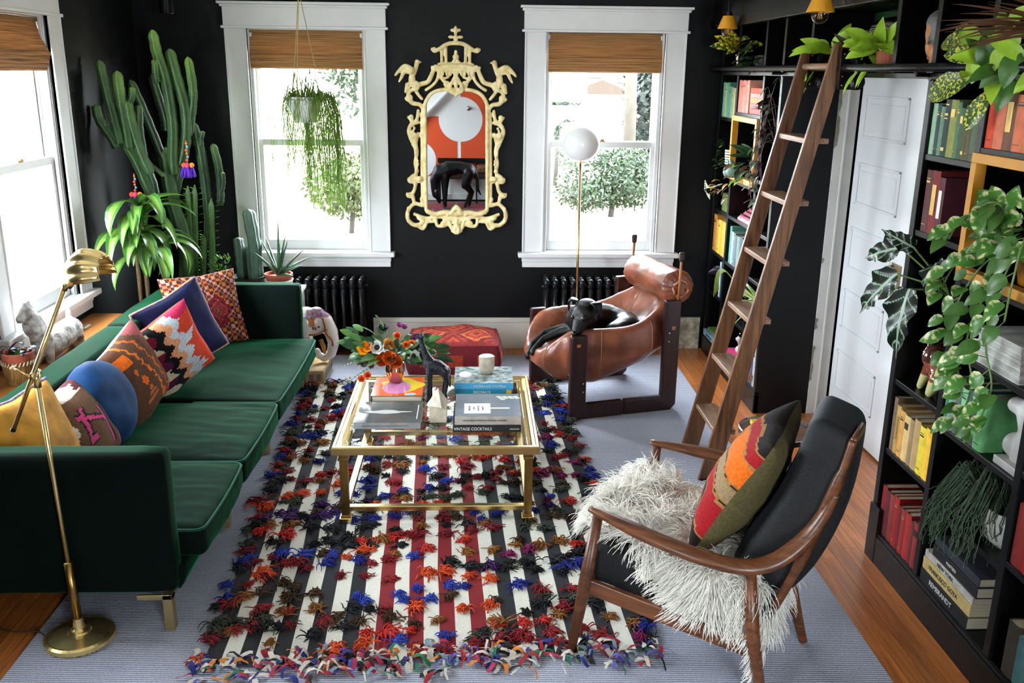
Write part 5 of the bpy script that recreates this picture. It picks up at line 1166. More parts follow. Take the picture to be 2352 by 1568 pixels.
for dx in (-.032, .032): MB().tube([(1.46+dx+.026*cos(a), -2.82, .485+.022*sin(a)) for a in [2*pi*k/16 for k in range(16)]], .0028, 6, close=True).build('rim', GF, gz, smooth=True)
MB().tube([(1.452, -2.82, .49), (1.46, -2.82, .494), (1.468, -2.82, .49)], .0025, 6).build('bridge', GF, gz)
for dx in (-.06, .06): MB().tube([(1.46+dx, -2.82, .49), (1.46+dx, -2.90, .489), (1.46+dx, -2.93, .463)], .0022, 6).build('temple', GF, gz)
mg = thing('mug', 'white mug standing on the floor boards behind the kilim cushion', 'mug'); MB().lathe([(.03, 0), (.038, .004), (.042, .09), (.04, .092), (.036, .02), (0, .016)], 24, (1.64, -2.02, .0), cap=False).build('cup', M('white_porcelain', (226, 222, 216), .25), mg); MB().tube(bez([(1.68, -2.02, .075), (1.705, -2.02, .06), (1.70, -2.02, .03), (1.678, -2.02, .025)], 4), .005, 6).build('handle', M('white_porcelain'), mg, smooth=True)
# ------------------------------------------------------------------ plants
CB = [
  ([(-1.991, -0.7, 0.675), (-1.969, -0.7, 0.929), (-2.034, -0.7, 1.276), (-2.046, -0.7, 1.511), (-2.065, -0.7, 1.551)], 0.042),
  ([(-2.117, -0.85, 1.233), (-2.112, -0.85, 1.284), (-2.191, -0.85, 1.524), (-2.28, -0.85, 1.679)], 0.03),
  ([(-2.205, -0.9, 1.599), (-2.21, -0.9, 1.705), (-2.224, -0.9, 1.878), (-2.23, -0.9, 2.073)], 0.03),
  ([(-2.252, -0.92, 1.627), (-2.262, -0.92, 1.706), (-2.299, -0.92, 1.934), (-2.325, -0.92, 2.134)], 0.027),
  ([(-2.274, -0.92, 1.6), (-2.297, -0.92, 1.662), (-2.361, -0.92, 1.769), (-2.377, -0.92, 1.867)], 0.026),
  ([(-2.093, -0.88, 1.433), (-2.141, -0.88, 1.571), (-2.18, -0.88, 1.747), (-2.193, -0.88, 1.889)], 0.03),
  ([(-2.18, -0.8, 1.564), (-2.115, -0.8, 1.486), (-2.03, -0.8, 1.411)], 0.014),
  ([(-2.106, -0.6, 1.461), (-2.109, -0.6, 1.548), (-2.181, -0.6, 1.78), (-2.262, -0.6, 2.015)], 0.026),
  ([(-1.992, -0.72, 1.417), (-1.993, -0.72, 1.525), (-1.974, -0.72, 1.74), (-1.993, -0.72, 2.019), (-2.033, -0.72, 2.182), (-2.049, -0.72, 2.324)], 0.03),
  ([(-1.957, -0.68, 1.47), (-1.915, -0.68, 1.624), (-1.897, -0.68, 1.83), (-1.937, -0.68, 2.041), (-1.966, -0.68, 2.212)], 0.032),
  ([(-1.897, -0.66, 1.667), (-1.876, -0.66, 1.749), (-1.842, -0.66, 1.943), (-1.857, -0.66, 2.163)], 0.025),
  ([(-1.836, -0.6, 0.929), (-1.822, -0.6, 1.17), (-1.841, -0.6, 1.55), (-1.882, -0.6, 1.746)], 0.028),
  ([(-1.831, -0.62, 1.597), (-1.825, -0.62, 1.643), (-1.809, -0.62, 1.691)], 0.014),
  ([(-1.76, -0.55, 1.193), (-1.746, -0.55, 1.259), (-1.744, -0.55, 1.438), (-1.772, -0.55, 1.604)], 0.024),
  ([(-2.094, -0.5, 1.684), (-2.097, -0.5, 1.776), (-2.154, -0.5, 2.051)], 0.026),
  ([(-2.035, -0.75, 2.0), (-2.04, -0.75, 2.032), (-2.04, -0.75, 2.144)], 0.02),
  ([(-2.027, -0.66, 1.236), (-2.004, -0.66, 1.324), (-1.927, -0.66, 1.554)], 0.026),
  ([(-2.169, -0.75, 1.532), (-2.18, -0.75, 1.699), (-2.169, -0.75, 1.863)], 0.024),
  ([(-1.747, -0.56, 1.254), (-1.72, -0.56, 1.343), (-1.72, -0.56, 1.416)], 0.016),
  ([(-2.202, -0.86, 1.867), (-2.171, -0.86, 1.907), (-2.161, -0.86, 1.973)], 0.02),
  ([(-2.212, -0.6, 1.168), (-2.172, -0.6, 1.286), (-2.197, -0.6, 1.417)], 0.026),
]
def ribtube(mb, pts, r, ribs=4, depth=.42, n=6, taper=True, colf=None):
    P = bez(pts, n); k = len(P); m = ribs*4; b = len(mb.v); pu = None
    for i, p in enumerate(P):
        t = (P[min(i+1, k-1)]-P[max(i-1, 0)]).normalized(); u = frame_of(t)[0] if pu is None else (pu-t*pu.dot(t)).normalized(); pu = u; w_ = t.cross(u)
        s = i/(k-1); rr = r*(1+.06*sin(s*k*1.7)); e = 1-s
        if taper and e < .12: rr *= sqrt(max(.02, 1-(1-e/.12)**2))
        if s < .06: rr *= .75+.25*s/.06
        for j in range(m):
            a = 2*pi*j/m; q_ = rr*(1-depth*(.5-.5*cos(ribs*a))**.7); mb.v.append(p+u*(q_*cos(a))+w_*(q_*sin(a)))
    for i in range(k-1):
        if colf: mb.cur = colf(i/(k-1))
        for j in range(m): mb.face([b+i*m+j, b+i*m+(j+1) % m, b+(i+1)*m+(j+1) % m, b+(i+1)*m+j])
    mb.face([b+(k-1)*m+j for j in range(m)])
SPN = M('pale_areole', (150, 140, 110), .8)
def spines(pts, r, ribs, par, step=.03):
    P = bez(pts, 10); mb = MB(); acc = 0; pu = None
    for i in range(1, len(P)-6):
        t = (P[i+1]-P[i-1]).normalized(); u = frame_of(t)[0] if pu is None else (pu-t*pu.dot(t)).normalized(); pu = u; w_ = t.cross(u); acc += (P[i]-P[i-1]).length
        if acc > step:
            acc = 0
            for j in range(ribs):
                a = 2*pi*j/ribs; d = u*cos(a)+w_*sin(a); p = P[i]+d*(r*.93); mb.tube([p, p+d*.006], [.0016, .0006], 3, cap=False)
    o = mb.build('spines', SPN, par); o['kind'] = 'stuff'
CAC = M('euphorbia_skin', attr='col', rough=.5, var=.35, vs=14)
cac = thing('candelabra_cactus', 'huge branching green cactus towering in the corner behind the sofa', 'cactus')
for i, (pts, r) in enumerate(CB):
    young = i in (2, 8, 10, 15, 19); mb = MB(); far_ = pts[0][1] > -.65
    base = (58, 92, 50) if not far_ else (44, 72, 42)
    r *= 1.2; ribtube(mb, pts, r, 4, .45, 8, colf=lambda s, b=base, y=young: tuple(lerp(b[k], (128, 172, 76)[k], max(0, s-.55)/.45*(1 if y else .45)) for k in range(3)))
    o = mb.build('stem', CAC, cac, smooth=True); spines(pts, r, 4, o)
MB().lathe([(.12, 0), (.16, .3), (.165, .31), (.15, .31), (.14, .28), (0, .28)], 28, (-2.02, -.66, 0), cap=False).build('pot', TERR, cac)
MB().tube([(-2.01, -.68, .28), (-1.99, -.7, .5), (-1.985, -.7, .70)], [.05, .045, .043], 12).build('trunk', M('woody_trunk', (110, 84, 60), .9, var=.4, vs=20), cac, smooth=True)
# tassels on the cactus
def tassel(top, bot, label, cols):
    t = thing('pompom_tassel', label, 'tassel'); top, bot = V(top), V(bot); mb = MB(); red = M('coral_bead', (206, 60, 40), .5)
    MB().tube([top, lerp(top, bot, .3), lerp(top, bot, .62)], .0035, 6).build('cord', red, t, smooth=True)
    for k in range(6): MB().ball(lerp(top, bot, .08+.09*k)+V((.004*sin(k*2), 0, 0)), .007+.001*(k % 3), 8, 6).build('bead', [M('orange_bead', (226, 110, 30), .4), M('cyan_bead', (60, 160, 180), .4), red][k % 3], t, smooth=True)
    for k, (dx, c) in enumerate(zip((-.024, .026, .0), cols)):
        hd = lerp(top, bot, .66)+V((dx, -.012*(k == 2), 0)); MB().ball(hd, .017, 10, 8).build('pompom', M('pompom_%d' % k, [(226, 70, 40), (236, 130, 20), (200, 60, 90)][k], .9), t, smooth=True)
        mb = MB()
        for s in range(34):
            a = 2*pi*random.random(); r = .03*sqrt(random.random()); mb.tube([hd, hd+V((r*.6*cos(a), r*.6*sin(a), -.03)), hd+V((r*cos(a), r*sin(a), -.068-rnd(0, .012)))], .0028, 3)
        mb.build('yarn_skirt', M('yarn_tassel_%d%d%d' % c, c, .9), t, smooth=True)
tassel((-1.878, -.785, 1.642), (-1.879, -.785, 1.40), 'bright violet pompom tassel hanging on the cactus', [(88, 40, 190), (84, 34, 176), (110, 50, 200)])
tassel((-2.154, -1.0, 1.45), (-2.156, -1.0, 1.25), 'dark purple tassel hanging low on the left of the cactus', [(56, 24, 120), (60, 20, 110), (80, 30, 120)])

# ---- leaves
def leafmesh(L, W, shape='lance', droop=.6, fold=.25, wave=0, n=8, colf=None, arch=0, seed=0):
    """leaf along local +X, normal +Z; droop bends the tip down"""
    mb = MB(); pts = []; a = arch; x = z = 0; ds = L/n
    for i in range(n+1):
        t = i/n; w_ = {'lance': sin(pi*(.04+.96*t)**.75)**.8, 'heart': (sin(pi*min(1, .12+.88*t))**.65*(1.15-.65*t) if t > 0 else .45), 'strap': min(1, t*6+.35)*min(1, (1-t)*2.6)**.8, 'oval': sin(pi*(.03+.97*t))**.7, 'arrow': sin(pi*min(1, .16+.84*t))**.8*(1.2-.75*t)+.07*sin(t*26) if t > .02 else .75}[shape]*W/2
        if t == 1: w_ *= .15
        pts.append((x, z, max(w_, .0006), a)); x += cos(a)*ds; z += sin(a)*ds; a -= droop/n
    cols = 18 if shape == 'arrow' else 4
    for (x, z, w_, a) in pts:
        for j in range(cols+1):
            s = -1+2*j/cols; up = abs(s)*w_*fold; wv = wave*w_*sin(x/L*14+seed+s*2)*abs(s)
            mb.v.append(V((x-sin(a)*(up+wv), s*w_, z+cos(a)*(up+wv))))
    for i in range(n):
        for j in range(cols):
            if colf: mb.cur = colf((i+.5)/n, abs(-1+2*(j+.5)/cols), i*7+j)
            b = i*(cols+1)+j; mb.face([b, b+1, b+cols+2, b+cols+1])
    return mb
def mat_dir(p, d, up=(0, 0, 1)):
    d = V(d).normalized(); s = V(up).cross(d)
    s = s.normalized() if s.length > 1e-4 else V((0, 1, 0)); u = d.cross(s); return Matrix(((d.x, s.x, u.x, p[0]), (d.y, s.y, u.y, p[1]), (d.z, s.z, u.z, p[2]), (0, 0, 0, 1)))
def leaf(par, mat, p, d, L, W, shape='lance', up=(0, 0, 1), name='leaf', **k):
    me = leafmesh(L, W, shape, **k).mesh(name, mat, True); o = obj(name, me, par); o.matrix_basis = mat_dir(p, d, up); return o
def LM(name, c, var=.3, rough=.38, trl=.22): return M(name, c, rough, var=var, vs=25, trl=trl)
def potm(t, c, r0, r1, h, mat, nm='pot'): return MB().lathe([(r0, 0), (r1, h), (r1*1.04, h+.003), (r1*.94, h+.003), (r1*.9, h-.02), (0, h-.02)], 24, c, cap=False).build(nm, mat, t)
random.seed(31)
VARI = M('striped_dracaena_leaf', attr='col', rough=.32, var=.15, vs=20, trl=.2)
dr = thing('dracaena', 'leafy dracaena with long drooping striped leaves left of the cactus', 'potted plant')
def drc(t, s, k): return (58, 104, 42) if s > .5 else (112, 150, 62)
for (cx_, cz, n, L0) in ((-2.12, 1.17, 12, .42), (-2.16, 1.02, 12, .46), (-2.08, .96, 11, .46)):
    for k in range(n):
        a = 2*pi*k/n*1.0+rnd(-.25, .25); el = rnd(.1, 1.0); d = V((cos(a)*.8, sin(a)*.9-.25, el)); p = V((cx_, -1.06, cz+rnd(-.05, .05)))
        if p.x+d.normalized().x*L0 < -2.36: d.x = abs(d.x)*.2; d.y -= .4
        L = L0*rnd(.75, 1.1); leaf(dr, VARI, p, d, L, rnd(.066, .085), 'strap', droop=rnd(2.0, 3.2), arch=.3, fold=.35, wave=.25, n=12, colf=drc, seed=k)
for (x, y) in ((-2.12, -1.06), (-2.16, -1.08)): MB().tube([(x, y, .3), (x, y, 1.12)], .014, 8).build('cane', M('dracaena_cane', (120, 96, 66), .9, var=.3, vs=40), dr, smooth=True)
potm(dr, (-2.15, -1.07, .0), .11, .15, .32, TERR)
tg = thing('leafy_euphorbia', 'upright green euphorbia with rows of small leaves right of the big cactus', 'cactus')
TGM = M('euphorbia_green', (70, 110, 46), .5, var=.3, vs=16); TGL = LM('euphorbia_leaf', (110, 168, 56))
for pts in ([(-1.955, -.62, .40), (-1.963, -.62, .66), (-1.94, -.62, 1.33)], [(-1.93, -.6, .40), (-1.942, -.6, .66), (-1.899, -.6, 1.335)], [(-1.85, -.62, .40), (-1.822, -.62, .66), (-1.79, -.62, 1.245)], [(-1.88, -.6, .40), (-1.89, -.6, .66), (-1.862, -.6, 1.0)]):
    mb = MB(); ribtube(mb, pts, .026, 3, .5, 8); o = mb.build('stem', TGM, tg, smooth=True)
    P = bez(pts, 14); lf = MB()
    for i in range(12, len(P)-1):
        for j in range(3):
            a = 2*pi*j/3+.4; d = V((cos(a), sin(a), .35)); T = mat_dir(P[i]+V((cos(a), sin(a), 0))*.022, d); s = leafmesh(rnd(.025, .04), .013, 'oval', droop=.3, n=3, fold=.2); b0 = len(lf.v); lf.v += [T @ v for v in s.v]
            for f in s.f: lf.face([b0+q_ for q_ in f])
    lf.build('leaflets', TGL, o, smooth=True)['kind'] = 'stuff'
lf = MB()
for k in range(150):
    p = V((-1.77+rnd(-.06, .06), -.62+rnd(-.05, .05), .72+rnd(-.06, .12))); T = mat_dir(p, V((rnd(-1, 1), rnd(-1, 1), rnd(0, 1)))); s = leafmesh(.035, .012, 'oval', droop=.3, n=3); b0 = len(lf.v); lf.v += [T @ v for v in s.v]
    for f in s.f: lf.face([b0+q_ for q_ in f])
lf.build('basal_leaflets', TGL, tg, smooth=True)['kind'] = 'stuff'
potm(tg, (-1.88, -.61, .0), .12, .16, .42, TERR)
cr = thing('column_cactus', 'two grey green columnar cacti beside the aloe on the white table', 'cactus'); CRM = M('cereus_skin', (62, 92, 74), .5, var=.3, vs=18)
for pts, r in (([(-1.565, -.45, .62), (-1.56, -.45, .85), (-1.592, -.45, 1.15)], .05), ([(-1.665, -.45, .62), (-1.67, -.45, .8), (-1.678, -.45, .95)], .04), ([(-1.61, -.42, .62), (-1.615, -.42, .88)], .03)):
    mb = MB(); ribtube(mb, pts, r, 5, .4, 10); o = mb.build('stem', CRM, cr, smooth=True); spines(pts, r, 5, o, .025)
potm(cr, (-1.62, -.45, .571), .09, .12, .1, M('charcoal_pot', (30, 30, 32), .5))
al = thing('aloe', 'spiky green aloe in a terracotta pot set in a white cachepot', 'potted plant')
MB().lathe([(.085, 0), (.1, .075), (.104, .078), (.1, .08), (.09, .06), (0, .06)], 28, (-1.405, -.45, .571), cap=False).build('cachepot', M('white_glazed_pot', (216, 212, 204), .3), al); MB().lathe([(.08, .05), (.094, .10), (.1, .104), (.1, .122), (.088, .122), (.085, .1), (0, .1)], 28, (-1.405, -.45, .571), cap=False).build('pot', TERR, al)
ALM = LM('aloe_leaf', (58, 96, 62), .35, .4, 0)
for k, (dx, dy, dz, L) in enumerate([(.05, 0, 1, .40), (-.35, .1, .75, .28), (-.5, -.2, .6, .26), (.1, -.1, .9, .25), (.55, 0, .55, .27), (.75, -.1, .45, .28), (.6, -.3, .3, .24), (.3, -.5, .35, .20), (-.1, -.5, .5, .17), (.25, .2, .9, .26), (.45, -.5, .1, .2), (-.3, .3, .8, .3), (.15, .3, .9, .3)]):
    p = V((-1.405, -.45, .675)); d = V((dx, dy, dz)).normalized(); e = p+d*L; MB().tube(bez([p+d*.01, p+d*L*.5+V((0, 0, .01)), e], 4), [.016, .018, .018, .017, .016, .013, .010, .006, .002], 8, flat=.55).build('leaf', ALM, al, smooth=True)
# ---- hanging plant
hg = thing('hanging_planter', 'trailing green plant in a white pot hung from cords in the left window', 'hanging plant')
hp_ = V((-1.18, -.35, 1.74)); WPOT = M('white_plastic_pot', (226, 226, 222), .4)
MB().lathe([(.075, 0), (.12, .155), (.128, .158), (.128, .17), (.118, .17), (.112, .15), (0, .15)], 32, hp_, cap=False).build('pot', WPOT, hg)
ROPE = M('jute_cord', (170, 140, 92), .9)
for k in range(3):
    a = 2*pi*k/3+.3; MB().tube([hp_+V((.122*cos(a), .122*sin(a), .165)), (hp_.x, hp_.y, 2.60)], .0028, 5).build('cord', ROPE, hg)
MB().tube([(hp_.x, hp_.y, 2.6), (hp_.x, hp_.y, ZC)], .003, 5).build('hanging_cord', ROPE, hg)
HGM = LM('rhipsalis_stem', (150, 182, 76), .4, .5, .55); random.seed(8); 
def strands(par, c, r, n, zlo, zhi, mat, name, bias=(0, 0), rad=.0017, up=.05, seg=7, spread=.05):
    mb = MB()
    for k in range(n):
        a = rnd(0, 2*pi); rr = r*rnd(.5, 1.0); p = V((c[0]+rr*cos(a)*.6, c[1]+rr*sin(a)*.6, c[2])); o_ = V((cos(a)+bias[0], sin(a)+bias[1], 0)); L = rnd(zlo, zhi); pts = [p, p+o_*(r*.45)+V((0, 0, up*rnd(.3, 1.2))), p+o_*(r*.8)+V((0, 0, -L*.15))]
        q_ = pts[-1]
        for s in range(seg): q_ = q_+V((rnd(-.012, .012)+bias[0]*.004, rnd(-.012, .012), -L*.85/seg)); pts.append(q_)
        mb.tube(pts, rad, 3, cap=False)
    o = mb.build(name, mat, par, smooth=True); o['kind'] = 'stuff'; return o
strands(hg, (hp_.x, hp_.y, hp_.z+.16), .13, 130, .10, .55, HGM, 'trailing_stems', (.35, -.2)); strands(hg, (hp_.x+.09, hp_.y, hp_.z+.16), .09, 190, .35, .80, HGM, 'trailing_stems', (.45, -.1)); strands(hg, (hp_.x-.06, hp_.y, hp_.z+.16), .11, 36, .4, .62, HGM, 'trailing_stems', (-.5, -.1)); strands(hg, (hp_.x, hp_.y, hp_.z+.165), .10, 120, .0, .05, HGM, 'upright_stems', (0, 0), up=.16)
# ---- bouquet in the copper vase
vz = ZT+.0358; vc = V((-.44, -2.13, vz)); CU = M('copper_rose', (206, 140, 116), .18, 1)
bq = thing('flower_bouquet', 'mixed bouquet of orange, purple and white flowers in the copper vase', 'flowers')
tv = thing('copper_vase', 'polished copper vase holding the flowers on the orange book', 'vase'); MB().lathe([(.03, 0), (.04, .006), (.052, .05), (.054, .075), (.049, .105), (.047, .118), (.044, .118), (.046, .1), (.05, .06), (0, .01)], 36, vc, cap=False).build('vessel', CU, tv, smooth=True)
random.seed(12); top = vc+V((0, 0, .12)); GL = [LM('bouquet_leaf_a', (52, 92, 40)), LM('bouquet_leaf_b', (86, 128, 66)), LM('bouquet_leaf_c', (40, 74, 44))]
for k in range(150):
    a = rnd(0, 2*pi); d = V((cos(a)*1.25, sin(a)*.7, rnd(-.25, .8))); r = rnd(.02, .2); p = top+V((d.x*r, d.y*r, .05+d.z*r*.7)); leaf(bq, GL[k % 3], p, d, rnd(.06, .11), rnd(.032, .048), 'lance', droop=rnd(.2, 1.1), n=6, up=(rnd(-.3, .3), -.7, .7))
fern = LM('fern_leaf', (96, 136, 84)); 
for (dx, dy, dz, L) in ((-1, -.1, -.1, .2), (-1, .2, .25, .19), (-.85, -.3, -.35, .2), (-.4, .1, 1, .17), (.9, 0, .5, .16), (1, -.1, .1, .15), (-.6, -.2, .75, .17)):
    d = V((dx, dy, dz)).normalized(); p0 = top+d*.1+V((0, 0, .03)); P = bez([p0, p0+d*L*.5, p0+d*L+V((0, 0, -.03))], 6); mb = MB(); mb.tube(P, .0015, 4)
    for i in range(2, len(P)):
        for sg in (-1, 1):
            s_d = (d.cross(V((0, 0, 1))).normalized()*sg+d*.6); T = mat_dir(P[i], s_d); s = leafmesh(.035*(1.1-i/len(P)), .010, 'lance', droop=.5, n=3); b0 = len(mb.v); mb.v += [T @ v for v in s.v]
            for f in s.f: mb.face([b0+q_ for q_ in f])
    mb.build('fern_sprig', fern, bq, smooth=True)
def flower(p, d, r, cols, petals, layers, nm, centre=None, cup=.5):
    r *= 1.22; t = MB(); d = V(d).normalized(); u, w_ = frame_of(d)
    for l in range(layers):
        for k in range(petals):
            a = 2*pi*(k+.5*l)/petals; out = (u*cos(a)+w_*sin(a)); t.cur = cols[(k+l) % len(cols)]; dd = out*(1-l*.22)+d*(cup+.35*l); s = leafmesh(r*(1-.18*l), r*.8*(1-.15*l), 'oval', droop=-.9, n=4, fold=.15); T = mat_dir(p, dd, d); b0 = len(t.v); t.v += [T @ v for v in s.v]
            for f in s.f: t.face([b0+q_ for q_ in f])
    o = t.build(nm, M('petals', attr='col', rough=.6, trl=.25), bq, smooth=True)
    if centre: MB().ball(V(p)+d*r*.18, r*.3, 12, 8).build('flower_centre', centre, o, smooth=True)
    return o
CAM = V((.1, -1, .45))
BC = M('black_stamens', (12, 12, 20), .8)
flower(top+V((-.085, -.10, .105)), CAM, .042, [(238, 236, 230)], 7, 2, 'anemone', BC, .25); flower(top+V((.105, -.10, .06)), V((.6, -.8, .2)), .036, [(236, 232, 222)], 7, 1, 'anemone', BC, .3); flower(top+V((-.06, .03, .165)), V((0, -.3, 1)), .035, [(16, 16, 18)], 6, 1, 'dark_bloom', BC)
for dx, dy, dz in ((.07, -.1, .12), (.098, -.095, .125), (-.14, -.1, -.05), (-.175, -.09, -.075), (.02, -.06, .16)): flower(top+V((dx, dy, dz)), CAM, .026, [(230, 96, 44), (236, 120, 66)], 6, 3, 'orange_ranunculus')
for dx, dy, dz in ((-.125, -.09, .11), (-.15, -.08, .09)): flower(top+V((dx, dy, dz)), CAM+V((-.4, 0, 0)), .045, [(240, 160, 16), (226, 140, 10)], 5, 2, 'yellow_lily')
for dx, dy, dz in ((-.06, -.10, .035), (-.02, -.12, .05), (.015, -.12, .03)): flower(top+V((dx, dy, dz)), CAM, .05, [(206, 92, 24), (182, 74, 20)], 5, 2, 'rust_lily')
for k in range(11): flower(top+V((-.135+rnd(-.05, .035), -.09+rnd(-.03, .03), .045+rnd(-.045, .05))), CAM+V((rnd(-.5, .5), 0, rnd(-.5, .5))), .022, [(96, 20, 70), (120, 16, 60), (70, 30, 110)], 5, 1, 'purple_bloom')
for dx, dz in ((.055, .19), (.11, .13), (.13, .14), (.03, .2)): flower(top+V((dx, -.02, dz)), V((.2, -.5, .8)), .022, [(110, 50, 110), (150, 20, 110)], 5, 1, 'purple_bloom')
prot = MB(); pc_ = top+V((-.02, -.08, .115))
for k in range(150):
    d = V((rnd(-1, 1), rnd(-1, .3), rnd(-.4, 1))).normalized(); prot.tube([pc_+d*.012, pc_+d*.036+V((0, 0, .004))], [.0024, .0012], 3)
prot.build('mustard_pincushion', M('pincushion_mustard', (188, 116, 20), .7), bq, smooth=True)
for k in range(9):
    d = V((rnd(-.5, .5), rnd(-.4, .3), .7)); MB().tube([vc+V((0, 0, .03)), top, top+d*.11], .0022, 5).build('stem', GL[0], bq)
# ------------------------------------------------------------------ plants and ornaments on the shelves
random.seed(44)
LIME = LM('lime_pothos_leaf', (166, 206, 58), .2); GRN = LM('pothos_leaf', (70, 112, 44)); DGR = LM('deep_green_leaf', (38, 68, 38))
def vari(c1, c2, thr=.55):
    def f(t, s, k):
        n = noise.noise(V((t*9, s*6, k*.37))); return c2 if n > thr-.5 else c1
    return f
VAR = M('variegated_leaf', attr='col', rough=.35, var=.1, vs=30, trl=.2)
def tuftplant(t, c, mat, n, r, L, W, shape, el=(.2, 1), droop=(.3, 1), bias=(0, 0, 0), colf=None, nm='leaf', up=(-.5, -.75, .6), **k):
    for i in range(n):
        a = 2*pi*i/n+rnd(-.4, .4); d = V((cos(a)+bias[0], sin(a)+bias[1], rnd(*el)+bias[2])); p = V(c)+V((cos(a)*rnd(0, r), sin(a)*rnd(0, r), rnd(-.01, .02))); leaf(t, mat, p, d, L*rnd(.7, 1.15), W*rnd(.8, 1.15), shape, droop=rnd(*droop), n=6, colf=colf, name=nm, up=up, **k)
ZS = 2.1085
t = thing('croton', 'yellow veined croton in a small pot at the far end of the top shelf', 'potted plant')
tuftplant(t, (1.80, -.45, ZS+.14), M('croton_leaf', (44, 78, 32), .35, var=1, vs=34, col2=(222, 196, 36), vr=(.5, .56), trl=.2), 13, .05, .19, .08, 'lance', (.0, 1.1), (.3, 1.2), (-.45, -.2, 0)); potm(t, (1.86, -.40, ZS), .05, .07, .11, M('white_glazed_pot'))
t = thing('shelf_philodendron', 'dark green trailing philodendron beside the croton on the top shelf', 'potted plant')
for k in range(26): leaf(t, DGR if k % 3 else LM('greyish_leaf', (84, 104, 78)), V((1.79+rnd(-.05, .04), -.80+rnd(-.14, .12), ZS+rnd(.02, .20))), V((-1, rnd(-.8, .8), rnd(-.5, .5))), rnd(.07, .1), rnd(.055, .075), 'heart', droop=rnd(.5, 1.2))
potm(t, (1.87, -.80, ZS), .05, .065, .10, M('charcoal_pot'))
for (y, lb, n) in ((-2.14, 'lime green pothos left of the ladder top on the high shelf', 18), (-2.72, 'lime green pothos right of the ladder top on the high shelf', 24)):
    t = thing('lime_pothos', lb, 'potted plant', group='lime green pothos on the high shelf')
    tuftplant(t, (1.80, y, ZS+.10), LIME, n, .07, .15, .062, 'lance', (-.2, 1.2), (.4, 1.3), (-.55, 0, 0)); potm(t, (1.86, y, ZS), .05, .065, .09, TERR)
    for k in range(4): leaf(t, LIME, V((1.75, y+rnd(-.1, .1), ZS+rnd(-.03, .05))), V((-.5, rnd(-.4, .4), -.8)), .11, .05, 'lance', droop=.2)
t = thing('bromeliad', 'pinkish green bromeliad between the two lime pothos plants', 'potted plant'); BRO = LM('bromeliad_leaf', (110, 106, 80), .5)
tuftplant(t, (1.84, -2.36, ZS+.08), BRO, 12, .02, .15, .032, 'lance', (.5, 1.3), (.2, .6)); potm(t, (1.86, -2.36, ZS), .05, .065, .08, M('mottled_pot', (110, 90, 70), .5, var=.5, vs=20))
PAN = M('black_glazed_ceramic', (8, 8, 9), .08, coat=1)
t = thing('panther_statue', 'glossy black prowling panther statue on the high shelf', 'statue'); 
def pn(y, z, x=1.96): return (x, -2.1-y, ZS+z)
blob('figure', [([pn(.10, .17), pn(.25, .19), pn(.42, .20), pn(.56, .17)], [.045, .06, .055, .06]), ([pn(.08, .17), pn(.02, .13)], [.04, .03]), ('e', pn(.0, .12), (.04, .045, .038)), ([pn(-.01, .10), pn(-.04, .095)], [.024, .018]), ([pn(.14, .15, 1.93), pn(.13, .07, 1.93), pn(.10, .012, 1.93)], [.03, .022, .018]), ([pn(.2, .15, 1.99), pn(.23, .08, 1.99), pn(.22, .012, 1.99)], [.03, .022, .018]), ([pn(.52, .15, 1.93), pn(.48, .08, 1.93), pn(.50, .012, 1.93)], [.04, .024, .018]), ([pn(.58, .15, 1.99), pn(.60, .08, 1.99), pn(.58, .012, 1.99)], [.04, .024, .018]), ([pn(.6, .18), pn(.72, .16), pn(.78, .22)], [.018, .013, .012]), ([pn(.01, .15, 1.94), pn(.02, .172, 1.935)], [.014, .008]), ([pn(.01, .15, 1.98), pn(.02, .172, 1.985)], [.014, .008])], PAN, t, vox=.009, sm=4)
t = thing('green_picture', 'small glittering green picture at the back of the high shelf', 'picture'); MB().bx(2.085, 2.11, -2.46, -1.95, ZS+.001, ZS+.30).build('frame', M('dark_green_frame', (14, 46, 18), .5), t, bevel=.003); MB().bx(2.08, 2.086, -2.43, -1.98, ZS+.03, ZS+.235).build('canvas', M('green_glitter', (26, 110, 40), .3, var=.8, vs=300), t)
# painted head seen in profile
t = thing('head_bust', 'painted head with grey hair in profile on the high shelf above the door', 'bust'); hx, hy, hz = 1.86, -3.17, 2.235
def bc_(co):
    x, y, z = co
    if z > hz+.06 or (y < hy-.02 and z > hz-.03): return (96, 96, 98)
    if y > hy+.052 and abs(z-hz+.043) < .008: return (150, 50, 36)
    return (176, 116, 74)
blob('figure', [('e', (hx, hy, hz+.03), (.058, .07, .08)), ('e', (hx, hy+.02, hz-.02), (.045, .052, .06)), ([(hx, hy-.01, hz-.05), (hx, hy-.015, hz-.126)], [.036, .045]), ([(hx, hy+.062, hz+.012), (hx, hy+.079, hz-.012)], [.008, .011]), ('e', (hx, hy+.066, hz-.043), (.018, .010, .007)), ('e', (hx, hy+.058, hz-.066), (.02, .014, .014)), ('e', (hx, hy-.01, hz+.065), (.064, .075, .055)), ('e', (hx-.057, hy-.012, hz), (.008, .014, .02))], M('painted_plaster', attr='col', rough=.5), t, vox=.006, sm=3, colf=bc_)
for sx_ in (-.026, .026): MB().ball((hx+sx_, hy+.058, hz+.012), (.010, .007, .006), 10, 6).build('eye', M('painted_eye', (40, 40, 44), .2), t)
t = thing('glass_bottle', 'clear glass bottle with a stopper behind the speckled leaves on the high shelf', 'bottle'); GBT = glass_mat('bottle_glass', (214, 222, 224), 2.2)
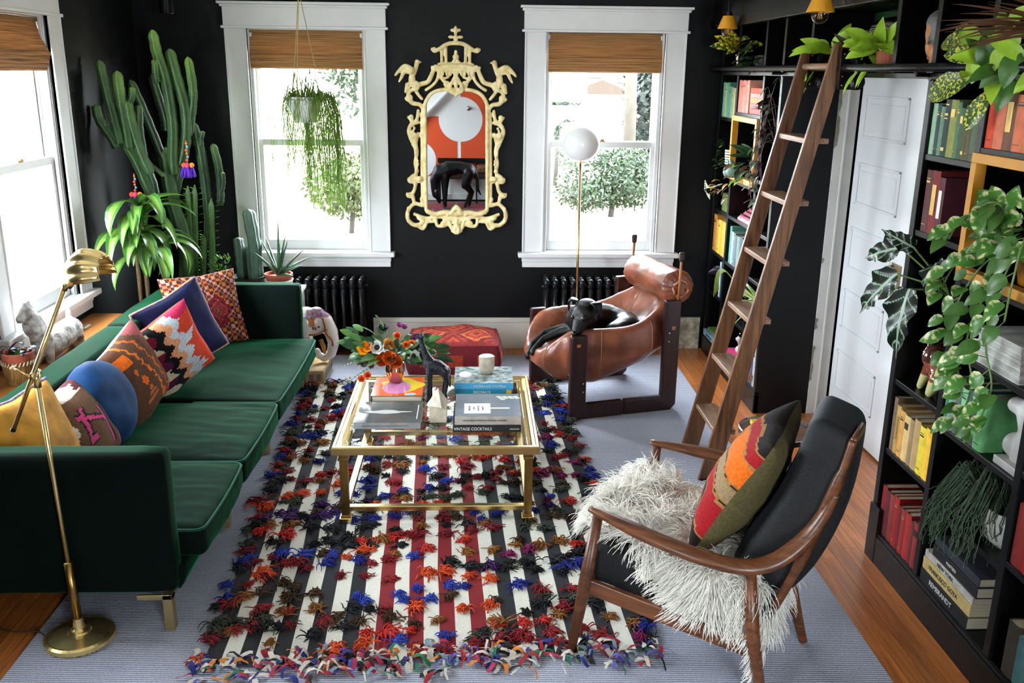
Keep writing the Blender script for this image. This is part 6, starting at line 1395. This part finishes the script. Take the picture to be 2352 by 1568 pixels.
MB().lathe([(.05, 0), (.055, .01), (.055, .11), (.045, .145), (.02, .165), (.018, .2), (.024, .202), (.024, .21), (.0, .21)], 24, (1.92, -3.62, ZS), cap=False).build('vessel', GBT, t, smooth=True); MB().lathe([(.017, 0), (.022, .02), (.022, .03), (.01, .035)], 16, (1.92, -3.62, ZS+.205)).build('stopper', GBT, t, smooth=True)
t = thing('speckled_aucuba', 'yellow speckled green plant spilling from the high shelf at the right', 'potted plant')
SPK = M('aucuba_leaf', (46, 80, 32), .35, var=1, vs=110, col2=(206, 206, 70), vr=(.53, .57), trl=.2)
for (y, z, dx, dy, dz, L, W) in ((-3.62, 2.21, -.35, .9, .1, .22, .085), (-3.60, 2.10, -.5, .8, -.35, .22, .10), (-3.70, 2.16, -.6, .5, .1, .17, .07), (-3.72, 2.05, -.5, .15, -1, .15, .06), (-3.66, 2.2, -.5, .6, .5, .15, .06)): leaf(t, SPK, (1.76, y-.06, z), (dx, dy, dz), L, W, 'oval', droop=.5, n=9, up=(-.55, -.75, .35))
for k in range(34): leaf(t, GRN if k % 2 else LIME, V((1.74+rnd(-.05, .08), -3.86+rnd(-.2, .15), ZS+rnd(-.02, .14))), V((rnd(-1, -.2), rnd(-.8, .8), rnd(-1, .9))), rnd(.1, .16), rnd(.05, .07), 'lance', droop=rnd(.3, 1), up=(-.6, -.7, .5))
potm(t, (1.87, -3.78, ZS), .06, .085, .10, M('charcoal_pot'))
t = thing('bronze_grass', 'arching bronze grass on the high shelf at the right edge', 'potted plant'); BG = LM('bronze_blade', (96, 62, 38), .4)
tuftplant(t, (1.82, -4.12, ZS+.12), BG, 46, .03, .36, .010, 'strap', (.0, .8), (.3, 1.0), (-1.15, .55, 0), nm='blade'); potm(t, (1.86, -4.12, ZS), .06, .075, .10, TERR)
# trailing pothos and alocasia by the near bookcase
t = thing('trailing_pothos', 'variegated pothos with long trailing vines over the ochre box', 'potted plant'); potm(t, (1.91, -4.02, 1.3905), .07, .095, .14, M('amber_glazed_pot', (176, 110, 30), .25, var=.4, vs=15))
VINE = M('green_vine', (86, 110, 50), .6); PV = M('variegated_pothos', (66, 116, 42), .35, var=1, vs=26, col2=(206, 206, 150), vr=(.56, .63), trl=.2)
vines = [[(1.88, -4.0, 1.53), (1.76, -3.95, 1.55), (1.70, -3.84, 1.46), (1.68, -3.80, 1.36)], [(1.88, -4.02, 1.53), (1.74, -4.0, 1.52), (1.69, -3.93, 1.38), (1.69, -3.88, 1.24), (1.70, -3.92, 1.14), (1.71, -3.95, 1.08)], [(1.9, -4.04, 1.53), (1.75, -4.05, 1.52), (1.70, -4.03, 1.36), (1.69, -4.0, 1.22), (1.70, -4.05, 1.1), (1.72, -4.0, .98), (1.72, -3.95, .93)], [(1.9, -4.05, 1.53), (1.74, -4.12, 1.54), (1.69, -4.13, 1.38), (1.69, -4.12, 1.24), (1.70, -4.17, 1.12), (1.70, -4.14, 1.0), (1.72, -4.09, .95)], [(1.9, -4.08, 1.54), (1.72, -4.2, 1.62), (1.66, -4.26, 1.5), (1.66, -4.25, 1.36)], [(1.9, -4.0, 1.54), (1.76, -4.02, 1.66), (1.70, -4.0, 1.70), (1.66, -3.9, 1.62), (1.66, -3.84, 1.55)]]
for vn in vines:
    P = bez(vn, 7); MB().tube(P, .0035, 5).build('vine', VINE, t, smooth=True)
    for i in range(5, len(P), 2):
        d = V((rnd(-1, -.2), rnd(-1, 1), rnd(-.8, .3))); p = P[i]+d.normalized()*.03; MB().tube([P[i], p], .0018, 4).build('petiole', VINE, t); leaf(t, PV if random.random() < .6 else GRN, p, d+V((-.2, 0, -.3)), rnd(.06, .088), rnd(.048, .066), 'heart', droop=rnd(.3, 1.0), n=7, up=(-.6, -.5, .6))
for k in range(26): d = V((rnd(-1, -.1), rnd(-1, 1), rnd(-.2, 1))); leaf(t, PV, V((1.80, -4.02, 1.58))+d*rnd(.05, .13), d, rnd(.075, .105), rnd(.055, .075), 'heart', droop=rnd(.4, 1.2), n=7, up=(-.6, -.5, .6))
t = thing('alocasia', 'dark arrow leaved alocasia with white veins leaning over the door edge', 'potted plant'); potm(t, (1.97, -3.52, .8575), .06, .08, .12, M('charcoal_pot'))
def alo(tt, s, k): return (140, 164, 138) if s < .1 or abs(((tt*5-s*.9) % 1)-.5) < .07 else (14, 28, 20)
ALO = M('alocasia_leaf', attr='col', rough=.3, trl=.1)
for (tip, d, L) in (((1.70, -3.40, 1.33), (-.5, .55, -.75), .30), ((1.69, -3.54, 1.30), (-.3, -.1, -1), .32), ((1.72, -3.36, 1.43), (-.5, .8, -.3), .24), ((1.74, -3.62, 1.42), (-.5, -.6, -.4), .2), ((1.72, -3.47, 1.45), (-.6, .1, .3), .16)):
    MB().tube(bez([(1.97, -3.52, .96), (1.88, -3.5, 1.25), tip], 6), .004, 6).build('petiole', VINE, t, smooth=True); leaf(t, ALO, tip, d, L*.9, L*.46, 'arrow', droop=.5, wave=.22, n=44, colf=alo, up=(-1, -.4, .4))
LIO = M('glazed_lion', attr='col', rough=.12, coat=.8); t = thing('lion_figurine', 'glazed brown ceramic lion on the shelf under the alocasia', 'figurine'); lx, ly, lz = 1.87, -3.53, .8572
def lc_(co): z = co[2]-lz; return (196, 190, 130) if z < .07 else ((120, 56, 34) if z < .13 else (72, 34, 26))
blob('figure', [([(lx, ly-.02, lz+.09), (lx, ly+.03, lz+.12)], [.05, .05]), ('e', (lx-.01, ly+.06, lz+.165), (.04, .036, .04)), ('e', (lx-.01, ly+.045, lz+.15), (.055, .045, .055)), ([(lx-.01, ly+.085, lz+.155), (lx-.01, ly+.105, lz+.145)], [.022, .016]), ([(lx-.03, ly+.05, lz+.1), (lx-.035, ly+.085, lz+.012)], [.022, .016]), ([(lx+.03, ly+.05, lz+.1), (lx+.03, ly+.075, lz+.012)], [.022, .016]), ([(lx-.03, ly-.04, lz+.08), (lx-.04, ly-.01, lz+.014)], [.036, .02]), ([(lx+.03, ly-.05, lz+.08), (lx+.03, ly-.03, lz+.014)], [.036, .02]), ('e', (lx-.035, ly+.055, lz+.2), (.012, .008, .014)), ('e', (lx+.018, ly+.055, lz+.2), (.012, .008, .014))], LIO, t, vox=.0065, sm=3, colf=lc_)
BEAD = M('black_bead', (10, 10, 12), .12); t = thing('bead_figure', 'small black glossy beaded ornament beside the ochre box', 'ornament')
for k in range(6): MB().ball((1.86, -3.60-.012*k, 1.515+.028*k), .015-.001*k, 12, 8).build('bead', BEAD, t, smooth=True)
TOR = M('white_marble', (206, 200, 196), .4, var=.25, vs=10); t = thing('torso_sculpture', 'white marble torso on a square base beside the green books', 'sculpture'); tx_, ty, tz = 1.88, -4.15, .8085
MB().bx(tx_-.075, tx_+.075, ty-.075, ty+.075, tz, tz+.028).build('base', TOR, t, bevel=.002)
blob('torso', [([(tx_, ty+.01, tz+.03), (tx_, ty, tz+.09), (tx_, ty-.005, tz+.14)], [.05, .055, .046]), ([(tx_, ty-.005, tz+.14), (tx_, ty+.005, tz+.20)], [.046, .056]), ('e', (tx_-.03, ty+.055, tz+.215), (.034, .034, .03)), ('e', (tx_, ty-.045, tz+.205), (.034, .036, .034)), ('e', (tx_-.02, ty+.045, tz+.075), (.045, .04, .045))], TOR, t, vox=.007, sm=5)
t = thing('rhipsalis', 'dark stringy rhipsalis in a white pot above the stacked art books', 'potted plant'); c_ = (1.90, -4.10, .4935)
MB().lathe([(.05, 0), (.085, .03), (.1, .09), (.092, .14), (.085, .142), (.08, .12), (0, .12)], 28, c_, cap=False).build('pot', M('white_glazed_pot'), t, smooth=True); RH = M('rhipsalis_dark', (70, 92, 64), .6, var=.4, vs=30)
random.seed(5); strands(t, (1.87, -4.03, .63), .10, 300, .03, .22, RH, 'trailing_stems', (-.6, .55), rad=.0019, up=.10, seg=6); strands(t, (1.9, -4.1, .63), .09, 90, .02, .1, RH, 'trailing_stems', (-.3, .3), rad=.0021, up=.16, seg=4)
# far bookcase ornaments
t = thing('tradescantia', 'purple and green trailing tradescantia hanging beside the ladder', 'potted plant'); potm(t, (1.9, -1.27, 1.4505), .05, .07, .10, M('charcoal_pot')); TR1 = LM('purple_leaf', (70, 30, 52)); TR2 = LM('silver_green_leaf', (110, 128, 96))
random.seed(3)
for v_ in range(7):
    y0 = -1.27+rnd(-.1, .1); P = bez([(1.88, y0, 1.57), (1.79, y0+rnd(-.05, .05), 1.72+.06*v_), (1.75, y0+rnd(-.08, .08), 1.7), (1.73, y0+rnd(-.1, .1), 1.5), (1.74, y0+rnd(-.1, .12), 1.32)], 5); MB().tube(P, .0025, 5).build('vine', M('purple_vine', (90, 60, 60), .6), t, smooth=True)
    for i in range(3, len(P), 2): leaf(t, [TR1, TR2, TR2][(i+v_) % 3], P[i], V((rnd(-1, 0), rnd(-1, 1), rnd(-.6, .2))), rnd(.05, .08), .03, 'lance', droop=.6, n=5)
for k in range(16): leaf(t, [TR1, TR2][k % 2], V((1.80+rnd(-.05, .03), -1.28+rnd(-.12, .12), 1.75+rnd(-.1, .25))), V((-1, rnd(-1, 1), rnd(-.4, .6))), .075, .03, 'lance', droop=.6, n=5)
t = thing('spider_plant', 'pale striped spider plant seen between the ladder treads', 'potted plant'); potm(t, (1.92, -1.27, .4705), .06, .08, .12, M('magenta_pot', (150, 40, 70), .5)); SPD = M('spider_leaf', attr='col', rough=.4, trl=.2)
tuftplant(t, (1.86, -1.25, .66), SPD, 40, .03, .30, .013, 'strap', (.2, 1.6), (1.6, 3.2), (-.4, .15, 0), lambda a, s, k: (214, 214, 150) if s < .5 else (110, 150, 60), nm='blade')
t = thing('string_plant', 'small green trailing plant in a white striped pot in the far bookcase', 'potted plant'); c_ = (1.84, -.30, 1.4705); MB().lathe([(.045, 0), (.05, .1), (.044, .1), (.04, .08), (0, .08)], 20, c_, cap=False).build('pot', M('striped_pot', (216, 216, 216), .4), t); 
for k in range(5): MB().lathe([(.0465+.001*k, 0), (.0468+.001*k, .006)], 20, (c_[0], c_[1], c_[2]+.012+.018*k)).build('stripe', INKP, t)
for k in range(34): leaf(t, GRN, V((1.80+rnd(-.05, .02), -.27+rnd(-.06, .10), 1.58+rnd(-.14, .06))), V((-1, rnd(-.5, 1), rnd(-.6, .6))), .035, .022, 'oval', droop=.4, n=4)
t = thing('gourd_arrangement', 'dried gourds, leaves and seed heads spilling from the ochre box', 'dried arrangement'); random.seed(9)
GRD = M('blue_grey_gourd', (104, 128, 120), .5, var=.3, vs=12); BRN = LM('dry_leaf', (120, 92, 66), .4)
blob('gourd', [('e', (1.76, -.66, 1.46), (.055, .06, .05)), ([(1.76, -.66, 1.49), (1.74, -.64, 1.53)], [.022, .012])], GRD, t, vox=.008); blob('gourd', [('e', (1.77, -.52, 1.44), (.045, .045, .045)), ([(1.77, -.52, 1.47), (1.765, -.5, 1.51)], [.018, .010])], GRD, t, vox=.008)
for k in range(12): leaf(t, [LIME, BRN, BRN, DGR][k % 4], V((1.77+rnd(-.03, .03), -.75+rnd(-.25, .25), 1.45+rnd(-.05, .12))), V((-1, rnd(-1, 1), rnd(-.5, .8))), rnd(.08, .13), rnd(.05, .08), 'heart', droop=.7)
for k in range(12): leaf(t, [BRN, LM('straw_leaf', (170, 130, 60))][k % 2], V((1.74, -.42+rnd(-.22, .14), 1.33+rnd(-.06, .06))), V((-1, rnd(-1, 1), rnd(-.8, .4))), rnd(.06, .09), .04, 'heart', droop=1)
for k in range(4): MB().tube(bez([(1.76, -.40, 1.34), (1.70, -.28, 1.30), (1.69, -.18, 1.28+.02*k), (1.71, -.16, 1.25), (1.72, -.24, 1.24-.01*k)], 5), .004, 5).build('curly_stem', M('pale_stem', (170, 176, 150), .7), t, smooth=True)
t = thing('snake_plant', 'spiky dark green plant inside the far ochre box', 'potted plant'); potm(t, (1.9, -.85, 1.4275), .05, .06, .1, M('charcoal_pot')); tuftplant(t, (1.86, -.85, 1.56), DGR, 13, .03, .2, .04, 'lance', (.2, 1.0), (.3, .9), (-.5, -.1, 0))
t = thing('moss_block', 'green moss covered box in the far bookcase', 'ornament'); MB().bx(1.81, 1.93, -.44, -.24, 1.1305, 1.26).build('box', M('green_moss', (96, 110, 50), .95, var=.5, vs=60, bump=.8, bs=120), t, bevel=.006)
t = thing('typewriter', 'pink toy typewriter on the far bookcase left of the ladder', 'typewriter'); PK = M('pink_enamel', (214, 84, 104), .4); yy = -.88
MB().prism([(1.79, 1.1355), (1.97, 1.1355), (1.97, 1.24), (1.91, 1.24), (1.80, 1.165), (1.79, 1.155)], -.14, .14, Matrix(((1, 0, 0, 0), (0, 0, -1, yy), (0, 1, 0, 0), (0, 0, 0, 1)))).build('body', PK, t, bevel=.008)
for r in range(3):
    for k in range(8): MB().lathe([(.010, 0), (.010, .008)], 8, (1.812+.028*r, yy-.105+.03*k, 1.176+.019*r)).build('key', M('black_key', (20, 20, 24), .4), t)
t = thing('black_pot', 'round black pot with pale curling tendrils in the far bookcase', 'pot'); MB().lathe([(.05, 0), (.1, .05), (.11, .11), (.08, .17), (.07, .17), (.06, .12), (0, .1)], 24, (1.90, -.66, .4505), cap=False).build('vessel', M('black_glazed_ceramic'), t, smooth=True)
for k in range(5): MB().tube(bez([(1.88, -.66, .62), (1.79, -.60+.02*k, .74), (1.745, -.56+.02*k, .70), (1.75, -.55+.03*k, .60-.02*k)], 5), .003, 5).build('tendril', LM('pale_tendril', (170, 190, 90)), t, smooth=True)
t = thing('purple_plant', 'dark purple leaved plant in the narrow far bookcase cubby', 'potted plant'); potm(t, (1.9, -.24, .5105), .05, .06, .08, M('charcoal_pot')); tuftplant(t, (1.86, -.24, .66), LM('plum_leaf', (56, 36, 66)), 14, .04, .1, .045, 'lance', (-.2, 1), (.5, 1.4), (-.5, 0, 0))
t = thing('portrait_bust', 'small white bust with black hair on the pink book', 'bust'); blob('figure', [('e', (1.87, -.80, .30), (.03, .035, .042)), ([(1.87, -.80, .27), (1.87, -.80, .24)], [.02, .02]), ([(1.87, -.84, .215), (1.87, -.76, .215)], [.028, .028]), ('e', (1.845, -.78, .30), (.012, .012, .012))], M('white_porcelain'), t, vox=.006); MB().ball((1.878, -.805, .335), (.034, .036, .026), 14, 8).build('hair', BEAD, t, smooth=True)
# small purple leaves of the basket planter
PLM = LM('plum_leaf', (70, 44, 80)); random.seed(2)
for k in range(26): leaf(bk, PLM if k % 3 else GRN, V((bc[0]+rnd(-.06, .06), bc[1]+rnd(-.06, .06), bc[2]+.15+rnd(0, .03))), V((rnd(-1, 1), rnd(-1, 1), rnd(-.2, .7))), rnd(.04, .075), .022, 'lance', droop=rnd(.5, 1.5), n=5)
# ------------------------------------------------------------------ rear of the room (mirror reflection)
t = thing('bench', 'dark upholstered bench against the orange mural, seen in the mirror', 'bench')
MB().bx(-.62, .75, -8.62, -8.22, .40, .49).build('seat', M('dark_brown_leather', (52, 30, 22), .5), t, bevel=.015); MB().bx(-.62, .75, -8.66, -8.62, .62, .70).build('back_rail', HW, t, bevel=.005)
for x in (-.58, .02, .70):
    for y in (-8.6, -8.25): MB().bx(x-.012, x+.012, y-.012, y+.012, 0, .40 if y > -8.5 else .64).build('leg', HW, t)
MB().bx(-.6, .73, -8.26, -8.24, .04, .07).build('stretcher', HW, t)
tag(rbox(MB(), (.02, -8.62, .492), (.60, -8.24, .60), .04, (14, 12, 5), lambda P, nr, q_: nr*.012*noise.noise(P*14)).build('fur_throw', M('brown_fur', (120, 84, 56), .95, var=.7, vs=20, col2=(54, 34, 22)), smooth=True), 'mottled brown fur throw on the bench seen in the mirror', 'throw')
o = MB().bx(-1.3, 1.1, -8.2, -6.6, 0, .012).build('hall_rug', M('red_patterned_rug', (140, 24, 30), .95, var=.8, vs=7, col2=(40, 30, 40), stretch=(1, 5, 1))); tag(o, 'red patterned rug under the standing dog seen in the mirror', 'rug')
t = thing('dog', 'black dog standing with its head lowered, seen in the mirror', 'dog'); yd = -7.72
def dgp(x, z, y=yd): return (x, y, z+.012)
blob('body', [([dgp(-.10, .60), dgp(-.25, .62), dgp(-.42, .60), dgp(-.54, .54)], [.10, .10, .125, .12]), ([dgp(-.56, .58), dgp(-.64, .42), dgp(-.63, .26)], [.10, .075, .065]), ('e', dgp(-.62, .22), (.065, .06, .08)), ([dgp(-.60, .19), dgp(-.565, .09)], [.045, .032]), ([dgp(-.48, .5, yd-.06), dgp(-.50, .3, yd-.07), dgp(-.49, .03, yd-.07)], [.07, .036, .026]), ([dgp(-.46, .5, yd+.06), dgp(-.46, .3, yd+.07), dgp(-.47, .03, yd+.07)], [.07, .036, .026]), ([dgp(-.10, .55, yd-.06), dgp(-.13, .36, yd-.07), dgp(-.04, .24, yd-.07), dgp(-.10, .03, yd-.07)], [.095, .065, .032, .026]), ([dgp(-.10, .55, yd+.06), dgp(-.16, .36, yd+.07), dgp(-.08, .24, yd+.07), dgp(-.16, .03, yd+.07)], [.095, .065, .032, .026]), ([dgp(-.03, .60), dgp(.03, .44), dgp(.04, .28), dgp(.09, .20)], [.04, .03, .028, .012])], DOG, t, vox=.014, sm=4)
for s in (-1, 1): MB().tube(bez([dgp(-.60, .30, yd+.05*s), dgp(-.62, .25, yd+.085*s), dgp(-.60, .17, yd+.08*s)], 4), [.02, .026, .03, .03, .028, .024, .018, .01, .004], 8, flat=.3).build('ear', DOG, t, smooth=True)
t = thing('mural_sconce', 'small chrome wall lamp on the white mural disc', 'wall light'); MB().lathe([(.03, 0), (.03, .02)], 16, (-.11, YR+.006, 1.5), Matrix.Rotation(-pi/2, 3, 'X')).build('plate', CHR, t); MB().tube([(-.11, YR+.02, 1.5), (-.11, YR+.10, 1.5)], .01, 8).build('arm', CHR, t); MB().ball((-.11, YR+.12, 1.5), .04, 14, 10).build('lamp', CHR, t, smooth=True)
# ------------------------------------------------------------------ outdoors
random.seed(77)
o = MB().bx(-40, 40, .3, 60, -.42, -.32).build('ground_back', M('leaf_strewn_lawn', (120, 112, 90), .95, var=.5, vs=3, col2=(62, 50, 24), vr=(.5, .7))); o['kind'] = 'structure'
o = MB().bx(-40, -2.7, -30, .3, -.42, -.32).build('ground_side', M('pale_gravel', (200, 196, 186), .95, var=.3, vs=3)); o['kind'] = 'structure'
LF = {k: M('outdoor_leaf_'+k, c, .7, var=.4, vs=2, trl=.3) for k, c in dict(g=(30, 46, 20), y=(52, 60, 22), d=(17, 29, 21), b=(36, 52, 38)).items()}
def shrub(name, label, c, r, n, mat, ls, cat='shrub', trunk=None, group='greenery outside the windows', lumps=9):
    t = thing(name, label, cat, group=group); mb = MB(); c = V(c); cl = [V((rnd(-.55, .55)*r[0], rnd(-.55, .55)*r[1], rnd(-.5, .6)*r[2])) for _ in range(lumps)]
    for k in range(n):
        h = random.choice(cl); d = V((random.gauss(0, 1), random.gauss(0, 1), random.gauss(0, 1))).normalized(); p = c+h+V((d.x*r[0], d.y*r[1], d.z*r[2]))*.48*rnd(.75, 1.05); L = ls*rnd(.6, 1.3); a = V((rnd(-1, 1), rnd(-1, 1), rnd(-1, 1))).normalized(); b_ = a.cross(d).normalized() if a.cross(d).length > .01 else V((1, 0, 0)); i = len(mb.v); mb.v += [p-a*L, p+b_*L*.45, p+a*L, p-b_*L*.45]; mb.face([i, i+1, i+2, i+3])
    o = mb.build('foliage', mat, t); o['kind'] = 'stuff'
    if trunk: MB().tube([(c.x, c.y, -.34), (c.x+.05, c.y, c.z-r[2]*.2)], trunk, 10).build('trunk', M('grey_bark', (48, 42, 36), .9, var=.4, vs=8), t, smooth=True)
    return t
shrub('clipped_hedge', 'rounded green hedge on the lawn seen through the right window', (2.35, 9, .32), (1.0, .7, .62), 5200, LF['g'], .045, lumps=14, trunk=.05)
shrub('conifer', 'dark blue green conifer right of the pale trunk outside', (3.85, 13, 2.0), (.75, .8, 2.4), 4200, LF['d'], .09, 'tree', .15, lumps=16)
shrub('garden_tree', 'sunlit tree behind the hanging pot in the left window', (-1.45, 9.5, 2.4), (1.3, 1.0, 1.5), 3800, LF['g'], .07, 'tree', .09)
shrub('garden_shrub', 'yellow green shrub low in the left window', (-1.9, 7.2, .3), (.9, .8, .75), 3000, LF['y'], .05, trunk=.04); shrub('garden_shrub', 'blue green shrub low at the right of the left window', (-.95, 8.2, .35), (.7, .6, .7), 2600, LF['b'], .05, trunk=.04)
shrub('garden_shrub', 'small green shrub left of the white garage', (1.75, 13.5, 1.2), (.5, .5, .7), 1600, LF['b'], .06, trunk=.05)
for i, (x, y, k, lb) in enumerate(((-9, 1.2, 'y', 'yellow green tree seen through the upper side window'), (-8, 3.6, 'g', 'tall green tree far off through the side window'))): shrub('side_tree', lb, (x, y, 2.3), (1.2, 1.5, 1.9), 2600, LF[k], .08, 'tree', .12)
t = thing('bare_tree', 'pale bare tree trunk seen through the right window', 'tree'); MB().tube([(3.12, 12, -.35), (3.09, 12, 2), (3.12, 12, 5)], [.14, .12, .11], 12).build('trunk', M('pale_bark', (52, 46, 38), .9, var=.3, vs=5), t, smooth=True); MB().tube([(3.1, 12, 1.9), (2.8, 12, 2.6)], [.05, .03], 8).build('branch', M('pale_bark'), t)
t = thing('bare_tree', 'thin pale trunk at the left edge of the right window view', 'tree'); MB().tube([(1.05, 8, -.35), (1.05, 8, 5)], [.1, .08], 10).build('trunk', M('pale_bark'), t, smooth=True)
t = thing('garage', 'small white garage across the lawn in the right window', 'building'); WS = M('white_siding', (200, 200, 196), .8); MB().bx(2.4, 3.9, 17, 19, -.35, 1.55).build('wall', WS, t)
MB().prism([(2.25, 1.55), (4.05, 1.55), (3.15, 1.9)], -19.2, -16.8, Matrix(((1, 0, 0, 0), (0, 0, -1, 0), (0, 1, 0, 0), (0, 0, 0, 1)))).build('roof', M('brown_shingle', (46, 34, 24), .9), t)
for k in range(12): MB().bx(2.4, 3.9, 16.985, 17.0, -.3+.15*k, -.295+.15*k+.01).build('siding_board', WS, t)
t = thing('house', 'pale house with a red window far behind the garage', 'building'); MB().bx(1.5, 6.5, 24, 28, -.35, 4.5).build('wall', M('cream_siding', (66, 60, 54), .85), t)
for x, z, c in ((3.6, 1.9, (60, 14, 14)), (4.6, 1.75, (50, 36, 20))): MB().bx(x, x+.5, 23.96, 24.0, z, z+.45).build('window', M('far_window_%d' % c[0], c, .4), t)
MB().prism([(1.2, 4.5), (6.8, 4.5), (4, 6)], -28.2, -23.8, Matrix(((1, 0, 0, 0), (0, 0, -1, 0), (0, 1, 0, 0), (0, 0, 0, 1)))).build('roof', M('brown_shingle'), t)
# ------------------------------------------------------------------ move each thing's empty to its base
bpy.context.view_layer.update()
for o in list(COL.objects):
    if o.type == 'EMPTY' and o.parent is None and o.location.length < 1e-9 and o.get('kind') != 'structure' and o.children:
        lo = V((9e9,)*3); hi = -lo
        for ch in o.children_recursive:
            if ch.type in ('MESH', 'FONT'):
                for q in ch.bound_box:
                    p = ch.matrix_world @ V(q); lo = V(map(min, lo, p)); hi = V(map(max, hi, p))
        if lo.x < 8e9:
            b = V(((lo.x+hi.x)/2, (lo.y+hi.y)/2, lo.z)); o.location = b
            for ch in o.children: ch.matrix_parent_inverse = Matrix.Translation(-b)
